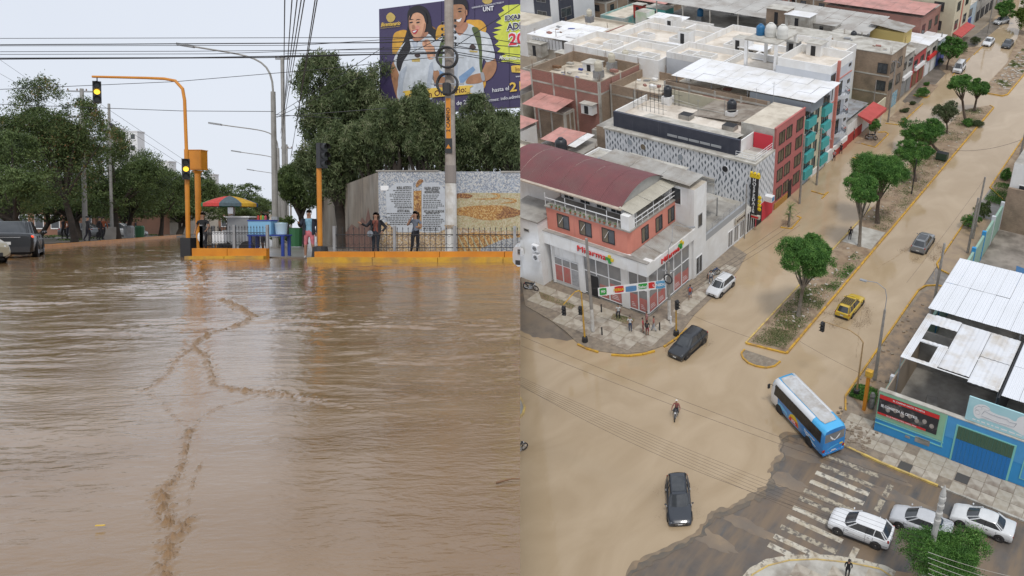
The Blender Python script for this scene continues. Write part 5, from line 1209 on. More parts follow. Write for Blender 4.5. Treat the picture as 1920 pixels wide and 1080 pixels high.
def jag(pts,n,amp,seed):
 g = random.Random(seed); out_ = []
 for a,b in zip(pts[:-1],pts[1:]):
  for k in range(n):
   t = k/n; out_.append((a[0] + (b[0] - a[0])*t + g.uniform(-amp,amp)*(k > 0),a[1] + (b[1] - a[1])*t + g.uniform(-amp,amp)*(k > 0)))
 out_.append(pts[-1])
 for _ in range(2): out_ = [out_[0]] + [p for a,b in zip(out_[:-1],out_[1:]) for p in ((a[0]*.75 + b[0]*.25,a[1]*.75 + b[1]*.25),(a[0]*.25 + b[0]*.75,a[1]*.25 + b[1]*.75))] + [out_[-1]]
 return out_
cst = jag([Gp(*p) for p in coast],3,.26,4)
lft = jag([(-42.2,48.75),(-44.4,47.6),(-46.5,46.6),(-49,46.9),(-52,47.8),(-60,49)],5,.22,8)
poly = cst + [(-17.3,56),(-17.3,255),(-38.9,255),(-38.9,57),(-36,52),(-40,49.2)] + lft + [(-150,49),(-150,-30),(-45,-30)]
for k_,(dx_,am_,m_) in enumerate(((.34,.26,mat('shallow_silt',(.25,.18,.11),(.17,.14,.105),sc=.8,rough=.18,c3=(.33,.24,.15),sc3=.5)),(.75,.34,mat('damp_silt',(.17,.13,.09),(.11,.10,.085),sc=1.1,rough=.25)))):
 cs2 = jag([(x + dx_*.8,y - dx_*.55) for x,y in (Gp(*p) for p in coast)],3,am_*1.1,14 + k_); q = MB(); q.face([(x,y,.026 - .008*k_) for x,y in cs2 + [(-19,56),(-40,45),(-45,20)]],m_); struct(q,'silt_margin',['shallow silty water along the edge of the flood','damp silt beyond the edge of the flood'][k_])
q = MB(); q.face([(x,y,.034) for x,y in poly],WATC); struct(q,'flood_water','tan muddy water flooding the junction and the street')
mud = mat('dark_mud',(.15,.125,.10),(.22,.18,.14),sc=.8,rough=.55,bump=.4,c3=(.20,.155,.11),sc3=.4)
q = MB(); q.face([(x,y,.012) for x,y in jag([Gp(940,560),Gp(985,572),Gp(1045,612),Gp(1092,650),Gp(1060,668),Gp(1010,660),Gp(940,660)],5,.15,5)],mud); struct(q,'mud_patch','dark mud strip beside the pharmacy corner')
silt = mat('silt_film',(.22,.165,.115),(.13,.12,.11),sc=.7,rough=.35,c3=(.30,.22,.14),sc3=.35)
for k,(u,v,a_,b_) in enumerate(((1330,1010,2.2,.6),(1400,985,2.5,.5),(1470,900,2.0,.7),(1640,880,3.0,.5),(1500,850,1.8,.8),(1700,940,3,.6),(1780,1060,2.6,.7))):
 x,y = Gp(u,v); g = random.Random(k); q = MB(); q.face([(x + a_*math.cos(t)*g.uniform(.75,1.2),y + b_*math.sin(t)*g.uniform(.7,1.25),.006 + .0005*k) for t in [j*math.pi/14 for j in range(28)]],silt); struct(q,'silt_patch','film of brown silt drying on the asphalt')
def paving(name,label,poly,z,m,slab,cell=1.5,z0=-.1,skip=None,jit=.012,rot=0.0,seed=1,gap=.035,chip=.0):
 t = struct(MB().prism(poly,z0,z - .03,m),name,label)
 g = random.Random(seed); me = []
 for k in range(6):
  q = MB(); h_ = cell/2 - gap/2; c = [g.uniform(0,chip) for _ in range(8)]
  q.prism([(-h_ + c[0],-h_),(h_ - c[1],-h_),(h_,-h_ + c[2]),(h_,h_ - c[3]),(h_ - c[4],h_),(-h_ + c[5],h_),(-h_,h_ - c[6]),(-h_,-h_ + c[7])] if chip else [(-h_,-h_),(h_,-h_),(h_,h_),(-h_,h_)],-.06,0,slab[k % len(slab)]); me.append(q.mesh('paving_slab'))
 xs_ = [p[0] for p in poly]; ys_ = [p[1] for p in poly]; x = min(xs_) + cell/2
 def ins(px,py):
  c = False; n = len(poly)
  for i in range(n):
   a,b = poly[i],poly[(i + 1) % n]
   if (a[1] > py) != (b[1] > py) and px < (b[0] - a[0])*(py - a[1])/(b[1] - a[1]) + a[0]: c = not c
  return c
 while x < max(xs_):
  y = min(ys_) + cell/2
  while y < max(ys_):
   h_ = cell/2 - .02
   if all(ins(x + dx,y + dy) for dx in (-h_,h_) for dy in (-h_,h_)) and not (skip and skip(x,y)) and g.random() > .04:
    o = inst('paving_slab',g.choice(me),t,(x,y,z + g.uniform(-jit,jit)),g.uniform(-.012,.012)); o.rotation_euler[0] = g.uniform(-.008,.008)
   y += cell
  x += cell
 return t
slabA = [mat('slab_a',(.52,.47,.39),(.40,.355,.29),sc=1.5,rough=.9,bump=.3,c3=(.26,.21,.16),sc3=.8),mat('slab_b',(.47,.425,.355),(.36,.315,.255),sc=1.2,rough=.9,bump=.3,c3=(.22,.17,.13),sc3=.7),mat('slab_c',(.46,.42,.35),(.36,.31,.24),sc=1.8,rough=.9,bump=.3)]
joint = mat('joint_dirt',(.30,.245,.185),(.20,.165,.13),sc=2,rough=.95)
pmif = [Gp(*p) for p in ((985,574),(1030,600),(1060,622),(1085,646),(1120,659),(1165,665),(1210,661),(1245,649),(1272,630),(1286,612))] + [(-35.2,58),(-35.3,63),(-35.6,68),(-36.4,71.5),(-38.8,72.5),(-38.8,55.3),(-56,55.3)]
paving('sidewalk','cracked concrete corner pavement in front of the pharmacy',pmif,.13,joint,slabA,1.55,chip=.16,seed=2)
pr_ = [(-17.3,54.4),(-17.3,74.3),(-16.9,75.6),(-15.8,76.3),(-13.9,76.4),(-13.9,51.6),(14,51.6),(14,48.3),(-7.5,48.3),(-12,48.3),(-15.2,48.5),(-16.2,49.6),(-16.6,51.2)]
paving('sidewalk','grey slab pavement along the blue building, mud smeared at its corner',pr_,.13,joint,slabA,1.07,seed=3,skip=lambda x,y: (x < -14.2 and y > 52.5),chip=.05)
q = MB(); q.face([(x,y,.108) for x,y in jag([(-17.1,54.8),(-17.1,74),(-16,76),(-14,76),(-14,54),(-15.2,53),(-17.1,54.8)],6,.1,3)],mat('wet_silt',(.31,.215,.13),(.24,.17,.11),sc=.9,rough=.45,bump=.3,c3=(.16,.12,.085),sc3=.9)); struct(q,'silt_layer','brown silt covering the pavement beside the kerb')
pn = [(-17.3,80.6),(-17.4,94.5),(-13.9,94.5),(-13.9,79.4),(-15.6,79.4),(-16.8,79.9)]
q = MB(); q.prism(pn,-.1,.10,mat('muddy_walk',(.38,.28,.175),(.30,.22,.15),sc=.7,rough=.5)); struct(q,'sidewalk','silt covered pavement north of the white canopies')
q = MB(); q.prism([(-17.4,104),(-17.4,140),(-13.9,140),(-13.9,100),(-15,101)],-.1,.10,mudm); struct(q,'sidewalk','soil strip with kerb at the far right')
q = MB(); q.prism([(-13.8,76),(-13.9,80),(-17.2,80),(-17.2,76)],-.1,.05,wetp); q.prism([(-13.8,94.5),(-13.8,104),(-17.3,104),(-17.3,94.5)],-.1,.05,wetp); struct(q,'driveway','wet grey concrete driveways crossing the right pavement')
# medians
med = [(-28.45,56.7),(-24.6,57.4),(-24.6,134.6),(-25.4,135.2),(-28.5,131)]
q = MB(); q.prism(med,-.1,.12,mudm); struct(q,'median','long earth median with grass and trees between the lanes')
med2 = [(-28.4,142),(-27.6,141.2),(-24.8,141.2),(-24.2,142.3),(-24.2,165),(-27.5,185),(-31,200),(-34,200),(-30,175),(-28.4,160)]
q = MB(); q.prism(med2,-.1,.12,mudm); struct(q,'median','farther earth median with white rubble')
q = MB(); q.prism([(-28.3,79.9),(-24.8,79.9),(-24.8,84.6),(-28.3,84.6)],.10,.13,concl); struct(q,'median_crossing','grey concrete crossing in the median')
kerb('kerb','yellow kerb on the right side of the long median',[(-24.5,57.2),(-24.5,134.6),(-25.3,135.3)],.2,-.1,.20)
kerb('kerb','yellow kerb on the left side of the long median',[(-28.55,56.6),(-28.55,90)],.16,-.1,.17,yellowl)
kerb('kerb','short yellow kerb closing the near end of the median',[(-28.5,56.6),(-24.55,57.2)],.2,-.1,.17)
kerb('kerb','yellow kerb round the rubble median',[(-28.3,142),(-27.5,141.1),(-24.7,141.1),(-24.1,142.3),(-24.1,165),(-27.4,185)],.2,-.1,.2)
kerb('kerb','yellow kerb bounding the muddy right pavement',[(-16.7,52.6),(-17.45,54.4),(-17.45,74.4),(-17.1,75.6),(-16.1,76.35),(-14.4,76.5)],.16,-.1,.20)
kerb('kerb','curved yellow kerb north of the white canopies',[(-14.2,79.3),(-15.6,79.3),(-16.9,79.8),(-17.45,80.8),(-17.5,94.5)],.16,-.1,.18)
kerb('kerb','yellow kerb around the planted strip at the far right',[(-15,100.9),(-17.4,103.8),(-17.5,130)],.16,-.1,.18)
kerb('kerb','worn yellow kerb along the pavement of the blue building',[(-16.5,51.0),(-16.1,49.5),(-15.1,48.6),(-12,48.35),(-7.4,48.3)],.16,-.1,.17,yellowl)
kerb('kerb','pale unpainted kerb in front of the blue garage',[(-7.2,48.3),(14,48.1)],.16,-.1,.14,concl)
kerb('kerb','first yellow kerb stretch left of the ramp at the pharmacy corner',[Gp(1083,647),Gp(1100,655),Gp(1122,662)],.2,-.1,.19)
kerb('kerb','curved yellow kerb in the middle of the pharmacy corner',[Gp(1146,667),Gp(1180,669),Gp(1205,666),Gp(1228,660)],.2,-.1,.19)
kerb('kerb','yellow kerb beside the black SUV at the pharmacy corner',[Gp(1245,652),Gp(1270,635),Gp(1288,618)],.2,-.1,.18)
hm = [Gp(1396,657),Gp(1390,664),Gp(1393,673),Gp(1403,682),Gp(1418,688),Gp(1436,691),Gp(1452,688),Gp(1463,679)]
q = MB(); q.prism(hm,-.1,.10,mat('island_concrete',(.24,.19,.14),(.19,.16,.125),sc=2,rough=.8,c3=(.30,.26,.2),sc3=3)); struct(q,'traffic_island','small half moon island before the median')
kerb('kerb','yellow rim of the half moon island',hm,.16,-.1,.17)
q = MB(); q.prism([Gp(940,745),Gp(973,745),Gp(981,752),Gp(985,765),Gp(983,776),Gp(972,786),Gp(940,790)],-.1,.1,conc); struct(q,'traffic_island','island end at the left edge of the junction')
kerb('kerb','yellow rim of the island end at the left edge',[Gp(971,744),Gp(979,752),Gp(984,765),Gp(981,777),Gp(972,787)],.18,-.1,.16,yellowl)
for lb,pts in (('L shaped yellow kerb beside the two small palms',[Gp(1463,427),Gp(1484,430),Gp(1502,409),Gp(1494,406)]),('short yellow kerb end by the red building',[Gp(1521,359),Gp(1545,366),Gp(1553,361),Gp(1541,373)]),('yellow kerb corner around the small tree and motorcycle',[Gp(1615,270),Gp(1641,277),Gp(1666,252),Gp(1660,248),Gp(1646,249)]),
    ('faint yellow kerb submerged near the walkers',[Gp(1598,297),Gp(1618,296)]),('yellow kerb of the far planting bed',[Gp(1660,232),Gp(1687,235),Gp(1730,195)]),('far kerb edge by the minivan',[Gp(1786,142),Gp(1818,110)]),('far kerb edge before the white sedan',[Gp(1826,103),Gp(1842,88)]),('orange kerb of the small bush bed',[Gp(1712,180),Gp(1737,184),Gp(1743,180)])):
 kerb('kerb',lb,pts,.16,-.05,.13)
q = MB(); q.prism([Gp(1602,268),Gp(1640,275),Gp(1665,252),Gp(1645,249)],-.05,.08,mudm); q.prism([Gp(1665,225),Gp(1690,232),Gp(1728,196),Gp(1700,192)],-.05,.08,mudm); q.prism([Gp(1712,180),Gp(1740,182),Gp(1760,160),Gp(1735,158)],-.05,.08,mudm); q.prism([Gp(1775,140),Gp(1815,112),Gp(1842,88),Gp(1800,90),Gp(1760,128)],-.05,.08,mudm); q.prism([Gp(1692,190),Gp(1760,115),Gp(1835,60),Gp(1860,40),Gp(1875,50),Gp(1800,110),Gp(1745,168),Gp(1712,205)],-.05,.06,wetg); struct(q,'planting_beds','bare earth beds beside the left pavement')
# crosswalk and markings: thin worn paint sheets
wornp = mat('worn_road_paint',(.56,.52,.43),(.17,.15,.13),sc=2.6,mix=(.50,.60),rough=.7,c3=(.42,.35,.25),sc3=1.4,det=8)
wornq = mat('very_worn_road_paint',(.42,.37,.28),(.145,.125,.105),sc=2.8,mix=(.44,.56),rough=.7,det=8)
for k,Y in enumerate((46.9,45.7,44.75,43.7,42.6,41.7,40.6,39.6,38.5,37.5,36.6)):
 q = MB(); w_ = .22; m_ = wornq if k in (0,1,4,5,8) else wornp
 q.box(-15.95,-11.6,Y - w_,Y + w_,.004,.010,m_); tag(q.build('crosswalk_stripe'),f'{["uppermost faded","second faded","third","fourth, bright","fifth, worn","sixth, worn","seventh","eighth, bright","ninth, worn","tenth","lowest"][k]} stripe of the zebra crossing, counted from the bus','road marking','zebra crossing stripes')
for k,(y0,y1) in enumerate(((46.6,45.2),(44.8,43.5),(43.0,42.2),(39.6,37.2))):
 q = MB(); q.box(-10.75,-10.3,y0,y1,.004,.010,wornp if k > 1 else wornq); tag(q.build('stop_line'),['stop line piece nearest the pavement','second stop line piece, broken','third stop line piece behind the white SUV','stop line piece next to the man in black'][k],'road marking','stop line pieces')
# bottom corner
cc_ = [Gp(*p) for p in ((1398,1095),(1412,1078),(1440,1062),(1480,1052),(1530,1050),(1590,1056),(1650,1068),(1690,1095),(1560,1150))]
q = MB(); q.face([(x,y,.016) for x,y in jag([Gp(*p) for p in ((1385,1095),(1402,1068),(1436,1048),(1480,1040),(1540,1040),(1600,1046),(1660,1060),(1720,1095),(1560,1170))],4,.06,6)],wornp); struct(q,'painted_corner','worn pale paint around the bottom corner')
paving('sidewalk','rounded concrete pavement corner at the bottom where the man in black stands',cc_,.10,concl,slabA,1.1,seed=5)
kerb('kerb','thin yellow painted rim of the bottom pavement corner',[cc_[i] for i in range(8)],.09,-.05,.12,yellowl)
tt_ = [Gp(*p) for p in ((1700,1030),(1730,1035),(1800,1060),(1900,1100),(1900,1180),(1650,1180),(1680,1080))]
q = MB(); q.prism([(x,y - 2.2) for x,y in tt_],-.05,.1,mudm); struct(q,'median','planted strip end below the three waiting cars')
# grass on the medians
lf_grass = leafmat('dry_grass',(.07,.11,.035),(.15,.22,.06),(.26,.27,.12))
med_p = [(-28.3,57),(-24.8,57.6),(-24.8,79.5),(-28.3,79.5)]
grass_patch([(-28.2,57),(-25,57.6),(-24.9,60.8),(-28.2,60)],4200,'grass','green grass at the near end of the median',.12,.07,2,lf_grass,40)
grass_patch([(-28.2,60),(-24.8,60),(-24.8,71),(-28.3,69)],5200,'grass','patchy grass around the first median tree',.12,.10,3,lf_grass,20)
grass_patch([(-27,69),(-24.8,69),(-24.8,79.6),(-26,79.6)],1200,'grass','sparse grass on the muddy middle of the median',.12,.12,4,None,8)
grass_patch([(-28.3,84.8),(-24.8,84.8),(-24.8,134),(-28.4,131)],6000,'grass','patchy grass along the far part of the median',.12,.10,5,lf_grass,60)
grass_patch([(-28,142),(-24.5,142),(-24.5,165),(-30,195),(-28,170)],5000,'grass','grass on the rubble median',.12,.12,6,lf_grass,30)
grass_patch([(-17.1,99.6),(-17,106),(-14.4,106),(-14.4,99)],3000,'grass','small lawn at the far right pavement',.12,.12,7,None,20)
grass_patch([(-17.2,54.5),(-17.2,56.4),(-15.3,56.6),(-14.8,54.5)],2500,'grass','grass tuft around the signal pole foot',.12,.2,8,None,6)
for k,(pts,lb) in enumerate((([Gp(1010,548),Gp(1080,575),Gp(1072,582),Gp(1015,562)],'left strip of grass in front of the pharmacy'),([Gp(1150,590),Gp(1190,600),Gp(1185,612),Gp(1145,600)],'small strip of grass beside the seated person'))):
 q = MB(); q.prism(pts,.1,.145,mudm); struct(q,'planting_bed',lb.replace('grass','bare soil')); grass_patch(pts,1300,'grass',lb,.145,.05,9 + k,None,14)
rub = mat('white_rubble',(.55,.51,.45),(.36,.32,.27),sc=4,rough=.9)
g = random.Random(8); q = MB()
for k in range(250):
 x,y = (g.uniform(-28,-24.6),g.uniform(144,170)) if k < 130 else (g.uniform(-28.2,-24.8),g.uniform(86,132)) if k < 190 else (g.uniform(-28.2,-24.8),g.uniform(61,79))
 s = g.uniform(.04,.22)*(1.3 if k < 130 else .7); q.obox((x,y,.13 + s*.2),(s,g.uniform(-.1,.1),0),(g.uniform(-.08,.08),s*.7,0),(0,0,s*.4),rub)
tag(q.build('rubble'),'white rubble scattered on the median soil','rubble',None,'stuff')
q = MB()
for k in range(150):
 x,y = (g.uniform(-17.2,-14.2),g.uniform(52,72)) if k < 60 else (g.uniform(-16.4,-13.4),g.uniform(48.6,51.4))
 s = g.uniform(.03,.14); q.obox((x,y,.15),(s,s*.4,0),(-s*.4,s*.8,0),(0,0,s*.3),mat('mud_clod',(.17,.12,.08),(.30,.25,.19),sc=5,rough=.9))
tag(q.build('mud_clods'),'mud clods scattered over the right pavement','mud',None,'stuff')
# ---- facade tools: F = wall facing -Y at Y0 (a = X), S = wall facing +X at X0 (a = Y)
blinds = mat('tan_blind',(.20,.16,.11),(.15,.12,.085),sc=3,rough=.8)
def fbox(q,face,p0,a0,a1,z0,z1,d0,d1,m):
 if face == 'F': q.box(a0,a1,p0 - d1,p0 - d0,z0,z1,m)
 else: q.box(p0 + d0,p0 + d1,a0,a1,z0,z1,m)
def win(t,face,p0,a0,a1,z0,z1,fm=None,n=2,gm=None,nz=1,nm='window',deep=.06,half=None):
 fm = fm or whitec; q = MB(); b = .06
 fbox(q,face,p0,a0,a1,z0,z0 + b,-.02,deep,fm); fbox(q,face,p0,a0,a1,z1 - b,z1,-.02,deep,fm)
 fbox(q,face,p0,a0,a0 + b,z0 + b,z1 - b,-.02,deep,fm); fbox(q,face,p0,a1 - b,a1,z0 + b,z1 - b,-.02,deep,fm)
 for k in range(1,n): c = a0 + (a1 - a0)*k/n; fbox(q,face,p0,c - .02,c + .02,z0 + b,z1 - b,-.02,deep - .01,fm)
 for k in range(1,nz): c = z0 + (z1 - z0)*k/nz; fbox(q,face,p0,a0 + b,a1 - b,c - .02,c + .02,-.02,deep - .012,fm)
 o = q.build(nm,t)
 for k in range(n):
  for j in range(nz):
   q = MB(); c0 = a0 + b + (a1 - a0 - 2*b)*k/n; c1 = a0 + b + (a1 - a0 - 2*b)*(k + 1)/n; e0 = z0 + b + (z1 - z0 - 2*b)*j/nz; e1 = z0 + b + (z1 - z0 - 2*b)*(j + 1)/nz
   fbox(q,face,p0,c0,c1,e0,e1,.003,.018,(half if (half and k == 0) else (gm or glassd))); q.build('pane',o)
 return o
def parapet(t,x0,x1,y0,y1,z,h,m,w_=.18,name='parapet',skip=''):
 q = MB()
 if 'F' not in skip: q.box(x0,x1,y0,y0 + w_,z,z + h,m)
 if 'B' not in skip: q.box(x0,x1,y1 - w_,y1,z,z + h,m)
 if 'L' not in skip: q.box(x0,x0 + w_,y0 + w_,y1 - w_,z,z + h - .003,m)
 if 'R' not in skip: q.box(x1 - w_,x1,y0 + w_,y1 - w_,z,z + h - .003,m)
 return q.build(name,t)
def sheets(t,c0,ux,uy,nx,ny,m,th=.03,name='roof_sheet',ov=.05,drop=.02,seed=0,ribs=10,frame=True):
 """sloping roof from corner c0 with edge vectors ux, uy, split into corrugated sheets (each its own object)"""
 c0 = Vector(c0); ux = Vector(ux); uy = Vector(uy); n_ = ux.cross(uy).normalized(); g = random.Random(seed)
 for i in range(nx):
  for j in range(ny):
   a = c0 + ux*(i/nx) + uy*(j/ny) + n_*(g.uniform(-.012,.012) + .012*((i + j) % 2)); ex = ux/nx*.985; ey = uy/ny*.992; q = MB(); rows = []
   for k in range(ribs*2 + 1):
    o_ = n_*(.022 if k % 2 else -.012); rows.append([a + ex*(k/(ribs*2)) + o_,a + ex*(k/(ribs*2)) + ey + o_])
   q.grid(rows,m); q.build(name,t)
def tank(x,y,z,c='black',s=1.0,lb=None):
 m_ = {'black': mat('black_tank',(.022,.025,.03),rough=.4),'cream': mat('cream_tank',(.56,.52,.42),(.48,.44,.35),sc=2,rough=.5),'blue': mat('blue_tank',(.02,.14,.30),rough=.4),'white': mat('white_tank',(.62,.61,.57),rough=.5)}[c]
 t = thing('water_tank',(x,y,z),lb,'water tank','rooftop water tanks'); q = MB()
 q.lathe([(0,0),(.5*s,0),(.52*s,.1*s),(.50*s,.35*s),(.53*s,.42*s),(.50*s,.5*s),(.52*s,.8*s),(.48*s,1.0*s),(.30*s,1.18*s),(.2*s,1.2*s)],m_,(x,y,z),14); q.build('body',t,True)
 q = MB(); q.lathe([(.2*s,1.18*s),(.21*s,1.28*s),(0,1.31*s)],m_,(x,y,z),10); q.build('lid',t)
 return t
# ---- the corner pharmacy
coral = mat('coral_paint',(.68,.26,.19),(.62,.225,.165),sc=.5,rough=.8,streak=((.36,.14,.10),(1.2,.15,1),.6,.85),uv=True)
pt = thing('pharmacy_building',(-45,60,0),'corner pharmacy with coral upper floor and curved maroon roof','building')
q = MB(); q.box(-51.2,-38.95,55.5,63.4,0,.12,conc); q.box(-51.2,-39.6,62.9,63.4,.12,6.3,white); q.box(-51.2,-50.9,55.5,62.9,.12,6.3,white); q.box(-51,-39.6,55.9,62.9,5.0,5.1,conc); q.box(-50.9,-40.8,58.6,58.75,.12,5.0,mat('shop_interior',(.35,.36,.38),(.5,.5,.5),sc=1,rough=.8)); q.box(-42,-41.85,57,62.9,.12,5.0,MATS['shop_interior']); q.build('walls',pt)
q = MB(); q.box(-52,-38.7,55.0,55.35,5.0,6.45,white); q.box(-39.05,-38.7,55.35,64,5.0,6.2,white); q.box(-52,-38.7,55.35,56.2,6.2,6.35,white); q.box(-52.05,-38.65,54.95,55.45,6.45,6.53,conc); q.build('fascia',pt)
for bx_ in ((-42.2,-41.3,55.45,55.75),(-47.6,-46.95,55.4,55.75),(-51.2,-51.0,55.4,55.75),(-39.1,-38.95,63.2,63.7)): q = MB(); q.box(*bx_,.12,5.0,white); q.build('pier',pt)
posterred = mat('window_poster',(.50,.13,.12),(.42,.20,.17),sc=2.2,rough=.4)
mat('print_grey',(.42,.42,.43),(.30,.30,.31),sc=5)
gint = mat('shop_glass',(.20,.205,.21),(.30,.29,.28),sc=.5,rough=.1,spec=.6)
def shopfront(face,p0,a0,a1,n,z0=.3,z1=5.0,ztr=3.0,posters=()):
 for k in range(n):
  c0 = a0 + (a1 - a0)*k/n; c1 = a0 + (a1 - a0)*(k + 1)/n
  q = MB(); fbox(q,face,p0,c0,c0 + .07,z0,z1,-.06,.06,whitec); fbox(q,face,p0,c1 - .04,c1 + .03,z0,z1,-.06,.059,whitec); fbox(q,face,p0,c0 + .07,c1 - .04,ztr - .04,ztr + .06,-.06,.05,whitec); fbox(q,face,p0,c0 + .07,c1 - .04,z0,z0 + .07,-.06,.05,whitec); fbox(q,face,p0,c0 + .07,c1 - .04,z1 - .06,z1,-.06,.05,whitec)
  o = q.build('window_frame',pt)
  q = MB(); fbox(q,face,p0,c0 + .07,c1 - .04,ztr + .06,z1 - .06,-.02,.0,gint); q.build('pane',o); q = MB(); fbox(q,face,p0,c0 + .07,c1 - .04,z0 + .07,ztr - .04,-.02,.0,gint); q.build('pane',o)
  if k in posters:
   q = MB(); hh = [1.75,1.5,2.0][k % 3]; fbox(q,face,p0,c0 + .12,c1 - .1,z0 + .1,z0 + .1 + hh,.004,.012,posterred)
   for j in range(3): fbox(q,face,p0,c0 + .3,c1 - .35 - .1*j,z0 + .4 + .2*j,z0 + .46 + .2*j,.013,.016,whitec)
   q.build('poster',pt)
  elif k % 2 == 1:
   q = MB(); g = random.Random(k);
   if face == 'F': q.v = [];
   fbox(q,face,p0,c0 + .12,c1 - .1,z0 + .1,z0 + .8,.004,.012,posterred); q.build('poster',pt)
   q = MB(); ca = (c0 + c1)/2; fbox(q,face,p0,ca - .18,ca + .2,z0 + .8,z0 + 1.5,.004,.01,mat('print_grey',(.42,.42,.43),(.30,.30,.31),sc=5)); q.build('poster',pt)
shopfront('F',55.52,-41.3,-39.05,2,posters=(0,1)); shopfront('F',55.52,-46.95,-42.2,3,posters=(1,2)); shopfront('S',-39.0,55.6,63.2,5,posters=(0,1,3,4))
for k in range(3):
 a0 = -50.9 + k*1.08; q = MB(); q.box(a0,a0 + 1.03,55.50,55.56,.5,3.4,whitec); fr_ = q.build('window_frame',pt)
 q = MB(); q.box(a0 + .06,a0 + .97,55.48,55.497,2.55,3.32,gint); q.build('pane',fr_); q = MB(); q.box(a0 + .06,a0 + .97,55.48,55.497,.55,2.45,posterred if k < 2 else MATS['print_grey']); q.build('poster',pt)
q = MB(); q.box(-50.9,-47.65,55.6,55.8,.12,5.0,white); q.build('wall_panel',pt)
q = MB(); q.box(-46.6,-45.0,55.44,55.50,.15,2.75,steel); q.box(-46.5,-45.1,55.40,55.438,.2,2.65,dark); q.build('door',pt)
redl = mat('sign_red',(.60,.03,.03),rough=.5); greenl = mat('sign_green',(.03,.30,.05),rough=.5); yl_ = mat('sign_yellow',(.70,.50,.02),rough=.5)
text('lettering','Mifarma',.95,redl,pt,(-45.35,54.90,5.74),'F',.05,-.004,0,3.6)
text('lettering','Mifarma',.85,redl,pt,(-38.62,59.1,5.5),'S',.05,-.004,0,3.3)
for face,p0,a,z in (('F',54.95,-43.1,5.7),('S',-38.68,61.1,5.75)):
 q = MB()
 for da,dz,m_ in ((-.32,0,greenl),(0,0,greenl),(.32,0,yl_),(0,.32,yl_),(0,-.32,greenl)): fbox(q,face,p0,a + da - .15,a + da + .15,z + dz - .15,z + dz + .15,0,.10,m_)
 q.build('cross_logo',pt)
q = MB(); q.box(-51.6,-42.2,55.75,64.3,6.35,8.95,coral); rr = [(-41.75 + .9*math.cos(a_) - .45,56.2 + .9*math.sin(a_) - .45 + .45) for a_ in (R(-90),R(-60),R(-30),R(0))]
q.prism([(-42.2,55.75),(-41.5,55.8),(-41.15,56.05),(-41.05,56.6),(-41.05,64.3),(-42.2,64.3)],6.35,8.95,coral); q.build('upper_floor',pt)
for a in (-50.2,-47.35,-44.5): win(pt,'F',55.75,a,a + 1.55,6.95,8.55,blackm,2,glassd,half=blinds)
for a in (57.6,60.1,62.4): win(pt,'S',-41.05,a,a + 1.2,6.85,8.5,blackm,2,glassd,half=blinds)
for a in (-49.4,-46.6,-43.7):
 q = MB(); q.tube([(a,55.75,8.3),(a + .15,54.9,8.0)],.02,whitec,5); q.build('awning_bar',pt)
q = MB(); q.box(-51.7,-41.0,55.6,64.35,8.95,9.08,conc); q.build('balcony_slab',pt)
q = MB(); q.box(-51.4,-43.4,58.0,58.2,9.08,10.75,whitec); q.box(-43.3,-43.1,58.2,64,9.08,10.75,whitec); q.build('upper_walls',pt)
for k,a in enumerate((-51.0,-48.9,-46.8,-45.0)): win(pt,'F',58.0,a,a + 1.35,9.15,10.6,whitec,2,glassd)
for a in (59,61,62.7): win(pt,'S',-43.1,a,a + .95,9.3,10.5,whitec,1,glassd)
q = MB(); q.box(-42.1,-41.15,55.7,56.7,9.08,10.6,white); q.build('corner_pier',pt)
for k in range(8):
 a = -51.6 + k*1.3; q = MB(); q.box(a - .025,a + .025,55.72,55.77,9.08,10.55 if k % 2 == 0 else 10.0,whitec); q.build('baluster',pt)
for k in range(8):
 a = 56.9 + k*1.0; q = MB(); q.box(-41.15,-41.1,a - .02,a + .02,9.08,10.6 if k % 3 == 0 else 9.95,whitec); q.build('baluster',pt)
q = MB(); q.box(-51.6,-42.1,55.7,55.76,9.95,10.02,whitec); q.box(-41.16,-41.08,56.7,64.2,9.95,10.02,whitec); q.box(-41.16,-41.08,56.7,64.2,9.5,9.54,whitec); q.build('handrail',pt)
maroon = mat('maroon_roofing',(.19,.060,.062),(.155,.052,.055),sc=.5,wave=1.6,rough=.65,c3=(.16,.075,.07),sc3=.3)
ny = 14; n_sh = 12
def arc(u): # u 0..1 from front eave to back eave
 a_ = R(25) + (R(155) - R(25))*(1 - u); return 60.2 - 4.2*math.cos(math.pi - a_ + math.pi)/math.cos(R(25))*1.0,a_
Yf,Yb,ze,rise = 56.4,64.6,10.9,1.4
def vz(u): return ze + rise*(1 - (2*u - 1) ** 2)
for k in range(n_sh):
 x0,x1 = -58.5 + (16.0)*k/n_sh,-58.5 + 16.0*(k + 1)/n_sh - .01; dz = .008*(k % 2)
 rows = [[(x,Yf + (Yb - Yf)*j/ny,vz(j/ny) + dz + .01*(i % 2)) for j in range(ny + 1)] for i,x in enumerate(np.linspace(x0,x1,9))]
 q = MB(); q.grid(rows,maroon); q.build('roof_sheet',pt,True)
q = MB(); q.face([(-42.75,Yf + .05 + (Yb - Yf - .1)*j/ny,vz(j/ny) - .06) for j in range(ny + 1)],mat('gable_sheet',(.42,.41,.38),(.34,.33,.30),sc=1,wave=2,rough=.7)); q.build('gable',pt)
q = MB(); q.box(-58.5,-42.3,Yf - .35,Yf + .05,ze - .12,ze + .02,mat('peeling_eave',(.55,.46,.37),(.40,.34,.28),sc=2,rough=.9)); q.build('eave',pt)
sheets(pt,(-42.7,56.2,11.0),(0,8.0,0),(1.75,0,-.28),5,1,mat('cream_fibre_cement',(.50,.47,.39),(.42,.39,.32),sc=.8,wave=1.8,rough=.8))
sheets(pt,(-41.0,55.5,6.62),(0,8.2,0),(2.25,0,-.42),7,1,corr)
g = random.Random(2); pots = mat('terracotta',(.34,.13,.07),rough=.8)
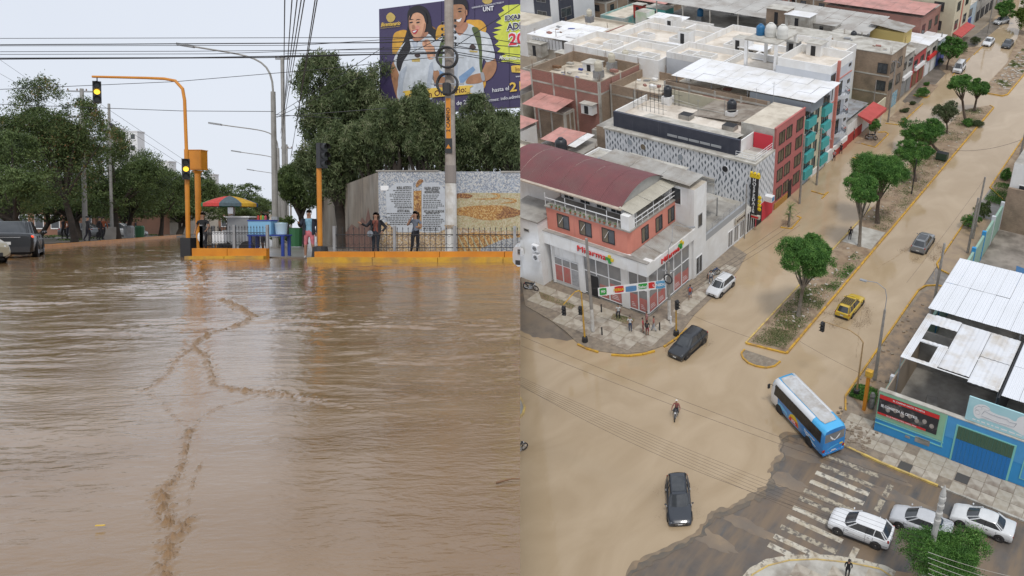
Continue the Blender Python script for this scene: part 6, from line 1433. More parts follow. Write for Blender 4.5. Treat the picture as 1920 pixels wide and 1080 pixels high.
for k in range(14):
 x = -50.8 + k*.62 + g.uniform(-.1,.1); tt = thing('plant_pot',(x,55.62,9.08),'_first _second _third _fourth _fifth _sixth _seventh _eighth _ninth _tenth _eleventh _twelfth _thirteenth _last'.split('_')[k + 1].strip() + ' potted plant from the left on the coral balcony ledge','potted plant','potted plants on the balcony ledge')
 q = MB(); q.lathe([(.08,0),(.11,.2),(0,.2)],pots,(x,55.62,9.08),8); q.build('pot',tt)
 V,F,tn,lc,lr = crown((0,0,.32),(.16,.16,.16),70,.05,k); o = bpy.data.objects.new('leaves',npmesh('leaves',V,F,[lf_street],attr={'tone': tn})); COL.objects.link(o); o.parent = tt
# left white wing with condensers
lw = thing('annex_building',(-53.5,56,0),'white annex with air conditioners left of the pharmacy','building')
q = MB(); q.box(-56.5,-51.65,54.3,58.5,0,7.6,white,roofc); q.box(-62,-56.5,56.5,62,0,7.0,white,roofc); q.box(-60,-52,58.5,66,0,9.2,white,roofc); q.build('walls',lw)
q = MB(); q.box(-56.6,-51.55,54.2,58.6,7.6,7.75,conc); q.build('coping',lw)
for a in (-55.6,-53.6): win(lw,'F',54.3,a,a + .7,6.2,6.55,conc,1)
for i,(x,y,z) in enumerate(((-55.6,53.9,3.4),(-54.3,53.9,3.3),(-52.0,53.95,4.4),(-52.0,53.95,3.3))):
 t = thing('air_conditioner',(x,y,z),['grey outdoor condenser unit, leftmost on the annex wall','white condenser unit beside the leftmost one','upper of two condensers at the annex corner','lower of two condensers at the annex corner'][i],'air conditioner')
 q = MB(); q.box(x - .4,x + .4,y - .1,y + .3,z,z + .7,whitec if i else steel); q.build('case',t); q = MB(); q.lathe([(.27,-.02),(.27,0),(0,0)],blackm,(x,y - .1,z + .35),12,'Y'); q.build('fan_grille',t)
# ---- white building next door
wb_ = thing('white_building',(-42,68,0),'white two storey building with terrace between pharmacy and hotel','building')
q = MB(); q.box(-50,-38.75,63.8,66.3,0,10.7,white,roofc); q.box(-50,-38.75,66.3,75.6,0,3.6,white,conc); q.box(-50,-45.5,66.3,75.6,3.6,6.0,white,roofc); q.box(-45,-38.75,75.6,77.3,0,3.2,white,concl); q.build('walls',wb_)
q = MB(); q.box(-39.0,-38.75,66.3,75.6,3.6,4.35,mat('ribbed_grey',(.36,.37,.38),rough=.6)); q.build('parapet',wb_)
sheets(wb_,(-50.5,63.5,11.6),(11.4,0,-.4),(0,2.9,.1),6,1,corr); sheets(wb_,(-45.8,66.4,6.7),(0,5.6,0),(5.2,0,-.7),5,2,corr)
sheets(wb_,(-51,64.8,9.6),(8,0,0),(0,5,.3),5,2,concl)
for y in (66.6,69.2,71.9): q = MB(); q.box(-40.7,-40.6,y,y + .1,3.6,5.95,steel); q.build('post',wb_)
q = MB()
for z in (4.6,4.85,5.1): q.tube([(-38.85,66.4,z),(-38.85,75.5,z)],.02,steel,5)
for k in range(8): q.tube([(-38.85,66.5 + k*1.28,4.3),(-38.85,66.5 + k*1.28,5.1)],.02,steel,5)
q.build('terrace_rail',wb_)
win(wb_,'S',-38.75,64.6,65.4,6.0,7.5,steel,1); win(wb_,'S',-38.75,64.2,65.5,.3,2.5,whitec,2,nm='door'); win(wb_,'F',63.8,-41.5,-40.3,8.6,10.5,whitec,1)
for a in (71.2,72.6,74.0): win(wb_,'S',-38.75,a,a + 1.1,.25,2.35,whitec,2,gint,nm='shop_window')
for k in range(5): q = MB(); q.box(-38.78,-38.70,75.75 + k*.55,76.15 + k*.55,.2,2.6,dark); q.box(-38.72,-38.66,75.65 + k*.55,75.73 + k*.55,.1,2.9,whitec); q.build('door',wb_)
st_ = thing('shop_sign',(-38.3,73.6,3.2),'cream shop sign on the white building near the hotel','sign'); q = MB(); q.box(-38.6,-38.5,72.6,75.0,2.7,3.5,cream); q.build('board',st_); q = MB()
for k in range(4): q.box(-38.498,-38.49,72.8 + k*.5,73.2 + k*.5,2.95 + .05*(k % 2),3.2,brn)
q.build('print',st_)
# ---- the hotel with leaf pattern
hotel = thing('hotel_building',(-48,79.8,0),'hotel with white leaf patterned walls and black upper screen','building')
hx0,hx1,hy0,hy1,hz = -60.3,-38.75,77.45,82.2,8.3
q = MB(); q.box(hx0,hx1,hy0,hy1,0,hz,white,conc); q.box(-62,hx0,77.8,84,0,8.2,brick,conc); q.build('walls',hotel)
q = MB(); q.box(hx0 - .1,hx1 + .12,hy0 - .3,hy0 + .4,hz,hz + .22,concl); q.box(hx1 - .5,hx1 + .12,hy0 + .4,hy1 + .05,hz,hz + .215,concl); q.build('cornice',hotel)
patw = mat('pattern_panel_white',(.70,.71,.73),(.64,.65,.67),sc=.8,rough=.6)
q = MB(); q.box(hx0,-44.1,hy0 - .12,hy0 + .0,5.3,hz - .02,patw); q.box(-44.1,hx1,hy0 - .12,hy0,.0,hz - .02,patw); q.box(hx1 - .02,hx1 + .12,hy0,hy1,2.6,hz - .02,patw); q.build('patterned_cladding',hotel)
darkleaf = mat('pattern_slate',(.10,.12,.14),rough=.6); midleaf = mat('pattern_grey',(.30,.33,.36),rough=.6)
def leaf(face,p0,a,z,h,w_,bend,m):
 n = 7; L1 = []; L2 = []
 for k in range(n):
  u = k/(n - 1); c = a + bend*math.sin(u*math.pi*2)*w_; hw = w_*math.sin(u*math.pi)*.5; L1.append((c - hw,z + h*u)); L2.append((c + hw,z + h*u))
 pl = L1 + L2[::-1][1:-1]; q = MB(); d = .012
 if face == 'F': q.face([(x,p0 - d,z_) for x,z_ in pl][::-1] ,m);
 else: q.face([(p0 + d,x,z_) for x,z_ in pl][::-1],m)
 return q
lm_ = {}
def leafobj(face,p0,a,z,kind):
 key = (face,kind)
 if key not in lm_:
  h,w_,b_,m = [(.75,.20,.25,darkleaf),(.75,.17,-.3,darkleaf),(.6,.14,.2,midleaf),(.55,.24,0,darkleaf)][kind]
  lm_[key] = leaf(face,0,0,0,h,w_,b_,m).mesh('wall_leaf')
 rl = rootloc(hotel); loc = (a,p0,z) if face == 'F' else (p0,a,z); return inst('wall_leaf',lm_[key],hotel,(loc[0] - rl[0],loc[1] - rl[1],loc[2] - rl[2]))
g = random.Random(6); cnt = 0; extra_leaf = MB()
for i in range(52):
 x = hx0 + .35 + i*.415
 for j in range(3):
  if cnt < 290: leafobj('F',hy0 - .12,x,5.45 + j*.95 + (.45 if i % 2 else 0),g.choice((0,1,1,0,2,3))); cnt += 1
for i in range(13):
 for j in range(6):
  if cnt < 290: leafobj('F',hy0 - .12,-43.9 + i*.415,.15 + j*.9 + (.4 if i % 2 else 0),g.choice((0,1,2))); cnt += 1
for i in range(11):
 for j in range(6):
  lf = leaf('S',hx1 + .12,hy0 + .3 + i*.42,2.7 + j*.92 + (.4 if i % 2 else 0),.7,.14,.25,darkleaf); b0 = len(extra_leaf.v); extra_leaf.v += lf.v; extra_leaf.f += [tuple(b0 + k for k in f) for f in lf.f]; extra_leaf.m += [extra_leaf.mi(darkleaf)]*len(lf.f)
tag(extra_leaf.build('wall_leaves',hotel),kind='stuff')
for i,(x,z,m_) in enumerate(((-56.4,7.3,midleaf),(-54.4,7.1,blinds),(-48.9,7.0,midleaf),(-42.7,6.9,dark))):
 q = MB(); q.lathe([(.42,0),(.42,.05),(.36,.05)],whitec,(x,hy0 - .18,z),20,'Y'); q.lathe([(.37,.03),(0,.03)],m_,(x,hy0 - .2,z),20,'Y'); q.build('round_window',hotel)
q = MB(); q.lathe([(0,0),(.4,0)],midleaf,(hx1 + .14,78.4,7.0),20,'X'); q.build('round_window',hotel)
q = MB(); q.box(hx0,-44.1,hy0 - .35,hy0 - .12,5.05,5.28,conc)
for k in range(9): q.box(hx0 + .5 + k*1.8,hx0 + .65 + k*1.8,hy0 - .34,hy0 - .12,4.6,5.05,conc)
q.box(hx0,-44.1,hy0 - .33,hy0 - .14,4.5,4.62,conc); q.build('ledge',hotel)
for a in (-59.8,-46.5): q = MB(); q.box(a,a + 3.0 if a < -50 else a + .9,hy0 - .03,hy0,3.7,4.1,glassd); q.build('strip_window',hotel)
black_clad = mat('blue_black_panel',(.035,.04,.06),(.05,.055,.075),sc=1,rough=.5,streak=((.12,.12,.14),(3,.15,1),.62,.9),uv=True)
q = MB(); q.box(-59.8,-41.6,78.6,79.0,8.3,10.3,black_clad); q.box(-41.75,-41.6,79.0,83,8.3,10.1,white); q.box(-59.8,-59.6,79,86,8.3,10.3,white); q.build('upper_screen',hotel)
q = MB()
for k in range(5): q.box(-51.6 + k*1.55,-50.2 + k*1.55,78.55,78.6,8.75,9.05,mat('ribbon_window',(.35,.36,.37),rough=.3))
q.build('ribbon_windows',hotel)
q = MB(); q.box(-59.6,-43.3,79.0,86.6,9.3,9.5,white,roofw); q.box(-59.6,-43.3,86.5,86.6,9.5,9.8,concl); q.build('roof',hotel)
sheets(hotel,(-55.8,79.0,10.3),(13.6,0,0),(0,2.0,-.25),8,1,concl)
q = MB(); q.box(-41.6,-38.9,77.6,80.2,8.5,8.62,concl); q.box(-41.5,-39.0,82.0,82.1,8.3,10.2,mat('signal_red_wall',(.60,.04,.06),rough=.7)); q.build('terrace',hotel)
q = MB()
for a,b in (((-41.5,77.65),(-38.95,77.65)),((-38.95,77.65),(-38.95,82))):
 for z in (8.75,9.05,9.35): q.tube([(*a,z),(*b,z)],.025,whitec,5)
 for k in range(4): p = Vector((*a,8.5)).lerp(Vector((*b,8.5)),k/3); q.tube([p,p + Vector((0,0,.85))],.025,whitec,5)
q.build('terrace_rail',hotel)
q = MB(); q.box(hx1 + .12,hx1 + .16,hy0 + .3,hy1,.1,2.6,MATS['signal_red_wall']); q.box(hx1 + .12,hx1 + .17,77.9,79.3,.1,2.4,dark); q.build('entrance',hotel)
sg = thing('hotel_sign',(-38.2,77.2,1.5),'tall black HOSPEDAJE sign topped by a yellow crown','sign')
q = MB(); q.box(-38.95,-38.0,76.75,76.95,2.2,7.0,blackm); q.build('board',sg)
for i,c_ in enumerate('HOSPEDAJE'): text('lettering',c_,.6,whitec,sg,(-38.48,76.73,6.7 - i*.5),'F',.02,.004)
q = MB(); q.box(-39.1,-37.85,76.7,77.0,7.0,7.35,yl_)
for k in range(3): q.ball((-38.95 + k*.45,76.85,7.5),.2,yl_,6)
q.build('crown_emblem',sg); q = MB()
for k in range(4): q.ball((-37.75,76.85,3.1 + k*.5),.26,yl_,6,(1,.4,1))
q.build('star_panel',sg); q = MB(); q.box(-39.2,-37.6,76.68,77.0,1.8,2.25,cream); q.box(-39.05,-37.75,76.66,76.68,1.9,2.15,redl); q.build('red_plate',sg)
t = thing('wall_sign',(-38.2,80.2,3.0),'white box sign on the red hotel entrance','sign'); q = MB(); q.box(-38.6,-37.6,79.8,80.6,2.7,3.4,whitec); q.box(-37.6,-37.58,79.9,80.5,2.8,3.3,mat('sign_blue',(.1,.25,.45))); q.build('box',t)
# ---- red building
redp = mat('brick_red_paint',(.47,.15,.135),(.42,.13,.12),sc=.6,rough=.8,streak=((.22,.07,.065),(1,.15,1),.6,.85),uv=True)
rb = thing('red_building',(-41,86.5,0),'four storey brick red building with grey cement side','building')
q = MB(); q.box(-43.2,-38.75,82.4,90.6,0,11.0,redp,roofc); q.box(-43.4,-38.95,82.3,82.398,0,11.0,concl); q.box(-52,-43.2,84,92,0,9.2,concl,conc); q.build('walls',rb)
q = MB(); q.box(-38.95,-38.72,82.3,90.65,11.0,11.15,redp); q.box(-38.8,-38.70,82.4,82.7,.1,11.0,redp); q.build('cornice',rb)
for z0 in (8.6,6.2,3.7,1.2):
 for a0,a1 in ((83.3,84.9),(85.3,86.9),(88.2,90.1)): win(rb,'S',-38.75,a0,a1,z0,z0 + 1.6,blackm,2,mat('tinted_window',(.075,.06,.04),(.13,.10,.065),sc=1,rough=.15))
q = MB(); q.box(-38.75,-38.68,86.9,87.8,0,2.4,dark); q.build('door',rb); q = MB(); q.box(-38.74,-38.66,83,86.7,0,.9,mat('ochre_base',(.42,.22,.05))); q.build('plinth',rb)
sheets(rb,(-52,84.4,9.5),(8.6,0,.6),(0,6.5,0),5,3,mat('rusted_corrugated',(.36,.32,.27),(.25,.21,.17),sc=.5,wave=1.8,rough=.8,c3=(.18,.14,.11),sc3=.5))
# ---- teal and cream building
teal = mat('teal_panel',(.06,.36,.36),rough=.6); crm = mat('cream_render',(.62,.57,.42),(.55,.50,.37),sc=.7,rough=.8)
tb_ = thing('teal_building',(-42,95,0),'narrow cream building with teal balcony panels','building')
q = MB(); q.box(-60,-38.9,90.9,98.9,0,9.7,crm,roofc); q.build('walls',tb_)
for z in (1.9,4.3,6.7,9.0 - .0):
 for a0,a1 in ((91.1,93.6),(96.3,98.7)):
  q = MB(); q.box(-38.9,-38.35,a0,a1,z - .95,z + .25,teal); q.build('balcony_panel',tb_); win(tb_,'S',-38.88,a0 + .1,a1 - .1,z + .28,z + 1.35,blackm,3,glassd)
 win(tb_,'S',-38.9,94.3,95.4,z - .7,z + .9,blackm,1,glassd)
q = MB(); q.box(-38.9,-38.82,91.2,93.4,.05,2.2,mat('shop_blue_poster',(.30,.42,.55),(.55,.58,.6),sc=3)); q.box(-38.9,-38.8,94.2,98.6,.05,.9,white); q.build('shutters',tb_)
wr_ = thing('roof_canopy',(-48,95,10.8),'very large white corrugated canopy roof above the teal building','canopy')
sheets(wr_,(-59.2,91.2,11.6),(21.4,0,.1),(0,8.3,.25),12,3,corrw,seed=3,ribs=8)
for x in (-58.5,-53,-47.5,-42,-38.6):
 for y in (91.6,98.8): q = MB(); q.box(x - .06,x + .06,y - .06,y + .06,9.6,11.65,steel); q.build('post',wr_)
q = MB(); q.box(-47.0,-38.3,91.25,91.35,10.4,11.5,mat('grey_blue_sheet',(.22,.25,.28),rough=.6)); q.box(-38.35,-38.25,91.3,95,10.2,11.5,MATS['grey_blue_sheet']); q.build('side_sheet',wr_)
# ---- apartment block with curved balconies
ap = thing('apartment_building',(-45,104,0),'white five storey apartment block with curved balconies and coral trim','building')
apw = mat('pale_blue_white',(.58,.60,.63),(.52,.54,.57),sc=.5,rough=.75); ctr = mat('coral_trim',(.52,.18,.14),rough=.7)
q = MB(); q.box(-47.2,-39.2,99.1,106.8,0,12.9,apw,roofw); q.box(-66,-47.201,100.5,106.8,0,10.6,apw,roofw); q.build('walls',ap)
parapet(ap,-47,-39.2,99.1,106.8,12.9,1.1,white); parapet(ap,-56,-47.2,100.5,106.8,10.6,.9,white); parapet(ap,-66,-56.2,100.5,106.8,10.6,.9,white)
q = MB(); q.box(-39.2,-38.85,101.2,101.6,0,14.2,ctr)
for z in (3.1,5.9,8.7,11.5): q.box(-39.2,-39.1,99.2,106.7,z - .12,z,ctr)
q.build('trim',ap)
for z in (3.1,5.9,8.7):
 rows = []; q = MB(); pl_c = [(-39.2,101.7)] + [(-39.2 + 1.25*math.sin(math.pi*k/10),101.7 + 3.4*k/10) for k in range(1,10)] + [(-39.2,105.1)]
 q.prism(pl_c,z,z + .12,apw); q.build('balcony_slab',ap)
 q = MB(); q.grid([[(x,y,zz) for x,y in pl_c] for zz in (z + .12,z + .5)],apw)
 for (x,y) in pl_c[1:-1]: q.tube([(x,y,z + .5),(x,y,z + .95)],.02,blackm,4)
 q.tube([(x,y,z + .95) for x,y in pl_c],.025,blackm,5); q.build('balcony_rail',ap)
 win(ap,'S',-39.2,102.2,103.6,z + .2,z + 2.2,blackm,2); win(ap,'S',-39.2,105.5,106.3,z + 1.2,z + 1.7,blackm,1)
win(ap,'S',-39.2,105.5,106.3,12.3,12.7,blackm,1); win(ap,'S',-39.2,99.3,100.8,11.6,12.7,blackm,2)
q = MB(); q.box(-52.5,-47.5,99.7,106.3,15.4,15.6,concl)
for x in (-52.3,-47.7):
 for y in (99.9,106.1): q.box(x - .2,x + .2,y - .2,y + .2,10.6,15.4,white)
q.build('tank_platform',ap)
tank(-51.5,102.5,15.6,'blue',1.2,'blue water tank on the high platform of the apartment block'); tank(-49.9,102.5,15.6,'white',1.5,'white water tank in the middle of the high platform'); tank(-48.1,102.5,15.6,'white',1.5,'white water tank at the right of the high platform')
# white parapet rooftops behind
wroof = thing('white_rooftops',(-66,110,0),'white terrace roofs with many low parapets behind the apartment block','building')
q = MB(); q.box(-84,-66.2,98.5,116,0,9.6,white,roofw); q.box(-66,-44,107,121,0,10.0,white,roofw); q.box(-84,-66.2,116.2,124,0,8.2,white,roofw); q.build('walls',wroof)
for (a,b,c,d,z) in ((-84,-75,98.5,107,9.6),(-75,-66.2,98.5,106,9.6),(-80,-66.2,107,116,9.6),(-66,-55,107,121,10),(-55,-44,107,114,10),(-55,-44,114,121,10),(-84,-75,116.2,124,8.2),(-75,-66.2,116.2,124,8.2)): parapet(wroof,a,b,c,d,z,.95,white)
for i,(x,y,z,sx,sy) in enumerate(((-60,110,10,2.5,2.2),(-70,110,9.6,2.0,2.0),(-50,117,10,2.4,2.4),(-79,120,8.2,2.2,2))):
 q = MB(); q.box(x,x + sx,y,y + sy,z,z + 2.2,white,concl); q.box(x + .5,x + 1.2,y - .04,y,z + .1,z + 1.9,dark); q.build('stair_room',wroof)
g = random.Random(44)
for (a,b,c,d_,z) in ((-64,-57,101,106,10.6),(-83,-76,99,106,9.6),(-74,-67,99,105,9.6),(-79,-67,108,115,9.6),(-65,-56,108,120,10),(-54,-45,108,113,10),(-54,-45,115,120,10),(-83,-67,117,123,8.2)):
 for k in range(2): x,y,sx,sy = g.uniform(a,b - 3),g.uniform(c,d_ - 2.5),g.uniform(2,3.2),g.uniform(1.8,2.8); parapet(wroof,x,x + sx,y,y + sy,z,g.uniform(.5,1.1),white,.15,'light_well')
# ---- red awning shop, green lot, brick house
ra = thing('awning_shop',(-41,111,0),'low shop with patched metal roof and red awning','shop')
q = MB(); q.box(-49,-39.0,107.1,116.5,0,3.2,white,conc); q.box(-38.98,-38.9,107.2,113,0,1.5,mat('red_base',(.42,.05,.04))); q.build('walls',ra)
sheets(ra,(-49,107.2,4.2),(9.6,0,-.5),(0,9,0),5,4,mat('patched_metal',(.34,.36,.38),(.24,.24,.24),sc=.8,wave=1.7,rough=.6,c3=(.18,.15,.13),sc3=.6),seed=4)
q = MB(); q.prism([(0,0),(2.2,-.6),(2.2,-1.1),(0,-.1)],110.6,117.2,mat('red_awning_cloth',(.50,.085,.075),(.42,.07,.06),sc=1,rough=.8)); q.v = [(-39.0 + x,z,3.7 + y) for x,y,z in q.v]; q.build('awning',ra)
for y in (111,113.2,115.4): q = MB(); q.box(-37.0,-36.9,y,y + .1,0,2.7,whitec); q.build('post',ra)
lg = thing('small_white_wall',(-38.9,104.5,0),'low white and red wall stub beside the walkers','wall'); q = MB(); q.box(-39.1,-38.8,99.6,106.9,0,1.7,white); q.box(-38.8,-38.76,102,106.9,0,1.0,MATS['red_base']); q.build('wall',lg)
q = MB(); q.box(-54,-40.5,117,122.8,0,.9,mat('green_turf',(.11,.22,.05),(.09,.18,.045),sc=3,rough=.95,bump=.4)); struct(q,'lawn','bright green raised turf between buildings')
cw = thing('cream_wall',(-39,120,0),'cream and blue boundary wall in front of the green turf','wall'); q = MB(); q.box(-39.1,-38.9,118.8,122.9,0,2.7,crm); q.build('panel',cw); q = MB(); q.box(-39.1,-38.9,117.0,118.8,0,2.4,mat('blue_gate',(.07,.20,.34),rough=.6)); q.build('gate',cw)
bh = thing('brick_house',(-42,126,0),'three storey brown brick house with bare side wall','house')
q = MB(); q.box(-60,-38.9,123,130.2,0,8.6,brick,conc); q.build('walls',bh); parapet(bh,-60,-38.9,123,130.2,8.6,.9,brick)
q = MB(); q.box(-60,-38.8,122.95,130.25,9.5,9.6,concl)
for z in (3.0,5.9): q.box(-60,-38.85,122.96,123,z,z + .2,concl)
for x in (-55,-50,-45): q.box(x,x + .25,122.95,123,0,9.5,concl)
q.build('concrete_ties',bh)
for z in (3.6,6.4): win(bh,'F',122.98,-40.9,-39.3,z,z + 1.6,blackm,2); win(bh,'S',-38.9,123.3,124.9,z,z + 1.6,blackm,2); win(bh,'S',-38.9,126.8,128.6,z,z + 1.6,blackm,2)
q = MB(); q.box(-38.9,-38.82,125.2,128.2,.05,2.4,mat('graffiti_blue',(.05,.28,.42),(.45,.5,.5),sc=2.2,rough=.7)); q.build('shutter',bh)
for i,(y0,y1,h,m_,lb) in enumerate(((130.4,136.6,6.8,conc,'grey upper floor shop with white curved sign'),(136.7,143.6,5.6,mat('red_shop',(.42,.07,.07),rough=.7),'red fronted shop with open timber doors'),(143.7,150.5,5.4,concl,'small pale shop with wall advert'),(150.6,155.8,4.6,mat('pale_blue_wall',(.42,.50,.55),rough=.7),'pale blue shop with light blue gate'))):
 t = thing('shop',(-42,(y0 + y1)/2,0),lb,'shop'); q = MB(); q.box(-52,-39.3,y0,y1,0,h,m_,roofc); q.build('walls',t); sheets(t,(-52,y0 + .1,h + .8),(13,0,-.4),(0,y1 - y0 - .2,0),6,2,[concl,corr,corrw,corrw][i],seed=i)
 for k in range(2):
  a = y0 + .5 + k*(y1 - y0)/2; win(t,'S',-39.3,a,a + 1.8,h - 2.2,h - .9,blackm,2); q = MB(); q.box(-39.3,-39.2,a,a + 2.2,.1,2.5,[steel,wood,whitec,bluep][i]); q.build('door',t)
 q = MB(); q.box(-39.3,-38.9,y0 + 1,y1 - 1,2.9,3.5,[whitec,whitec,redl,whitec][i]); q.build('fascia_sign',t)
yh = thing('yellow_house',(-44,140,6.9),'yellow gabled rooftop room above the red fronted shop','house'); q = MB(); q.box(-48,-42,138,142.5,6.5,9.0,mat('pale_yellow',(.62,.48,.18),rough=.8)); q.build('walls',yh); sheets(yh,(-48.3,137.6,9.9),(6.8,0,-.7),(0,5.2,0),4,2,corr)
# big grey corrugated roof
gr_ = thing('shed_roof',(-60,140,8),'long grey corrugated shed roof behind the brick house','shed'); q = MB(); q.box(-90,-46,131,150,0,6.0,brick,conc); q.build('walls',gr_); sheets(gr_,(-92,133.5,9.4),(45,0,-.4),(0,11.5,.6),14,4,mat('old_fibre_cement',(.40,.385,.36),(.50,.49,.46),sc=.16,wave=1.5,rough=.8,c3=(.32,.29,.26),sc3=.3),seed=9,ribs=6)
for x in range(-90,-46,6): q = MB(); q.box(x,x + .2,133.6,133.8,6,9.3,concl); q.build('post',gr_)
br2 = thing('brick_house',(-44,160,0),'brick house with pink corrugated roof beyond the shops','house'); q = MB(); q.box(-62,-43,151,163,0,8.6,brickr,conc); q.build('walls',br2); sheets(br2,(-62.5,150.6,9.2),(20,0,0),(0,9,.2),8,3,corrp)
for y in (152,156,160): win(br2,'S',-43,y,y + 1.8,5.2,7,blackm,2)
yb2 = thing('cream_house',(-41,168,0),'tall cream house with coral pipe and red door canopy','house'); q = MB(); q.box(-52,-40.3,163.3,175,0,12,crm,roofc); q.box(-40.3,-40.15,168.2,168.6,0,12,ctr); q.build('walls',yb2)
for z in (3.6,7.2,10.4):
 for y in (164.5,170.5): win(yb2,'S',-40.3,y,y + 2.2,z,z + 1.8,blackm,2)
 win(yb2,'F',163.3,-44.5,-42.5,z,z + 1.8,blackm,2)
q = MB(); q.prism([(0,0),(1.8,-.5),(1.8,-.7),(0,-.1)],164,174,mat('red_awning_cloth',(.5,.085,.075))); q.v = [(-40.2 + x,z,3.2 + y) for x,y,z in q.v]; q.build('awning',yb2)
for i,(y0,y1,h,m_,lb) in enumerate(((175.2,186,5,MATS['pale_blue_wall'],'blue grey low shop at the far end of the street'),(186.2,205,7,conc,'grey concrete frame building at the far end'),(205.2,235,8,brick,'last brown building of the street'))):
 t = thing('shop',(-44,y0,0),lb,'shop'); q = MB(); q.box(-60,-41.5,y0,y1,0,h,m_,roofc); q.build('walls',t)
 for k in range(int((y1 - y0)/4)): win(t,'S',-41.5,y0 + 1 + k*4,y0 + 3.4 + k*4,h - 2.4,h - .8,blackm,2); q = MB(); q.box(-41.5,-41.4,y0 + 1 + k*4,y0 + 3.6 + k*4,0,2.2,[bluep,dark,steel][i]); q.build('door',t)
# ---- upper left blocks
def blk(label,x0,x1,y0,y1,z,m,roof,par=.0,nm='house',ties=True,wins=()):
 t = thing(nm,((x0 + x1)/2,(y0 + y1)/2,0),label,'house'); q = MB(); q.box(x0,x1,y0,y1,0,z,m,roof); q.build('walls',t)
 if par: parapet(t,x0,x1,y0,y1,z,par,m)
 if ties and m in (brick,brickr):
  q = MB(); n = max(2,int((x1 - x0)/3.6))
  for k in range(n + 1): a = x0 + (x1 - x0 - .3)*k/n; q.box(a,a + .3,y0 - .03,y0,0,z + par,concl)
  n = max(2,int((y1 - y0)/3.6))
  for k in range(n + 1): a = y0 + (y1 - y0 - .3)*k/n; q.box(x1,x1 + .03,a,a + .3,0,z + par,concl)
  q.box(x0,x1 + .032,y0 - .033,y0,z - .35,z - .1,concl); q.box(x1,x1 + .033,y0,y1,z - .35,z - .1,concl); q.build('concrete_ties',t)
 for (f,a,zz) in wins: win(t,f,y0 if f == 'F' else x1,a,a + 1.3,zz,zz + 1.3,blackm,2)
 return t
bkb = blk('big red brick house with concrete ties and rooftop tanks',-82.2,-69.4,88.3,98.5,8.0,brick,roofc,1.6); q = MB(); q.box(-82.2,-69.4,88.28,88.3,0,7.6,brickr); q.box(-69.4,-69.38,88.3,98.5,7.9,9.5,brickr); q.box(-82.2,-69.4,88.28,88.3,7.9,9.5,brickr); q.build('brick_facing',bkb)
blk('brown brick wall house behind the hotel',-69.2,-60.5,90.5,99,7.6,brick,roofc,1.2); blk('long brown and red brick wing between hotel and white canopy',-60.3,-44,91.1,91.9,10.3,brick,conc,.4);
cph = blk('house with pink corrugated roof below the red brick house',-79.3,-74.2,86,88.2,4.8,brick,conc,0); sheets(cph,(-80.4,83.9,5.7),(6.4,0,0),(0,4.2,.5),4,2,corrp)
dph = blk('white house with pink corrugated roof at the left edge',-84,-76.2,75,82,4.0,white,conc,0,wins=(('S',76.2,1.2),('S',78.3,1.2))); sheets(dph,(-84.5,74.6,5.0),(8.5,0,-.5),(0,7.8,0),5,2,corrp)
eph = blk('low brick house with small pink roof behind the maroon roof',-70.5,-63.4,76.5,81.5,4.4,brick,conc,0); sheets(eph,(-70.2,76.0,5.2),(4.6,0,.1),(0,4.2,.3),3,2,corrp); sheets(eph,(-65.5,76.0,5.3),(1.3,0,0),(0,4.2,.3),1,2,corrw)
blk('grey slab roof house between the pink roofs and the hotel',-66,-60.6,81.8,89,5.2,concl,concl,.3); blk('low grey house behind the maroon roof',-72,-60,68,74,5.0,concl,roofc,.5); blk('pale grey annex roof beside the curved maroon roof',-60,-51,66.2,75.5,6.2,white,concl,.3)
blk('low grey yard house at the left edge',-84,-73,66,73.6,5.0,concl,conc,.6)
wch = thing('canopy_house',(-93,109,0),'house under a large white corrugated canopy','house'); q = MB(); q.box(-98,-88.2,107.2,116,0,5.8,cream,conc); q.build('walls',wch); sheets(wch,(-99.0,106.4,8.0),(11.0,0,.1),(0,9.6,.2),7,3,corrw,seed=12)
for k in range(9): q = MB(); q.box(-98.2 + k*.75,-97.6 + k*.75,106.9,107.0,5.8,7.6,whitec); q.build('louvre',wch)
kb = blk('brown house with wide windows at the far left edge',-114,-104.5,100,108,8.5,cream,roofc,.4,wins=(('S',101,5.8),('S',104,5.8),('S',101,2.6),('S',104,2.6)))
blk('small white roofed wash house beside the red brick house',-92,-84,97,103,5,concl,roofc,.6); gsd = blk('grey shed with pink and white roof left of the red brick house',-90,-84.4,88.2,95,5.0,concl,conc,0); sheets(gsd,(-90.3,87.9,6.0),(6.2,0,0),(0,6.5,.4),4,2,corrp)
tall = thing('tall_building',(-112,128,0),'tall building with black and white glazed front at the top left','building'); q = MB(); q.box(-126,-108.5,124,138,0,17,tw,roofc); q.build('walls',tall)
q = MB(); q.box(-112.6,-108.46,123.9,124,2,17,black_clad); q.box(-108.5,-108.4,126.5,131,2,17,black_clad); q.build('dark_cladding',tall)
for z in (5,8.5,12,15): win(tall,'F',123.9,-111.8,-109.4,z,z + 1.8,steel,2); win(tall,'S',-108.4,127,130.2,z,z + 1.8,steel,2)
ar = thing('arched_hall',(-118,121,0),'white hall with arched dark opening at the top left','building'); q = MB(); q.box(-122,-108,116,123.8,0,6,white,roofc); q.build('walls',ar); q = MB(); q.prism([(-2,0),(2,0),(2,2.4),(1.7,3.3),(1.1,4.0),(0,4.3),(-1.1,4.0),(-1.7,3.3),(-2,2.4)],0,.06,dark); q.v = [(-112 + x,115.98 - z,.5 + y) for x,y,z in q.v]; q.build('arch',ar)
lot = blk('low house with turquoise facade at the back lane',-104,-98,134,146,4.5,mat('turquoise',(.12,.42,.40),(.55,.55,.52),sc=.4,rough=.8),roofc,.3)
blk('low cream workshop roof in front of the turquoise facade',-106,-92,121,131,4.6,cream,roofc,.5,wins=(('S',122.5,1.6),('S',125.5,1.6)))
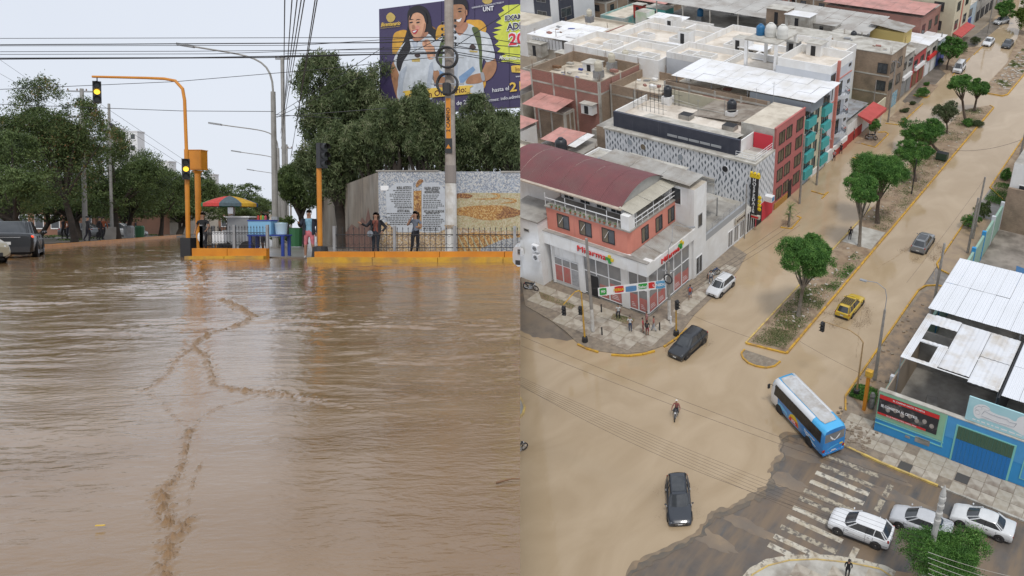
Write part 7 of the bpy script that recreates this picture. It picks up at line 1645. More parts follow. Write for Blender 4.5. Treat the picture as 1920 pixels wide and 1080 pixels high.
gt = blk('green and white stair tower on a flat roof',-88.5,-86,124.5,127.2,9.5,mat('mint_wall',(.36,.52,.30),(.62,.62,.6),sc=.3,rough=.8),concl,0,'stair_tower')
blk('pink and brick house with blue door below the stair tower',-91,-82,117,124,6.2,brickr,roofc,.5); c3_ = blk('white house with small white canopy',-84,-76,125,132,6.4,white,roofw,.8); sheets(c3_,(-86,124.5,8.6),(7,0,0),(0,4,.2),4,2,corrw)
# filler houses up the hill, each its own house
g = random.Random(21); adj = ['narrow','wide','squat','plain','old','half finished','weathered','boxy','low','shabby','compact','patched']; cols_ = [(brick,'brown brick'),(brickr,'red brick'),(white,'white washed'),(concl,'bare cement'),(brick,'unplastered brick'),(cream,'cream painted')]
rts = [(roofc,'dusty flat roof'),(conc,'grey flat roof'),(roofw,'pale flat roof'),('w','white sheet roof'),('g','grey sheet roof'),('p','pink sheet roof')]
placed = [(-84,-66,98,124),(-66,-38,50,260),(-84,-60,60,98.6),(-126,-104,99,139),(-99,-88,106,116.2),(-106,-92,120,147),(-92,-76,116,133),(-92,-84,88,103),(-92,-45,130,151)]
used_l = set(); k = 0
for yy in range(58,240,9):
 for xx in range(-186,-46,10):
  x0,y0 = xx + g.uniform(-1,1),yy + g.uniform(-1,1); x1,y1 = x0 + g.uniform(7,9.6),y0 + g.uniform(6.5,8.8)
  if any(x1 > a and x0 < b and y1 > c and y0 < d for a,b,c,d in placed): continue
  u,v,dp = cproj((x0 + x1)/2,(y0 + y1)/2,6)
  if u < 960 or u > 1950 or v < -60 or v > 700: continue
  m_,mn = g.choice(cols_); rf,rn = g.choice(rts); z = g.choice((3.2,4.2,5.8,6.2,7.2)); side = g.choice(['by the back lane','up the hillside','among the upper roofs','behind the white rooftops','near the top of the view','in the crowded block'])
  lb = f'{adj[k % 12]} {mn} house with {rn} {side}'; n2 = 0
  while lb in used_l: n2 += 1; lb = f'{adj[(k + n2) % 12]} {mn} house with {rn} {["between two yards", "beside an alley", "next to taller walls", "at the block corner", "facing a courtyard"][n2 % 5]}';
  used_l.add(lb); k += 1
  t = blk(lb,x0,x1,y0,y1,z,m_,rf if not isinstance(rf,str) else conc,g.choice((.5,.8,.3)) if not isinstance(rf,str) else 0,wins=(('F',x0 + 1.2,z - 2.1),('F',x1 - 3,z - 2.1),('S',y0 + 1.5,z - 2.1)))
  if isinstance(rf,str): sheets(t,(x0 - .3,y0 - .3,z + .7),(x1 - x0 + .6,0,0),(0,y1 - y0 + .6,g.uniform(-.3,.5)),4,2,{'w': corrw,'g': corr,'p': corrp}[rf],seed=k)
  elif g.random() < .6:
   rx,ry = g.uniform(x0 + .5,x1 - 3),g.uniform(y0 + .5,y1 - 3); q = MB(); q.box(rx,rx + 2.4,ry,ry + 2.2,z,z + 2.1,g.choice((white,brick,concl)),concl); q.box(rx + .6,rx + 1.3,ry - .03,ry,z + .1,z + 1.8,dark); q.build('roof_room',t)
   if g.random() < .5: tank(rx + 1.2,ry + 1.1,z + 2.1,g.choice(('black','cream','blue')),.9,f'{["dark", "pale", "large"][k % 3]} water tank on the roof room of a house up the hill')
# named rooftop things
for u,v,z,c_,s,lb in ((1176,82,7,'black',1.1,'black water tank beside a cream one behind the brick house'),(1190,82,7,'cream',1.1,'cream water tank right of the black tank'),(1147,116,9.6,'cream',1.1,'cream tank on black stand above the red brick parapet'),(1173,110,9.6,'cream',1.1,'cream tank on black stand, right of its twin'),(1122,132,9.6,'cream',1.2,'cream tank on low stand at the red brick corner'),
      (1273,122,9.0,'cream',1.1,'tall cream tank at the end of the large white canopy'),(1053,285,6.2,'black',1.5,'large black tank beside the curved maroon roof'),(1252,180,10.6,'black',1.1,'black tank on white base at the back of the hotel roof'),(1372,208,10.4,'black',1.2,'black tank on white base at the front of the hotel roof'),(1600,72,9,'black',1.0,'black tank behind the apartment block'),(1313,30,7,'blue',1.2,'blue tank on a stand among the upper roofs'),(1105,30,9,'cream',1.0,'cream tank near the tall building')):
 p = G(u,v,z); q = MB(); q.box(p.x - .6,p.x + .6,p.y - .6,p.y + .6,z - 1.1,z,white if 'white base' in lb else steel); tag(q.build('tank_base'),'base under the ' + ' '.join(lb.split()[:14]),'tank base'); tank(p.x,p.y,z,c_,s,lb)
q = MB()
for x in np.arange(-59.4,-54.2,.65): q.tube([(x,82.6,9.5),(x,82.6,11.9)],.03,blackm,4); q.tube([(x,86.4,9.5),(x,86.4,11.9)],.03,blackm,4)
for y in (82.6,86.4):
 for z in (10.2,11,11.9): q.tube([(-59.4,y,z),(-54.3,y,z)],.02,blackm,4)
q.build('roof_cage',hotel)
for lb,(x,y) in (('boxy grey skylight on the hotel roof',(-52.5,82.5)),('brown open hatch on the hotel roof',(-46,82.2))): q = MB(); q.box(x,x + 1.6,y,y + 1.3,9.5,10.1,conc,dark); tag(q.build('skylight'),lb,'skylight')
for i,(x,y,z,h) in enumerate(((-50.5,84,9.5,2.5),(-47.8,86,9.5,2.6),(-54,87.5,9.5,3.2),(-44.4,88,11,2.4),(-43.0,90,11,2.8))): q = MB(); q.tube([(x,y,z),(x,y,z + h)],.025,steel,5); q.tube([(x - .3,y,z + h - .2),(x + .3,y,z + h - .2)],.015,steel,4); tag(q.build('antenna'),['thin antenna mast in the middle of the hotel roof','antenna mast near the hotel tank','taller antenna at the back of the hotel roof','antenna on the red building roof edge','antenna beside the big white canopy'][i],'antenna')
tag(MB().tube([(-55,84.5,11.2),(-50.5,84.2,11.0),(-47,85,10.9),(-44,86,11.3)],.03,concl,5).build('hose'),'pale hose strung across the hotel roof','hose')
q = MB(); q.box(-54,-48.7,91.02,91.06,6,9.8,brickr); q.box(-48.2,-45,91.02,91.06,6,9.8,brickr); tag(q.build('infill_wall'),'red brick infill panels in the long brown wall behind the hotel','wall')
turq = mat('turquoise_sheet',(.10,.45,.42),rough=.6)
for u,v,z,sx,sy,h,m_,lb in ((1085,92,6,3,2,2.2,corrw,'small white roofed hut behind the grey shed'),(1112,128,8.2,2.4,2,1.0,whitec,'low white box on the red brick roof'),(1237,116,7.6,3.4,2.2,1.9,corrw,'white sheet lean-to at the left end of the big canopy'),(1262,108,8,2.6,1.8,2.0,corrw,'second white sheet hut near the big canopy'),(1415,100,10,4.2,2.4,.9,corrw,'flat white sheet cover on the white rooftops'),(1440,118,10,3.8,2.6,.7,corrw,'lower flat sheet cover beside the tank platform'),
  (1200,30,4.6,2.2,1.5,2.4,mat('red_gate',(.42,.05,.04)),'red gate box beside the turquoise facade'),(1238,34,5,4.5,3,2.2,turq,'turquoise sheet shed in the back lane'),(1243,72,5,3.4,2,2.4,mat('blue_door_wall',(.10,.32,.42)),'blue walled room below the stair tower'),(1225,60,6,2.2,1.6,.4,mat('yellow_tarp',(.55,.42,.06)),'small yellow tarp on a pink roof'),(1180,62,6,5,3,.5,corrp,'pink sheet cover behind the black tank'),(1462,40,9,4,3,2.4,brick,'brown brick rooftop room with pale roof'),(1500,48,9,4.5,3,2.0,corrw,'white sheet room beside the brown rooftop room'),
  (1545,60,8,5,2.5,1.6,corr,'grey sheet cover behind the high tanks'),(1580,70,8,3,2,1.0,brickr,'red brick stump wall behind the apartment block'),(1380,22,7,3.5,2.5,2.4,white,'white dovecote like room among upper roofs'),(1420,22,7,3,2,1.6,corrw,'small white sheet roof near the blue tank'),(1350,12,6,4,2,2.5,corrw,'slanted white sheet shed at the top of the view'),(1135,150,4,3,2,1.6,conc,'grey water basin at the foot of the brick house'),(1112,205,5.2,2,3,1.2,white,'white stair box on the grey slab roof'),(1010,100,5,3,2,2,concl,'pale shed left of the red brick house'),(1060,118,5.5,2.6,1.6,1.8,brick,'small brick coop on the shed roof'),(1530,100,13,2.2,2,1.6,white,'white stair cap on the apartment roof'),(1488,92,13,1.6,1.6,1.2,steel,'metal lattice box under the tank platform')):
 p = G(u,v,z); t = thing('rooftop_hut',p,lb,'hut'); q = MB(); q.box(p.x - sx/2,p.x + sx/2,p.y - sy/2,p.y + sy/2,z - .3,z + h,m_ if m_ not in (corrw,corr,corrp) else concl); q.build('walls',t); q = MB(); q.box(p.x - sx/2 - .2,p.x + sx/2 + .2,p.y - sy/2 - .2,p.y + sy/2 + .2,z + h,z + h + .08,m_ if m_ in (corrw,corr,corrp) else concl); q.build('roof',t)
 q = MB(); q.box(p.x - .4,p.x + .3,p.y - sy/2 - .03,p.y - sy/2,z - .2,z + h*.8,dark); q.build('door',t)
g = random.Random(17)
for i,(x0,x1,y0,y1,z,nm) in enumerate(((-82,-69.6,88.6,98.3,9.6,'red brick house'),(-60,-39.5,91.3,98.8,9.7,'teal building roof'),(-69,-60.8,90.8,98.8,8.8,'brown brick wall house'),(-60,-39.2,123.2,130,9.5,'three storey brick house'),(-60,-51.2,66.5,75,6.5,'annex roof'),(-98,-88.5,107.5,116,8,'canopy house'))):
 q = MB()
 for x in (x0,(x0 + x1)/2,x1):
  for y in (y0,y1):
   for k in range(4): a = Vector((x + g.uniform(-.15,.15),y + g.uniform(-.15,.15),z)); q.tube([a,a + Vector((g.uniform(-.1,.1),g.uniform(-.1,.1),g.uniform(.6,1.3)))],.018,wood,3,False)
 tag(q.build('rebar'),'rusty reinforcing bars sticking up from the ' + nm,'rebar',None,'stuff')
 q = MB()
 for k in range(14):
  x,y = g.uniform(x0 + .5,x1 - .5),g.uniform(y0 + .5,y1 - .5); s = g.uniform(.15,.55); q.obox((x,y,z - 1.2 + s*.4 if i in (0,2) else z + s*.3),(s,g.uniform(-.2,.2),0),(g.uniform(-.1,.1),s*.6,0),(0,0,s*.35),g.choice([wood,brickr,concl,steel,bluep,white]))
 tag(q.build('debris'),'assorted planks, bricks and junk lying on the ' + nm,'debris',None,'stuff')
# ---- blue building on the right
bb_ = thing('blue_building',(-10,53,0),'blue and green walled yard building with gym poster and blue garage door','building')
bluew = mat('blue_wall_paint',(.03,.25,.54),(.04,.28,.58),sc=.5,rough=.7,streak=((.10,.25,.42),(1,.2,1),.65,.9),uv=True); greenw = mat('pale_green_paint',(.28,.50,.33),(.25,.46,.30),sc=1,rough=.75); mint = mat('mint_trim',(.22,.56,.50),rough=.7); ltb = mat('lighter_blue',(.08,.33,.63),(.07,.30,.58),sc=1,rough=.7); darkblue = mat('deep_blue_door',(.015,.17,.46),rough=.5)
q = MB(); q.box(-13.8,14,51.6,51.9,0,4.3,bluew); q.box(-13.85,14,51.55,51.95,4.3,4.38,concl); q.build('front_wall',bb_)
q = MB(); q.box(-13.8,-8.35,51.57,51.6,1.55,4.3,greenw); q.build('green_panel',bb_)
q = MB()
for z in (.95,1.4): q.box(-13.8,-8.2,51.56,51.6,z,z + .09,mint)
q.box(-8.35,-8.25,51.56,51.6,.95,4.3,mint); q.box(-8.22,14,51.58,51.6,2.2,4.3,ltb); q.build('painted_bands',bb_)
q = MB(); q.box(-13.7,-8.85,51.52,51.57,2.0,4.0,mat('print_black',(.03,.03,.035),(.16,.15,.14),sc=1.6,mix=(.55,.7),rough=.4)); q.box(-13.7,-8.85,51.505,51.52,3.62,4.0,redl); q.box(-13.7,-9.7,51.505,51.52,2.0,2.2,redl); gp = q.build('poster',bb_)
text('lettering','EL CAMINO HACIA TU META',.20,whitec,bb_,(-11.3,51.50,3.82),'F',.002,.004); text('lettering','SE COMIENZA AL CENTRO',.34,whitec,bb_,(-12.0,51.515,2.95),'F',.002,.012,0,3.0); text('lettering','SALUD FUERZA RUTINA CARDIO PESAS',.14,whitec,bb_,(-11.7,51.50,2.1),'F',.002,.003)
q = MB()
for k in range(7): x = -12.9 + k*.6; q.ball((x,51.52,2.7 + .2*(k % 2)),.19,mat('print_pale',(.42,.37,.33),(.25,.22,.2),sc=4),6,(1,.05,1.2))
q.build('poster_figures',bb_)
q = MB(); q.box(-7.5,-3.0,51.55,51.6,.05,3.75,mint); q.build('garage_frame',bb_); n = 14
for k in range(n): x0 = -7.35 + k*4.2/n; q = MB(); q.box(x0 + .01,x0 + 4.2/n - .01,51.515,51.555,.1,2.4,darkblue); q.box(x0 + .01,x0 + 4.2/n - .01,51.516,51.555,2.42,3.65,mat('dark_green_door',(.06,.12,.075),rough=.6)); q.build('door_plank',bb_)
q = MB(); q.box(-2.3,2,51.55,51.6,.8,3.6,mint); q.box(-2.2,1.9,51.53,51.552,.9,3.5,ltb); q.build('side_gate',bb_)
q = MB(); q.box(-10.4,-9.2,51.56,51.61,.55,1.1,conc); q.box(-11.2,-10.8,51.56,51.61,.6,.8,conc); q.build('peeled_render',bb_)
sb_ = thing('rooftop_sign',(-5,51.8,4.4),'pale turquoise board with a white cartoon style arm drawing above the garage','sign'); q = MB(); q.box(-7.05,1.5,51.7,51.8,4.42,6.65,mat('pale_turquoise',(.36,.62,.66),(.44,.68,.72),sc=.6,rough=.6)); q.build('board',sb_)
def armp(pts,m,y0,nm):
 P_ = catm([WY(1800 + x/10.8,740 + y/10.8,51.7) for x,y in pts]);
 P_ = [tuple(p) for p in P_]; n = len(P_); ar_ = sum(P_[i][0]*P_[(i + 1) % n][1] - P_[(i + 1) % n][0]*P_[i][1] for i in range(n)); P_ = P_ if ar_ > 0 else P_[::-1]
 q = MB(); q.face([(x,y0,z) for x,z in P_],m); q.build(nm,sb_)
armp([(280,260),(360,200),(500,205),(600,270),(620,330),(760,400),(960,460),(1120,540),(1180,470),(1300,440),(1500,500),(1500,830),(1300,830),(1180,770),(1060,700),(900,640),(700,570),(560,520),(460,480),(360,480),(280,400)],whitec,51.69,'drawing')
for pts in ([(300,280),(380,230),(430,250),(450,300),(400,310),(330,300)],[(310,320),(360,310),(410,370),(380,400),(320,380)],[(440,240),(500,235),(590,290),(580,330),(500,300)]): armp(pts,mat('drawing_line',(.25,.27,.30)),51.685,'drawing_line'); armp([(x*.93 + .07*sum(p[0] for p in pts)/len(pts),y*.88 + .12*sum(p[1] for p in pts)/len(pts)) for x,y in pts],whitec,51.68,'drawing')
q = MB();
for pts in ([(440,400),(500,330),(600,390),(820,470),(960,510),(1000,560),(1150,590)],[(430,430),(560,480),(800,580),(900,600),(1090,660),(1140,600)]):
 q.tube([(WY(1800 + x/10.8,740 + y/10.8,51.68)[0],51.68,WY(1800 + x/10.8,740 + y/10.8,51.68)[1]) for x,y in pts],.018,MATS['drawing_line'],4)
q.build('drawing_line',sb_)
q = MB(); g = random.Random(4); x = -6.5
while x < 1: wd = g.uniform(.15,.5); q.box(x,x + wd,51.692,51.699,4.62,4.72,whitec); x += wd + .12
q.build('small_print',sb_)
# side wall, yard, dividing walls
q = MB(); q.box(-13.8,-13.55,51.9,93,0,3.3,mat('teal_green_wall',(.30,.45,.36),(.24,.38,.32),sc=1.2,rough=.8)); q.build('side_wall',bb_)
for y in np.arange(54.5,93,4.2): q = MB(); q.box(-13.9,-13.5,y,y + .35,0,3.75,bluew if int(y) % 2 else apw); q.build('pilaster',bb_)
q = MB(); q.box(-13.54,-13.45,52.2,62,.15,3.9,mat('tan_plaster',(.34,.27,.20),rough=.85)); q.box(-13.5,14,61.6,61.8,0,4.2,conc); q.box(-13.5,14,72.6,72.8,0,3.6,conc); q.box(-13.5,14,92.6,92.9,0,5.6,brick); q.build('inner_walls',bb_)
q = MB(); q.box(-13.5,14,51.9,61.6,.05,.10,conc); q.box(-13.5,14,61.8,72.6,.05,.10,conc); q.box(-13.5,14,72.8,92.6,.05,.10,mat('stained_yard',(.33,.29,.25),(.25,.22,.19),sc=.6,rough=.7,c3=(.10,.085,.07),sc3=.35)); q.build('yard_floor',bb_)
q = MB(); q.obox((-10.2,55.2,.55),(-.55,2.0,0),(.45,.12,0),(0,0,.5),conc); tag(q.build('concrete_counter'),'long slanted concrete counter inside the open yard','counter'); q = MB(); q.obox((-11.9,54.0,.3),(-.15,.45,0),(.3,.1,0),(0,0,.2),conc); tag(q.build('concrete_block'),'small concrete block on the yard floor','block')
awn = mat('canopy_fabric_white',(.70,.72,.75),(.64,.65,.67),sc=.3,rough=.6,c3=(.50,.45,.38),sc3=.45,wave=.9)
c1 = thing('canopy',(-9.5,67,6),'larger white canopy roof at the back of the yard','canopy'); sheets(c1,(-13.5,62.2,6.3),(8.2,0,.2),(0,10.0,.1),7,2,mat('bright_white_sheet',(.74,.76,.80),(.70,.72,.75),sc=.3,wave=1.2,rough=.5),seed=31,ribs=8)
for x,y in ((-13.3,62.4),(-5.6,62.4),(-13.3,72),(-5.6,72)): q = MB(); q.box(x - .07,x + .07,y - .07,y + .07,.1,6.3,steel); q.build('post',c1)
c2 = thing('canopy',(-9.5,58,6),'worn white canopy with two square holes over the yard','canopy')
for (x0,x1,y0,y1) in ((-13.3,-12.6,54.6,61.8),(-12.6,-10.3,60.3,61.8),(-12.6,-10.3,57.45,57.75),(-10.3,-7.8,54.8,61.8),(-7.8,-5.4,54.2,61.8),(-12.6,-10.3,54.6,54.9),(-11.1,-10.3,54.9,57.45)):
 sheets(c2,(x0,y0,6.05 - (61.8 - y0)*.01),(x1 - x0,0,.02),(0,y1 - y0,.05),max(1,int((x1 - x0)/1.3)),max(1,int((y1 - y0)/3.7)),awn,seed=int(y0*7),ribs=5)
q = MB()
for a in (54.6,57.5,61.8): q.tube([(-13.3,a,5.95),(-5.4,a,5.95)],.05,whitec,6)
for x in (-13.3,-5.45): q.tube([(x,54.6,5.95),(x,61.8,5.95)],.05,whitec,6); q.tube([(x,54.7,.1),(x,54.7,5.95)],.06,steel,6)
q.build('frame',c2)
c3x = thing('canopy',(-1,57,6),'white canopy section at the right edge of the yard','canopy'); sheets(c3x,(-5.1,53.6,6.2),(9,0,.1),(0,8.4,.1),7,2,MATS['bright_white_sheet'],seed=37)
c4x = thing('canopy',(-1,67,6),'white canopy section behind the right edge of the yard','canopy'); sheets(c4x,(-5.1,62.2,6.5),(9,0,.1),(0,10,.1),7,2,MATS['bright_white_sheet'],seed=38)
q = MB(); q.box(-5.3,-5.15,53.5,72,.1,6.0,blackm); q.build('dark_gutter',c3x)
tp_ = [G(1906,498,3),G(1925,505,3),G(1925,550,3),G(1902,533,3)]; q = MB(); q.prism([(p.x,p.y) for p in tp_],2.9,3.0,mat('blue_tarp',(.03,.12,.26),rough=.5)); tag(q.build('tarpaulin'),'blue tarpaulin roof behind the white canopy','tarpaulin')
nb = thing('white_side_building',(-11,104,0),'white walled building at the right edge beyond the brick yard wall','building'); q = MB(); q.box(-13.5,12,93.2,125,0,8.5,white,conc); q.build('walls',nb)
win(nb,'F',93.2,-12.5,-11,4,6)
# =================================================================== vehicles, people, poles and trees of district C
cur = 'C'
mudc = mat('mud_spray',(.17,.10,.05),rough=.6)
def parkcar(t,fpx,rpx,side,W_,z=0.0):
 """fpx, rpx: where the front and rear wheel of the visible side stand"""
 f = G(*fpx,z); r_ = G(*rpx,z); d = (f - r_); hd = math.atan2(d.y,d.x); m = (f + r_)/2; n_ = Vector((-d.y,d.x,0)).normalized()*(-side)*(W_/2 - .08)
 return put(t,(m.x + n_.x,m.y + n_.y,z),hd)
def wake(x,y,hd,L1,lb,seed,w0=1.0):
 g = np.random.default_rng(seed); q = MB(); c,s = math.cos(hd),math.sin(hd)
 for k in range(9):
  for sd in (-1,1):
   u = k/8; px = -u*L1 + .3; py = sd*(w0 + u*L1*.28); a = Vector((x + px*c - py*s,y + px*s + py*c,.036)); px2 = px - L1/8*.9; py2 = py + sd*L1*.033
   b = Vector((x + px2*c - py2*s,y + px2*s + py2*c,.036)); q.tube([a,a.lerp(b,.5) + Vector((g.uniform(-.1,.1),g.uniform(-.1,.1),.012)),b],[.02,.045,.01],WATC,5,False)
 return tag(q.build('wake'),lb,kind='structure')
t = car('black SUV turning past the pharmacy corner kerb',paint('black_paint',(.022,.025,.030)),'suv',L_=4.5,W=1.85,Hh=1.65,sink=.10); parkcar(t,(1289,672),(1319,645),1,1.85,0); splash(t,[(1.3,-1,.2,-.5),(-1.4,1,-.4,.4)],1,mudc,120)
t = car('white hatchback with taxi sign parked at the flooded pavement',paint('white_taxi',(.66,.67,.68)),'hatch',L_=3.8,W=1.65,Hh=1.5,sink=.06,taxi=True); parkcar(t,(1351,558),(1374.5,537),1,1.65)
t = car('yellow taxi wagon with black roof rack ploughing through the water',paint('taxi_yellow',(.62,.42,.03)),'wagon',L_=4.35,W=1.72,Hh=1.5,sink=.12,rack=True); parkcar(t,(1613,576),(1600,592),-1,1.7); splash(t,[(1.4,-1,-1.2,-1.0),(-1.3,-1,-1.2,-.8),(-1.4,1,-1,.9),(1.3,1,-.8,.9),(-2.4,-.4,-1.6,.5),(-2.2,.6,-1.8,-.3),(0,-1.6,-1.5,-1.2),(-1,-2.2,-1.5,.2)],2,mudc,2400,.024)
t = car('grey metallic SUV driving away in the right lane with muddy spray',paint('grey_metal',(.20,.21,.22)),'suv',L_=4.4,W=1.8,Hh=1.62,sink=.12,roofglass=True); parkcar(t,(1750,454),(1735.5,476),-1,1.8); splash(t,[(1.4,-1,-1.2,-1.2),(-1.3,-1,-1.4,-1.0),(-1.4,1,-1,.8),(-2.4,-.5,-1.6,.4),(.5,-1.7,-1.5,-.9),(-1,-2,-1.5,0)],3,mudc,2000,.024)
t = car('white SUV waiting on the zebra crossing',paint('white_suv',(.78,.79,.80)),'suv',L_=4.45,W=1.85,Hh=1.60,rails=False); parkcar(t,(1573,1003),(1639.5,1028),1,1.85)
t = car('silver sedan with crumpled wrapped boot behind the white SUV',paint('silver_paint',(.54,.55,.57)),'sedan',L_=4.3,W=1.7,Hh=1.48); parkcar(t,(1689,992),(1752,1015),1,1.7)
g = random.Random(3); q = MB(); rows = [[(-2.05 + .18*i,-.62 + .155*j,.98 + g.uniform(-.03,.09)) for j in range(9)] for i in range(5)]; q.grid(rows,mat('crinkled_plastic',(.48,.50,.52),(.34,.36,.38),sc=9,rough=.2,bump=.8,bsc=30)); add(t,'plastic_wrap',q)
t = car('old white sedan with dented wing, last in the queue',paint('old_white',(.70,.71,.71)),'sedan',L_=4.35,W=1.66,Hh=1.38,old=True); parkcar(t,(1806,990),(1866.5,1013),1,1.66)
t = car('black estate car wading at the bottom of the flooded junction',paint('dark_blue_black',(.028,.034,.045)),'wagon',L_=4.5,W=1.82,Hh=1.52,sink=.16,roofglass=True); f_ = G(1275,982); r_ = G(1270,908); d = f_ - r_; put(t,tuple((f_ + r_)/2),math.atan2(d.y,d.x)); splash(t,[(1.3,-1,.1,-.7),(-1.3,-1,.1,-.9),(1.3,1,.1,.6),(-1.3,1,.1,.5)],4,mudc,160,.022)
for i,(f_,r_,pc_,kd,lb) in enumerate((((1843,93),(1862,74),(.68,.69,.70),'sedan','white sedan coming down the far flooded street'),((1880,97),(1897,78),(.03,.035,.04),'sedan','black sedan beside the white one on the far street'),((1789,144),(1806,122),(.66,.67,.68),'van','white minivan standing by the left pavement'),((1870,46),(1884,42),(.45,.46,.46),'hatch','pale car parked under the tree at the top right'))):
 t = car(lb,paint(f'c_paint{i}',pc_),kd,L_=4.3,W=1.72,Hh=1.46 if kd != 'van' else 1.85,sink=.08); a = G(*f_); b = G(*r_); d = a - b; put(t,tuple((a + b)/2),math.atan2(d.y,d.x))
def bus():
 t = proto('bus','blue and white minibus turning at the edge of the flood','bus'); L_,W_,H_ = 7.6,2.25,2.95; w = W_/2; l = L_/2
 bl = mat('bus_blue',(.015,.19,.52),(.03,.25,.60),sc=.6,rough=.25,coat=.6); lb = mat('bus_light_blue',(.07,.42,.76),rough=.25,coat=.6); wh = mat('bus_white',(.70,.72,.74),rough=.3,coat=.5)
 xs = [-l,-l*.99,-l*.93,-l*.55,-l*.1,l*.35,l*.7,l*.9,l*.98,l]; rows = []
 for x in xs:
  u = x/l; k = 1 - .07*max(0,(abs(u) - .85)/.15) ** 2; top = H_ - .12*max(0,(abs(u) - .9)/.1) ** 1.5 - (.55*max(0,(u - .9)/.1) ** 1.6)
  ww = w*k; sh = [(ww*.92,.32),(ww,.45),(ww,1.2),(ww*.99,1.75),(ww*.955,top - .38),(ww*.86,top - .10),(ww*.62,top),(0,top + .03)]
  rows.append([(x,y,z) for y,z in sh] + [(x,-y,z) for y,z in sh[-2::-1]])
 q = MB(); q.grid(rows,bl); q.face(rows[0][::-1],bl); q.face(rows[-1],wh); nc = len(rows[0]) - 1
 for i in range(len(xs) - 1):
  for j in range(nc):
   fi = i*nc + j; jj = min(j,nc - 1 - j)
   if i >= 6 and jj < 4: q.m[fi] = q.mi(wh)
   if jj >= 4: q.m[fi] = q.mi(wh if 3 <= i <= 6 and jj <= 5 else lb)
 add(t,'body',q,True)
 q = MB(); rr = []
 for k in range(15):
  x = -l*.82 + (l*1.66)*k/14; hw = .66 - (.12 if k in (0,14) else 0); rr.append([(x,y,H_ + .045 + (.012 if (k + j) % 2 else 0)) for j,y in enumerate(np.linspace(-hw,hw,9))])
 q.grid(rr,mat('dirty_roof_white',(.56,.57,.58),(.46,.45,.43),sc=1.6,rough=.5,c3=(.36,.32,.28),sc3=1.1)); add(t,'roof_panel',q)
 for s in (-1,1):
  q = MB(); q.face([(-l*.915,s*(w*.997 + .006),1.48),(l*.86,s*(w*.997 + .006),1.48),(l*.82,s*(w*.955 + .011),H_ - .36),(-l*.915,s*(w*.955 + .011),H_ - .36)][::s],blackm); add(t,'window_band',q)
  edges = [-l*.90,-l*.62,-l*.34,-l*.06,l*.22,l*.50,l*.78]
  for a,b in zip(edges[:-1],edges[1:]):
   q = MB(); q.face([(a + .02,s*(w*.995 + .012),1.55),(b - .02,s*(w*.995 + .012),1.55),(b - .02,s*(w*.955 + .015),H_ - .42),(a + .02,s*(w*.955 + .015),H_ - .42)][::s],mat('bus_glass',(.012,.012,.012),(.03,.027,.024),sc=2,rough=.16,spec=.3)); add(t,'side_window',q)
  q = MB(); q.face([(l*.80,s*(w*.995 + .01),1.45),(l*.93,s*(w*.97),1.35),(l*.90,s*(w*.95),H_ - .7),(l*.80,s*(w*.955 + .012),H_ - .45)][::s],glassd); add(t,'cab_window',q)
  for x in (-l*.52,l*.62):
   q = MB(); q.lathe([(.50,0),(.50,.012),(0,.012)],dark,(x,s*w*1.002 if s > 0 else -w*1.014,.42),20,'Y'); add(t,'wheel_arch',q); wheel(t,x,s*(w - .10),.42,.42,.26,s,False)
  q = MB(); q.tube([(l*.93,s*w*.95,2.2),(l*1.0,s*(w + .16),2.25)],.025,blackm,5); q.obox((l*1.0,s*(w + .2),2.0),(.05,0,0),(0,.11,0),(0,0,.22),blackm); add(t,'mirror',q)
  q = MB(); q.ball((-l*.99,s*w*.84,.78),.15,lampr,7,(.5,1,1.4)); add(t,'tail_light',q,True); q = MB(); q.ball((l*.97,s*w*.72,.85),.18,lampg,7,(.5,1,.8)); add(t,'headlight',q,True)
  ys_ = s*(w + .008); q = MB(); sem = [(-.2 + .72*math.cos(a_),.62 + .85*math.sin(a_)) for a_ in [R(15*k) for k in range(13)]]
  q.face([(x + .4,ys_,z) for x,z in sem][::-s],yl_); add(t,'sun_emblem',q); q = MB(); q.face([(x,s*(w + .012),z) for x,z in ((-.50,.62),(.90,.62),(.72,1.02),(-.36,1.02))][::s],redl); add(t,'red_band',q)
  for pts,m_ in (([(-1.0,1.25),(-1.4,1.3),(-2.7,.85),(-3.4,.62),(-2.7,.72),(-1.6,1.08)],lb),([(-1.2,1.12),(-1.5,1.05),(-3.0,.68),(-2.8,.62),(-1.6,.9)],wh),([(2.0,1.2),(1.2,1.0),(1.0,.6),(1.6,.8),(2.4,.62),(2.6,1.1)],lb)):
   q = MB(); q.face([(x,s*(w + .006),z) for x,z in pts][::s],m_); add(t,'livery_swoosh',q)
 me = textmesh('SOL',.34,whitec,.003,.01); o = bpy.data.objects.new('lettering',me); COL.objects.link(o); o.parent = t; o.matrix_basis = Matrix.Translation((.2,w + .014,.80)) @ Matrix.Rotation(math.pi,4,'Z') @ Matrix.Rotation(R(90),4,'X')
 me = textmesh('Transportes',.3,whitec,.003,.004,.3); o = bpy.data.objects.new('lettering',me); COL.objects.link(o); o.parent = t; o.matrix_basis = Matrix.Translation((-2.0,w + .018,1.2)) @ Matrix.Rotation(math.pi,4,'Z') @ Matrix.Rotation(R(90),4,'X')
 q = MB(); rr = [[(-l - .005 - .02*(1 - (y/.9) ** 2),y,z) for y in np.linspace(-.93,.93,7)] for z in (1.62,1.9,2.2,2.48)]; q.grid(rr,glassg); add(t,'rear_window',q,True)
 q = MB();
 for s in (-1,1): q.face([(-l - .04,s*.08,1.80),(-l - .04,s*.5,2.30),(-l - .04,s*.42,2.0),(-l - .04,s*.18,1.74)],whitec)
 q.face([(-l - .04,-.1,1.8),(-l - .04,.1,1.8),(-l - .04,.06,1.66),(-l - .04,-.06,1.66)],whitec); add(t,'dove_emblem',q)
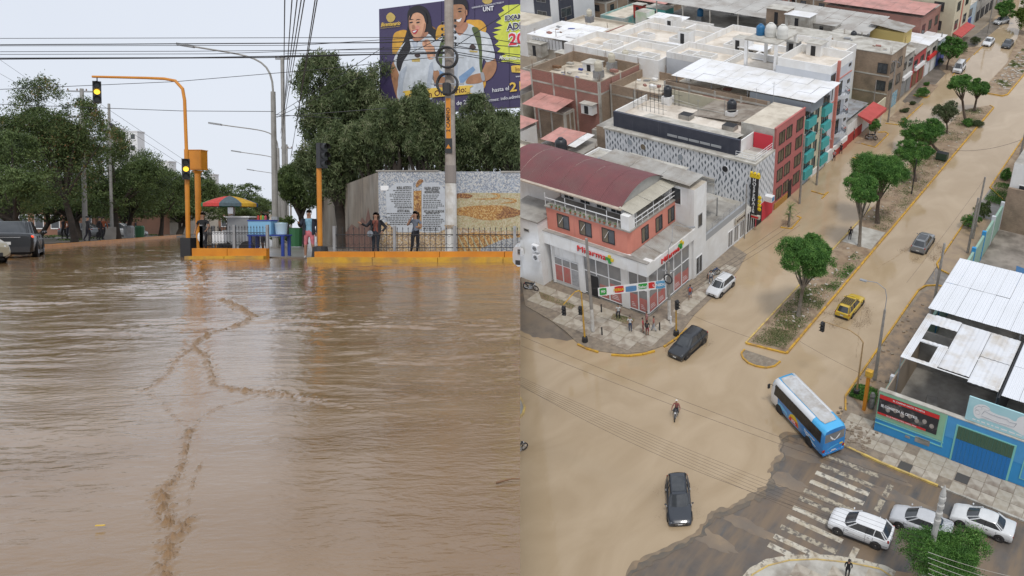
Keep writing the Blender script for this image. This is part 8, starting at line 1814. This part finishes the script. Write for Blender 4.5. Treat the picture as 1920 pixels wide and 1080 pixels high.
 q = MB(); q.face([(-l - .02,y,z) for y,z in ((.7,.80),(.3,1.05),(-.3,1.15),(-.6,1.05),(-.2,1.0),(.3,.88))],lb); q.box(-l - .03,-l - .01,-.20,.20,.55,.68,platem); q.box(-l - .03,-l - .01,-.85,-.55,1.0,1.14,yl_)
 for k in range(7): q.box(-l - .03,-l - .01,-.9 + k*.27,-.8 + k*.27,.5,.54,redl if k % 2 else whitec)
 add(t,'rear_trim',q); q = MB(); q.box(-l - .06,-l + .1,-w*.9,w*.9,.34,.52,bl); add(t,'rear_bumper',q)
 q = MB(); rr = [[(l*.985 + .02 - .28*((z - 1.2)/1.4) ** 2,y,z) for y in np.linspace(-.95,.95,7)] for z in (1.25,1.6,2.0,2.4)]; q.grid(rr,glassd); add(t,'windscreen',q,True); return t
t = bus(); f_ = G(1464.4,777.8); r_ = G(1512.9,831); d = f_ - r_; hd = math.atan2(d.y,d.x); n_ = Vector((d.y,-d.x,0)).normalized()*1.05; m = (f_ + r_)/2 + n_; put(t,(m.x - .2*math.cos(hd),m.y - .2*math.sin(hd),0),hd)
for (fx,rx,lb,s) in (((1603,572),(1590,590),'ripples trailing the yellow taxi',1),((1740,452),(1726,474),'ripples trailing the grey SUV',2)):
 a = G(*fx); b = G(*rx); wake((a.x + b.x)/2,(a.y + b.y)/2,math.atan2(a.y - b.y,a.x - b.x),7,lb,s)
# two wheelers
mc = motorcycle('motorcycle ridden through the middle of the flooded junction',mat('moto_dark',(.06,.06,.065),rough=.3)); p = G(1268,779); p9 = G(1262,805); hd = math.atan2(p9.y - p.y,p9.x - p.x); put(mc,(p.x,p.y,-.12),hd)
p2 = person('motorcyclist in white helmet and dark vest riding across the junction',cl('rider_red',(.30,.10,.09)),cl('rider_dark',(.04,.04,.05)),None,'long','long',{'L': ((-.34,-.22,1.10),(-.34,-.50,1.05)),'R': ((.34,-.22,1.10),(.34,-.50,1.05))},{'L': ((-.20,-.38,.52),(-.22,-.12,.20)),'R': ((.20,-.38,.52),(.22,-.12,.20))},hair='helmet',hat=whitec,sit=True)
put(p2,(p.x - .15*math.cos(hd),p.y - .15*math.sin(hd),.22),hd + R(90))
for (u,v),hd,lb,c_ in (((996,545),R(10),'black motorcycle parked by the white annex',(.02,.02,.025)),((1338,520),R(70),'dark motorcycle between the pavement and the white hatchback',(.03,.05,.12)),((1633,263),R(10),'dark motorcycle parked beside the small street tree',(.02,.02,.03)),((973,852),R(80),'bicycle like motorcycle cut by the left edge of the junction',(.05,.05,.05))):
 t = motorcycle(lb,mat('moto' + str(u),c_,rough=.3)); p = G(u,v); put(t,(p.x,p.y,.1),hd)
# people on the street; each faces its own way
def W8(u,v,z=.13): p = G(u,v,z); return (p.x,p.y,p.z)
def P8(lb,uv,face,shirt,pants,z=.13,**kw):
 k = kw.pop('k','x'); t = person(lb,cl(k + 's',shirt),cl(k + 'p',pants),**kw); put(t,W8(*uv,z),face,1.02); return t
wk_ = {'L': ((-.09,-.12,.52),(-.1,-.16,.09)),'R': ((.1,.02,.5),(.1,.26,.15))}
P8('man in white shirt and blue jeans standing by the grass strip',(1182,621),R(20),(.66,.66,.66),(.03,.06,.13),k='a',arms={'L': ((-.26,-.1,1.14),(-.08,-.26,1.12))})
P8('person in red top in the little group at the corner, left one',(1206,624),R(120),(.45,.06,.08),(.28,.08,.09),k='b',legs='short')
P8('person in black with red shorts nearest the kerb in the group',(1214,629),R(200),(.02,.02,.025),(.30,.05,.06),k='c',legs='short',bag=blackm)
P8('person in pink top at the back of the group',(1213,612),R(-30),(.48,.24,.24),(.4,.12,.12),k='d',female=True,legs='short')
P8('tall person in white and red top and pale jeans right of the group',(1226,621),R(-60),(.45,.14,.12),(.40,.44,.50),k='e',stance=wk_)
t = P8('person in white shirt crouching in front of the pharmacy window',(1160,592),R(30),(.62,.62,.60),(.03,.03,.04),k='f',sit=True,z=.13)
P8('schoolchild with red backpack walking on the side pavement',(1294,561),R(210),(.14,.22,.36),(.18,.22,.35),k='g',bag=cl('redbag',(.5,.08,.05)),legs='short',stance=wk_)
t = person('man in white sitting on the motorcycle beside the white hatchback',cl('hs',(.6,.6,.58)),cl('hp',(.05,.07,.12)),None,'short','long',{'L': ((-.3,-.2,1.1),(-.3,-.45,1.0)),'R': ((.3,-.2,1.1),(.3,-.45,1.0))},sit=True); p = G(1333,532); put(t,(p.x,p.y,.35),R(30))
P8('man in black clothes and white shoes standing at the bottom pavement edge',(1588,1082),R(195),(.015,.016,.02),(.015,.016,.02),k='i',sleeve='long',z=.1,shoes=cl('white_shoe',(.6,.6,.6)))
P8('person in black standing at the median crossing',(1593,450),R(200),(.02,.02,.025),(.015,.015,.02),k='j',sleeve='long',z=.05)
P8('walker in grey with pink bag wading by the low white wall',(1563,303),R(180),(.30,.32,.34),(.03,.03,.04),k='l',bag=cl('pinkbag',(.5,.2,.2)),stance=wk_,z=-.1)
P8('walker in dark clothes wading behind the one in grey',(1576,290),R(170),(.03,.035,.045),(.05,.05,.06),k='m',stance=wk_,z=-.1)
P8('person standing under the red awning of the low shop',(1600,262),R(120),(.10,.09,.09),(.05,.05,.06),k='n',z=.02)
P8('person in yellow vest in the doorway of the red fronted shop',(1729,140),R(90),(.50,.52,.06),(.05,.06,.1),k='o',z=.05)
# street furniture
wood_pole = mat('aged_concrete_pole',(.30,.28,.25),(.22,.20,.18),sc=2,rough=.9)
def cpole(lb,uv,vt,r=.15,arms=(),m=None,z0=.1,cap=None):
 b = G(*uv,z0); h = chz(b.x,b.y,vt) - z0; return pole(lb,b,h,r,m=m or wood_pole,arms=[(h - a,*rest) for a,*rest in arms]),b,h
p1,b1_,h1_ = cpole('tall concrete utility pole in front of the pharmacy door',(1112,622),447,.17)
q = MB(); q.lathe([(.175,0),(.165,2.6)],mat('whitewash',(.6,.6,.6)),(b1_.x,b1_.y,.2),12); q.build('whitewash',p1)
p2_,b2_,h2_ = cpole('concrete utility pole with cable coil at the pharmacy corner',(1255,601),492,.16); q = MB()
pts = [(b2_.x + .05 + .45*math.cos(k*math.pi/9),b2_.y - .2,5.1 + .5*math.sin(k*math.pi/9)) for k in range(19)]; q.tube(pts,.07,blackm,6,False); q.build('cable_coil',p2_); q = MB(); q.obox((b2_.x,b2_.y,5.9),(.6,.25,0),(-.03,.06,0),(0,0,.05),steel); q.build('crossarm',p2_)
q = MB(); q.lathe([(.165,0),(.16,2.3)],MATS['whitewash'],(b2_.x,b2_.y,.3),12); q.build('whitewash',p2_)
ls = thing('street_lamp',(b2_.x,b2_.y,6.3),'thin arched street lamp arm above the pharmacy corner pole','street lamp'); e_ = G(1292,441,8.0); q = MB(); q.tube([(b2_.x,b2_.y,6.3),(b2_.x,b2_.y,8.4),(b2_.x + .2,b2_.y + .3,9.1),(e_.x - 1.2,e_.y - 1,9.3),(e_.x,e_.y,8.9)],.035,steel,5); q.build('arm',ls); q = MB(); q.obox((e_.x + .2,e_.y + .2,8.85),(.22,.22,0),(-.08,.08,0),(0,0,.05),steel); q.build('lamp_head',ls)
bp = [WX(1133,540,-41.5),WX(1247,525,-37.4)]
a_ = Vector((b1_.x + .3,b1_.y,0)); c_ = Vector((b2_.x - .1,b2_.y,0)); a_.z = chz(a_.x,a_.y,541); c_.z = chz(c_.x,c_.y,524); bn_ = thing('banner',(a_ + c_)/2,'white banner of coloured panels strung between the two corner poles','banner')
dd = (c_ - a_); dh = .95; s0,s1 = .07,.97; q = MB(); A0,A1 = a_ + dd*s0,a_ + dd*s1; q.face([A0 - Vector((0,0,dh)),A1 - Vector((0,0,dh)),A1,A0],whitec); q.face([A0,A1,A1 - Vector((0,0,dh)),A0 - Vector((0,0,dh))],whitec); q.v = [(x + (.02 if k >= 4 else 0),y + (.02 if k >= 4 else 0),z) for k,(x,y,z) in enumerate(q.v)]; q.build('cloth',bn_); nn_ = Vector((dd.y,-dd.x,0)).normalized()*.03
for (u0,u1,v0,v1,m_) in ((.02,.12,.12,.85,greenl),(.24,.37,.10,.8,redl),(.40,.56,.25,.85,mat('sign_blue',(.1,.25,.45))),(.59,.72,.12,.72,greenl),(.74,.83,.12,.78,redl),(.85,.99,.05,.92,mat('banner_blue',(.03,.22,.45),(.2,.42,.6),sc=7))):
 g = random.Random(int(u0*100)); bs_ = [(u0,v0),((u0 + u1)/2,v0 - g.uniform(0,.06)),(u1,v0),(u1 + .004,(v0 + v1)/2),(u1,v1),((u0 + u1)/2,v1 + g.uniform(0,.06)),(u0,v1)]; q = MB(); q.face([A0.lerp(A1,u) - Vector((0,0,v*dh)) + nn_ for u,v in bs_][::-1],m_); q.build('print',bn_)
bth = math.atan2(dd.y,dd.x)
for u_,s_,m_ in ((.07,'90',whitec),(.30,'FERIA',yl_),(.48,'gran',mat('sign_blue',(.1,.25,.45))),(.655,'Salud',whitec),(.92,'UNIDOS',whitec)):
 p = A0.lerp(A1,u_) - Vector((0,0,dh*.5)) + nn_*1.5; text('lettering',s_,.42,m_,bn_,p,depth=.003,ang=bth,bold=.008,roll=math.atan2(dd.z,math.hypot(dd.x,dd.y)))
for s_ in (s0,s1):
 pp = A0 if s_ == s0 else A1; q = MB(); q.tube([pp,a_ if s_ == s0 else c_],.012,blackm,4); q.build('cord',bn_)
def csig(lb,uv,vt,arm=None,heads=(),base=True,m=orange):
 b = G(*uv,.1); h = chz(b.x,b.y,vt); t = thing('traffic_signal',b,lb,'traffic light'); q = MB(); q.tube([b,(b.x,b.y,h*.8),(b.x,b.y,h)],[.09,.07,.06],m,8); q.build('mast',t)
 if arm:
  ex = Vector(arm); q = MB(); s_ = Vector((b.x,b.y,h)); q.tube([s_,s_ + (ex - s_)*.12 + Vector((0,0,.35)),s_ + (ex - s_)*.35 + Vector((0,0,.5)),ex],[.06,.055,.05,.04],m,8); q.build('mast_arm',t)
 for hx in heads: sig_head(t,hx[0],hx[1],9,hx[2])
 if base: q = MB(); q.lathe([(.30,0),(.26,.5),(.12,.55)],blackm,(b.x,b.y,.1),10); q.build('base',t)
 return t,b,h
e_ = G(1057,578,5.0); t,b,h = csig('yellow traffic signal mast with arm over the side road at the pharmacy corner',(1097,640),548,(e_.x,e_.y,5.4),[((e_.x,e_.y,5.2),.95,(.3,-1))],m=yellowk); sig_head(t,(b.x - .1,b.y - .2,4.2),.9,9,(.3,-1))
b = G(1268,628,.13); h = chz(b.x,b.y,563); csig('post mounted traffic signal beside the black SUV',(1268,628),578,None,[((b.x + .1,b.y,h),1.0,(1,-.3))],m=yellowk)
e_ = G(1543,606,6.2); t,b,h = csig('long yellow traffic signal mast arching over the right lane',(1605.6,738.5),642,(e_.x,e_.y,6.4),[((e_.x,e_.y,6.3),.95,(-.2,-1))],m=mat('rusty_yellow',(.40,.26,.12),(.30,.2,.1),sc=3))
b = G(1620,768,.13); cb_ = thing('signal_cabinet',b,'yellow control box on a tall post by the muddy pavement','cabinet'); hh = chz(b.x,b.y,696); q = MB(); q.box(b.x - .14,b.x + .14,b.y - .14,b.y + .14,.1,hh - .5,orange); q.build('column',cb_); q = MB(); q.box(b.x - .28,b.x + .3,b.y - .2,b.y + .25,hh - .55,hh + .05,yellowk); q.build('box',cb_)
b = G(1633,764,.13); q = MB(); q.lathe([(.28,0),(.30,.2),(.26,.8),(.2,1.1),(.26,1.3),(.14,1.6),(0,1.65)],mat('grey_bundle',(.20,.20,.19),(.10,.10,.10),sc=5,rough=.8),(b.x,b.y,.13),9); tag(q.build('wrapped_bollard'),'grey wrapped bollard standing next to the yellow control box','bollard')
b = G(1640,712,.13); hl = chz(b.x,b.y,580); t = thing('street_lamp',b,'concrete street lamp with curved arm over the right lane near the bus','street lamp'); q = MB(); q.tube([b,(b.x,b.y,hl)],[.17,.10],wood_pole,10); q.build('pole',t); e_ = G(1622,533,9.6); s_ = Vector((b.x,b.y,hl)); q = MB(); q.tube([s_,s_ + Vector((0,0,1.2)),s_ + Vector((-.25,.1,1.9)),s_.lerp(Vector((e_.x,e_.y,hl + 2.2)),.5) + Vector((0,0,1.25)),Vector((e_.x,e_.y,hl + 2.2))],.035,steel,6); q.build('arm',t); q = MB(); q.obox((e_.x - .2,e_.y,hl + 2.17),(.3,0,0),(0,.12,0),(0,0,.05),steel); q.build('lamp_head',t)
cpole('leaning grey utility pole beside the curved kerb and white canopy',(1745,600),456,.15); cpole('tall pole at the far left of a pair by the teal wall',(1814,474),371,.15); pX,bX,hX = cpole('second pole of the pair by the teal wall, with a lamp arm',(1824,447),332,.14)
cpole('pole with meter boxes by the white side building',(1900,350),205,.16,arms=((.4,1.2,1,.3),)); cpole('grey pole in front of the hotel and red building',(1499,381),252,.15); cpole('pole with lamps before the teal building',(1531,346),240,.15)
cpole('grey pole before the brick house at the planting bed',(1665,228),112,.15,arms=((.3,1.2,1,0),)); cpole('slim pole topped with an orange flag at the cream wall',(1634,226),150,.10); cpole('pole among the far left pavement trees',(1758,118),60,.13); cpole('tall pole at the grey concrete planter far up the street',(1852,62),-10,.15); cpole('dark pole on the median between two trees',(1709,364),300,.09,m=blackm)
cpole('thin pole standing beside the hotel entrance',(1396,446),345,.07)
for (u,v),(u2,v2),lb in (((1509,254),(1538,252),'curved lamp arm at the red building pole'),((1533,246),(1560,262),'curved lamp arm before the teal building')):
 b = G(u,v,9); e_ = G(u2,v2,9.4); tag(MB().tube([b,b.lerp(e_,.3) + Vector((0,0,.7)),e_],.03,steel,5).build('lamp_arm'),lb,'lamp')
b = G(1728,1110,.1); hf = chz(b.x,b.y,925); fg_ = pole('large pale concrete pole with grey meter box in the bottom right foreground',b,hf,.21,m=mat('pale_pole',(.50,.49,.46),(.40,.385,.36),sc=1.5,rough=.85),top=.8)
q = MB(); q.box(b.x - .15,b.x + .18,b.y - .42,b.y - .2,hf - 5.6,hf - 4.9,mat('meter_box',(.50,.52,.53),rough=.6)); q.build('meter_box',fg_); q = MB()
for k in range(4): q.lathe([(.12,0),(.22,.08),(.22,.32),(.12,.40)],mat('pale_pole',(.5,.49,.46)),(b.x + .02,b.y - .03,hf - .6 - k*.65),10)
q.lathe([(.2,0),(.12,.4),(.03,.75),(0,.8)],MATS['pale_pole'],(b.x,b.y,hf - .1),10); q.build('insulator_column',fg_)
# cables over the junction
FP = Vector((b.x,b.y,0))
def ccab(p0,z0,p1,z1,lb,grp,r=.013,sag=.25,m=None): a = G(*p0,z0); c = G(*p1,z1); return cable(lb,[a,c],r,sag,m,grp)
darkc = mat('cable_brown',(.05,.04,.035),rough=.8)
for k in range(6): ccab((965,702 + k*3.4),8.2,(1733,1010 + k*9),7.2,['uppermost','second','third','fourth','fifth','lowest'][k] + ' cable of the bundle crossing the junction to the foreground pole','cable bundle over the junction',.0075,.5,darkc)
ccab((965,716),8,(1640,995),7,'single cable running below the bundle over the black estate car','single cables over the junction',.010,1.3,darkc)
ccab((965,643),8,(1600,880),8,'thin cable crossing above the motorcyclist','single cables over the junction',.010,.3,darkc); ccab((965,625),8,(1700,905),8,'thin cable from the mud strip towards the blue building','single cables over the junction',.010,.3,darkc)
ccab((1295,590),6,(1478,655),6,'thin cable over the lane beside the pharmacy','single cables over the junction',.009,.2,darkc)
ccab((1500,640),7,(1660,720),7,'thin cable near the half moon island','single cables over the junction',.009,.2,darkc)
ccab((1843,340),9,(1700,530),9,'thin cable sloping from the lamp by the teal wall','single cables over the junction',.009,.2,darkc); ccab((1915,262),9,(1790,282),9,'dark cable crossing the far right lane','single cables over the junction',.018,.5,darkc)
for k in range(5): ccab((1740,1035 + k*10),6.8,(1940,1090 + k*14),6.8,['first','second','third','fourth','fifth'][k] + ' pale cable from the foreground pole over the bottom right tree','cables at the bottom right',.014,.2,concl)
for k in range(3): ccab((1280 + k*0,545 + 6*k),6.3,(1500,398 + 12*k),7,['upper','middle','lower'][k] + ' service cable along the white facades to the red building pole','cables along the left facades',.012,.2,darkc)
for lb,(u,v) in (('short black bollard on the pharmacy corner, left',(1129,628)),('short black bollard on the pharmacy corner, right',(1237,619)),('white painted bollard by the corner pole',(1258,607)),('dark short post beside the seated person',(1128,585))):
 b = G(u,v,.13); q = MB(); q.lathe([(.07,0),(.07,.9),(0,.93)],whitec if 'white' in lb else blackm,(b.x,b.y,.13),8); tag(q.build('bollard'),lb,'bollard')
b = G(1765,300,.12); t = thing('skip_bin',b,'dark green wheeled waste container on the median','bin'); q = MB(); q.prism([(b.x - .75,b.y - .45),(b.x + .75,b.y - .45),(b.x + .8,b.y + .5),(b.x - .8,b.y + .5)],.3,1.25,mat('dark_green_bin',(.03,.06,.035),rough=.5),dark); q.build('body',t)
for sx in (-.6,.6):
 for sy in (-.35,.4): q = MB(); q.lathe([(0,-.04),(.12,-.04),(.12,.04),(0,.04)],rubber,(b.x + sx,b.y + sy,.24),10,'Y'); q.build('wheel',t)
for i,(u,v) in enumerate(((1706,884),(1748,866))): p = G(*(((1697,875),(1804,897))[i]),.14); q = MB(); q.prism([(p.x - .5,p.y - .45),(p.x + .5,p.y - .45),(p.x + .5,p.y + .45),(p.x - .5,p.y + .45)],.12,.155,mat('manhole_dark',(.08,.075,.07),rough=.8)); tag(q.build('drain_cover'),['square dark drain cover near the worn yellow kerb','dark patched square on the pavement of the blue building'][i],'drain cover')
# trees of the street
rdir = Vector((CA,SA,0))
def ct(lb,base,cuv,hw,hh,seed,r=.18,lm=lf_street,nl=40000,sz=.10,bk=bark,group='trees along the flooded street',z0=.12,**kw):
 b = G(*base,z0); uc,vc = cuv; dep = cproj(b.x,b.y,4)[2]; zc = chz(b.x,b.y,vc); du = (uc - cproj(b.x,b.y,zc)[0])*dep/FPX; rx = hw*dep/FPX; rz = hh*dep/FPX/.93
 off = rdir*du; return tree('street_tree',lb,'tree',b,0,(rx,rx,rz*.92),r,lm,nl,sz,seed,bk,cz=zc - z0,off=(off.x,off.y),group=group,lobr=.36,**{'lobes': 14,'subs': 20,'fill': .08,**kw})
ct('large round tree on the near end of the median',(1497,592),(1514,484),52,45,41,.2,nl=75000,sz=.085,bk=barkg,lobes=16,subs=36)
ct('lighter green tree on the median by the concrete crossing',(1611,461),(1614,358),36,30,42,.2,nl=36000,sz=.09,bk=barkg)
ct('broadest median tree, rising behind the lighter green one',(1645,418),(1653,325),48,44,43,.26,nl=70000,sz=.09,lobes=16,subs=34)
ct('median tree with leaning double trunk',(1716,340),(1712,292),36,26,44,.2,nl=30000,sz=.1,fork=.55)
ct('flat spreading tree next to the waste container',(1761,288),(1732,248),42,26,45,.2,nl=36000,sz=.11,fork=.6)
ct('dusty thin crowned tree on the far median',(1775,250),(1775,212),26,24,46,.14,lm=lf_grey,nl=12000,sz=.11)
ct('pair trunk tree at the end of the long median, left crown',(1810,230),(1803,158),25,18,47,.22,nl=20000,sz=.12,fork=.55); ct('pair trunk tree at the end of the long median, right crown',(1826,208),(1830,166),22,17,48,.2,nl=17000,sz=.12,fork=.5)
ct('bushy dark tree on the left pavement by the minivan',(1775,130),(1784,92),24,24,49,.16,nl=16000,sz=.14); ct('dense tree at the very end of the street',(1885,42),(1886,18),20,20,50,.2,nl=14000,sz=.16); ct('yellow green tree cut by the top right edge',(1935,62),(1922,30),22,28,51,.2,nl=16000,sz=.15,lm=leafmat('yellow_green_leaf',(.04,.08,.012),(.14,.20,.03),(.24,.28,.06)))
ct('small round tree beside the parked motorcycle',(1641,262),(1641,237),13,12,52,.06,nl=6000,sz=.09)
ct('feathery tree under the foreground pole at the bottom right',(1765,1118),(1768,1042),84,52,53,.2,nl=70000,sz=.07,lobes=22,subs=30,group=None)
ct('dark tree at the back lane in the upper left',(1225,22),(1222,4),26,14,54,.2,lm=lf_dark,nl=12000,sz=.16,group=None)
palm('small palm at the left pavement, the taller of two',(G(1479,425,.05)),2.6,1.05,1); palm('small palm at the left pavement, the shorter of two',(G(1478,421,.05)),1.3,.8,2)
for i,(u,v,r_,h_,lm,lb) in enumerate(((1815,425,1.3,1.5,lf_street,'leafy bush beside the pole pair at the teal wall'),(1840,405,1.2,1.8,lf_dark,'dark bush behind the pole pair'),(1885,335,.9,1.3,lf_street,'rounded bush on the small lawn at the far right'),(1728,180,1.4,1.2,lf_street,'bush in the orange kerbed bed'),(1737,160,.6,.5,lf_street,'small bush beyond the kerbed bed'),(1697,210,.7,.5,lf_grey,'low grey plant in the planting bed'),(1710,196,.5,.5,lf_grey,'second low plant in the planting bed'),(1800,98,1.6,1.2,lf_grey,'dusty shrub before the cream house'),(1826,84,1.2,1.6,lf_grey,'slim shrub near the white sedan'),(1756,120,1.2,1.3,lf_dark,'dark shrub under the bushy pavement tree'),(1834,236,1.2,.7,lf_grey,'low shrub on the rubble median'),(1815,235,1.1,.8,lf_street,'green shrub at the double trunk tree foot'),(1740,268,1.3,.6,lf_grey,'ground shrub on the long median'),(1630,745,.9,.5,lf_street,'green weeds around the control box'))):
 bush('shrub',lb,'shrub',G(u,v,.1),(r_,r_,h_*.6),lm,4500,.09,60 + i)
# =================================================================== the boundary between the two districts
SN = Vector((1, -SEAMD * math.cos(PH), SEAMD * math.sin(PH))); SP = Vector((0, 0, HC))   # upright plane through the boundary
def clip_all():
 bpy.context.view_layer.update()
 def zap(o):
  for k in list(o.children_recursive): gone.add(k.name)
  gone.add(o.name)
 gone = set()
 for o in list(COL.objects):
  if o.type != 'MESH' or o.name in gone: continue
  r_ = o
  while r_.parent: r_ = r_.parent
  side = -1 if r_.get('frame','W') == 'W' else 1
  mw = o.matrix_world; ds = [side*SN.dot(mw @ Vector(c) - SP) for c in o.bound_box]
  if min(ds) >= 0: continue
  if max(ds) <= 0: zap(o); continue
  me = o.data.copy() if o.data.users > 1 else o.data; o.data = me
  inv = mw.inverted(); lp = inv @ SP; ln = (mw.to_3x3().transposed() @ (SN*side)).normalized()
  bm = bmesh.new(); bm.from_mesh(me)
  res = bmesh.ops.bisect_plane(bm,geom=bm.verts[:] + bm.edges[:] + bm.faces[:],plane_co=lp,plane_no=-ln,clear_outer=True)
  ed = [e for e in res['geom_cut'] if isinstance(e,bmesh.types.BMEdge)]
  if 2 < len(ed) < 120:
   try: bmesh.ops.edgenet_fill(bm,edges=ed)
   except Exception: pass
  if not bm.faces: bm.free(); zap(o); continue
  bm.to_mesh(me); bm.free()
 for n_ in gone:
  if n_ in bpy.data.objects: bpy.data.objects.remove(bpy.data.objects[n_])
 for o in list(COL.objects):
  if o.type == 'EMPTY' and not o.children: bpy.data.objects.remove(o)
clip_all()
for o in COL.objects:
 if 'frame' in o: del o['frame']
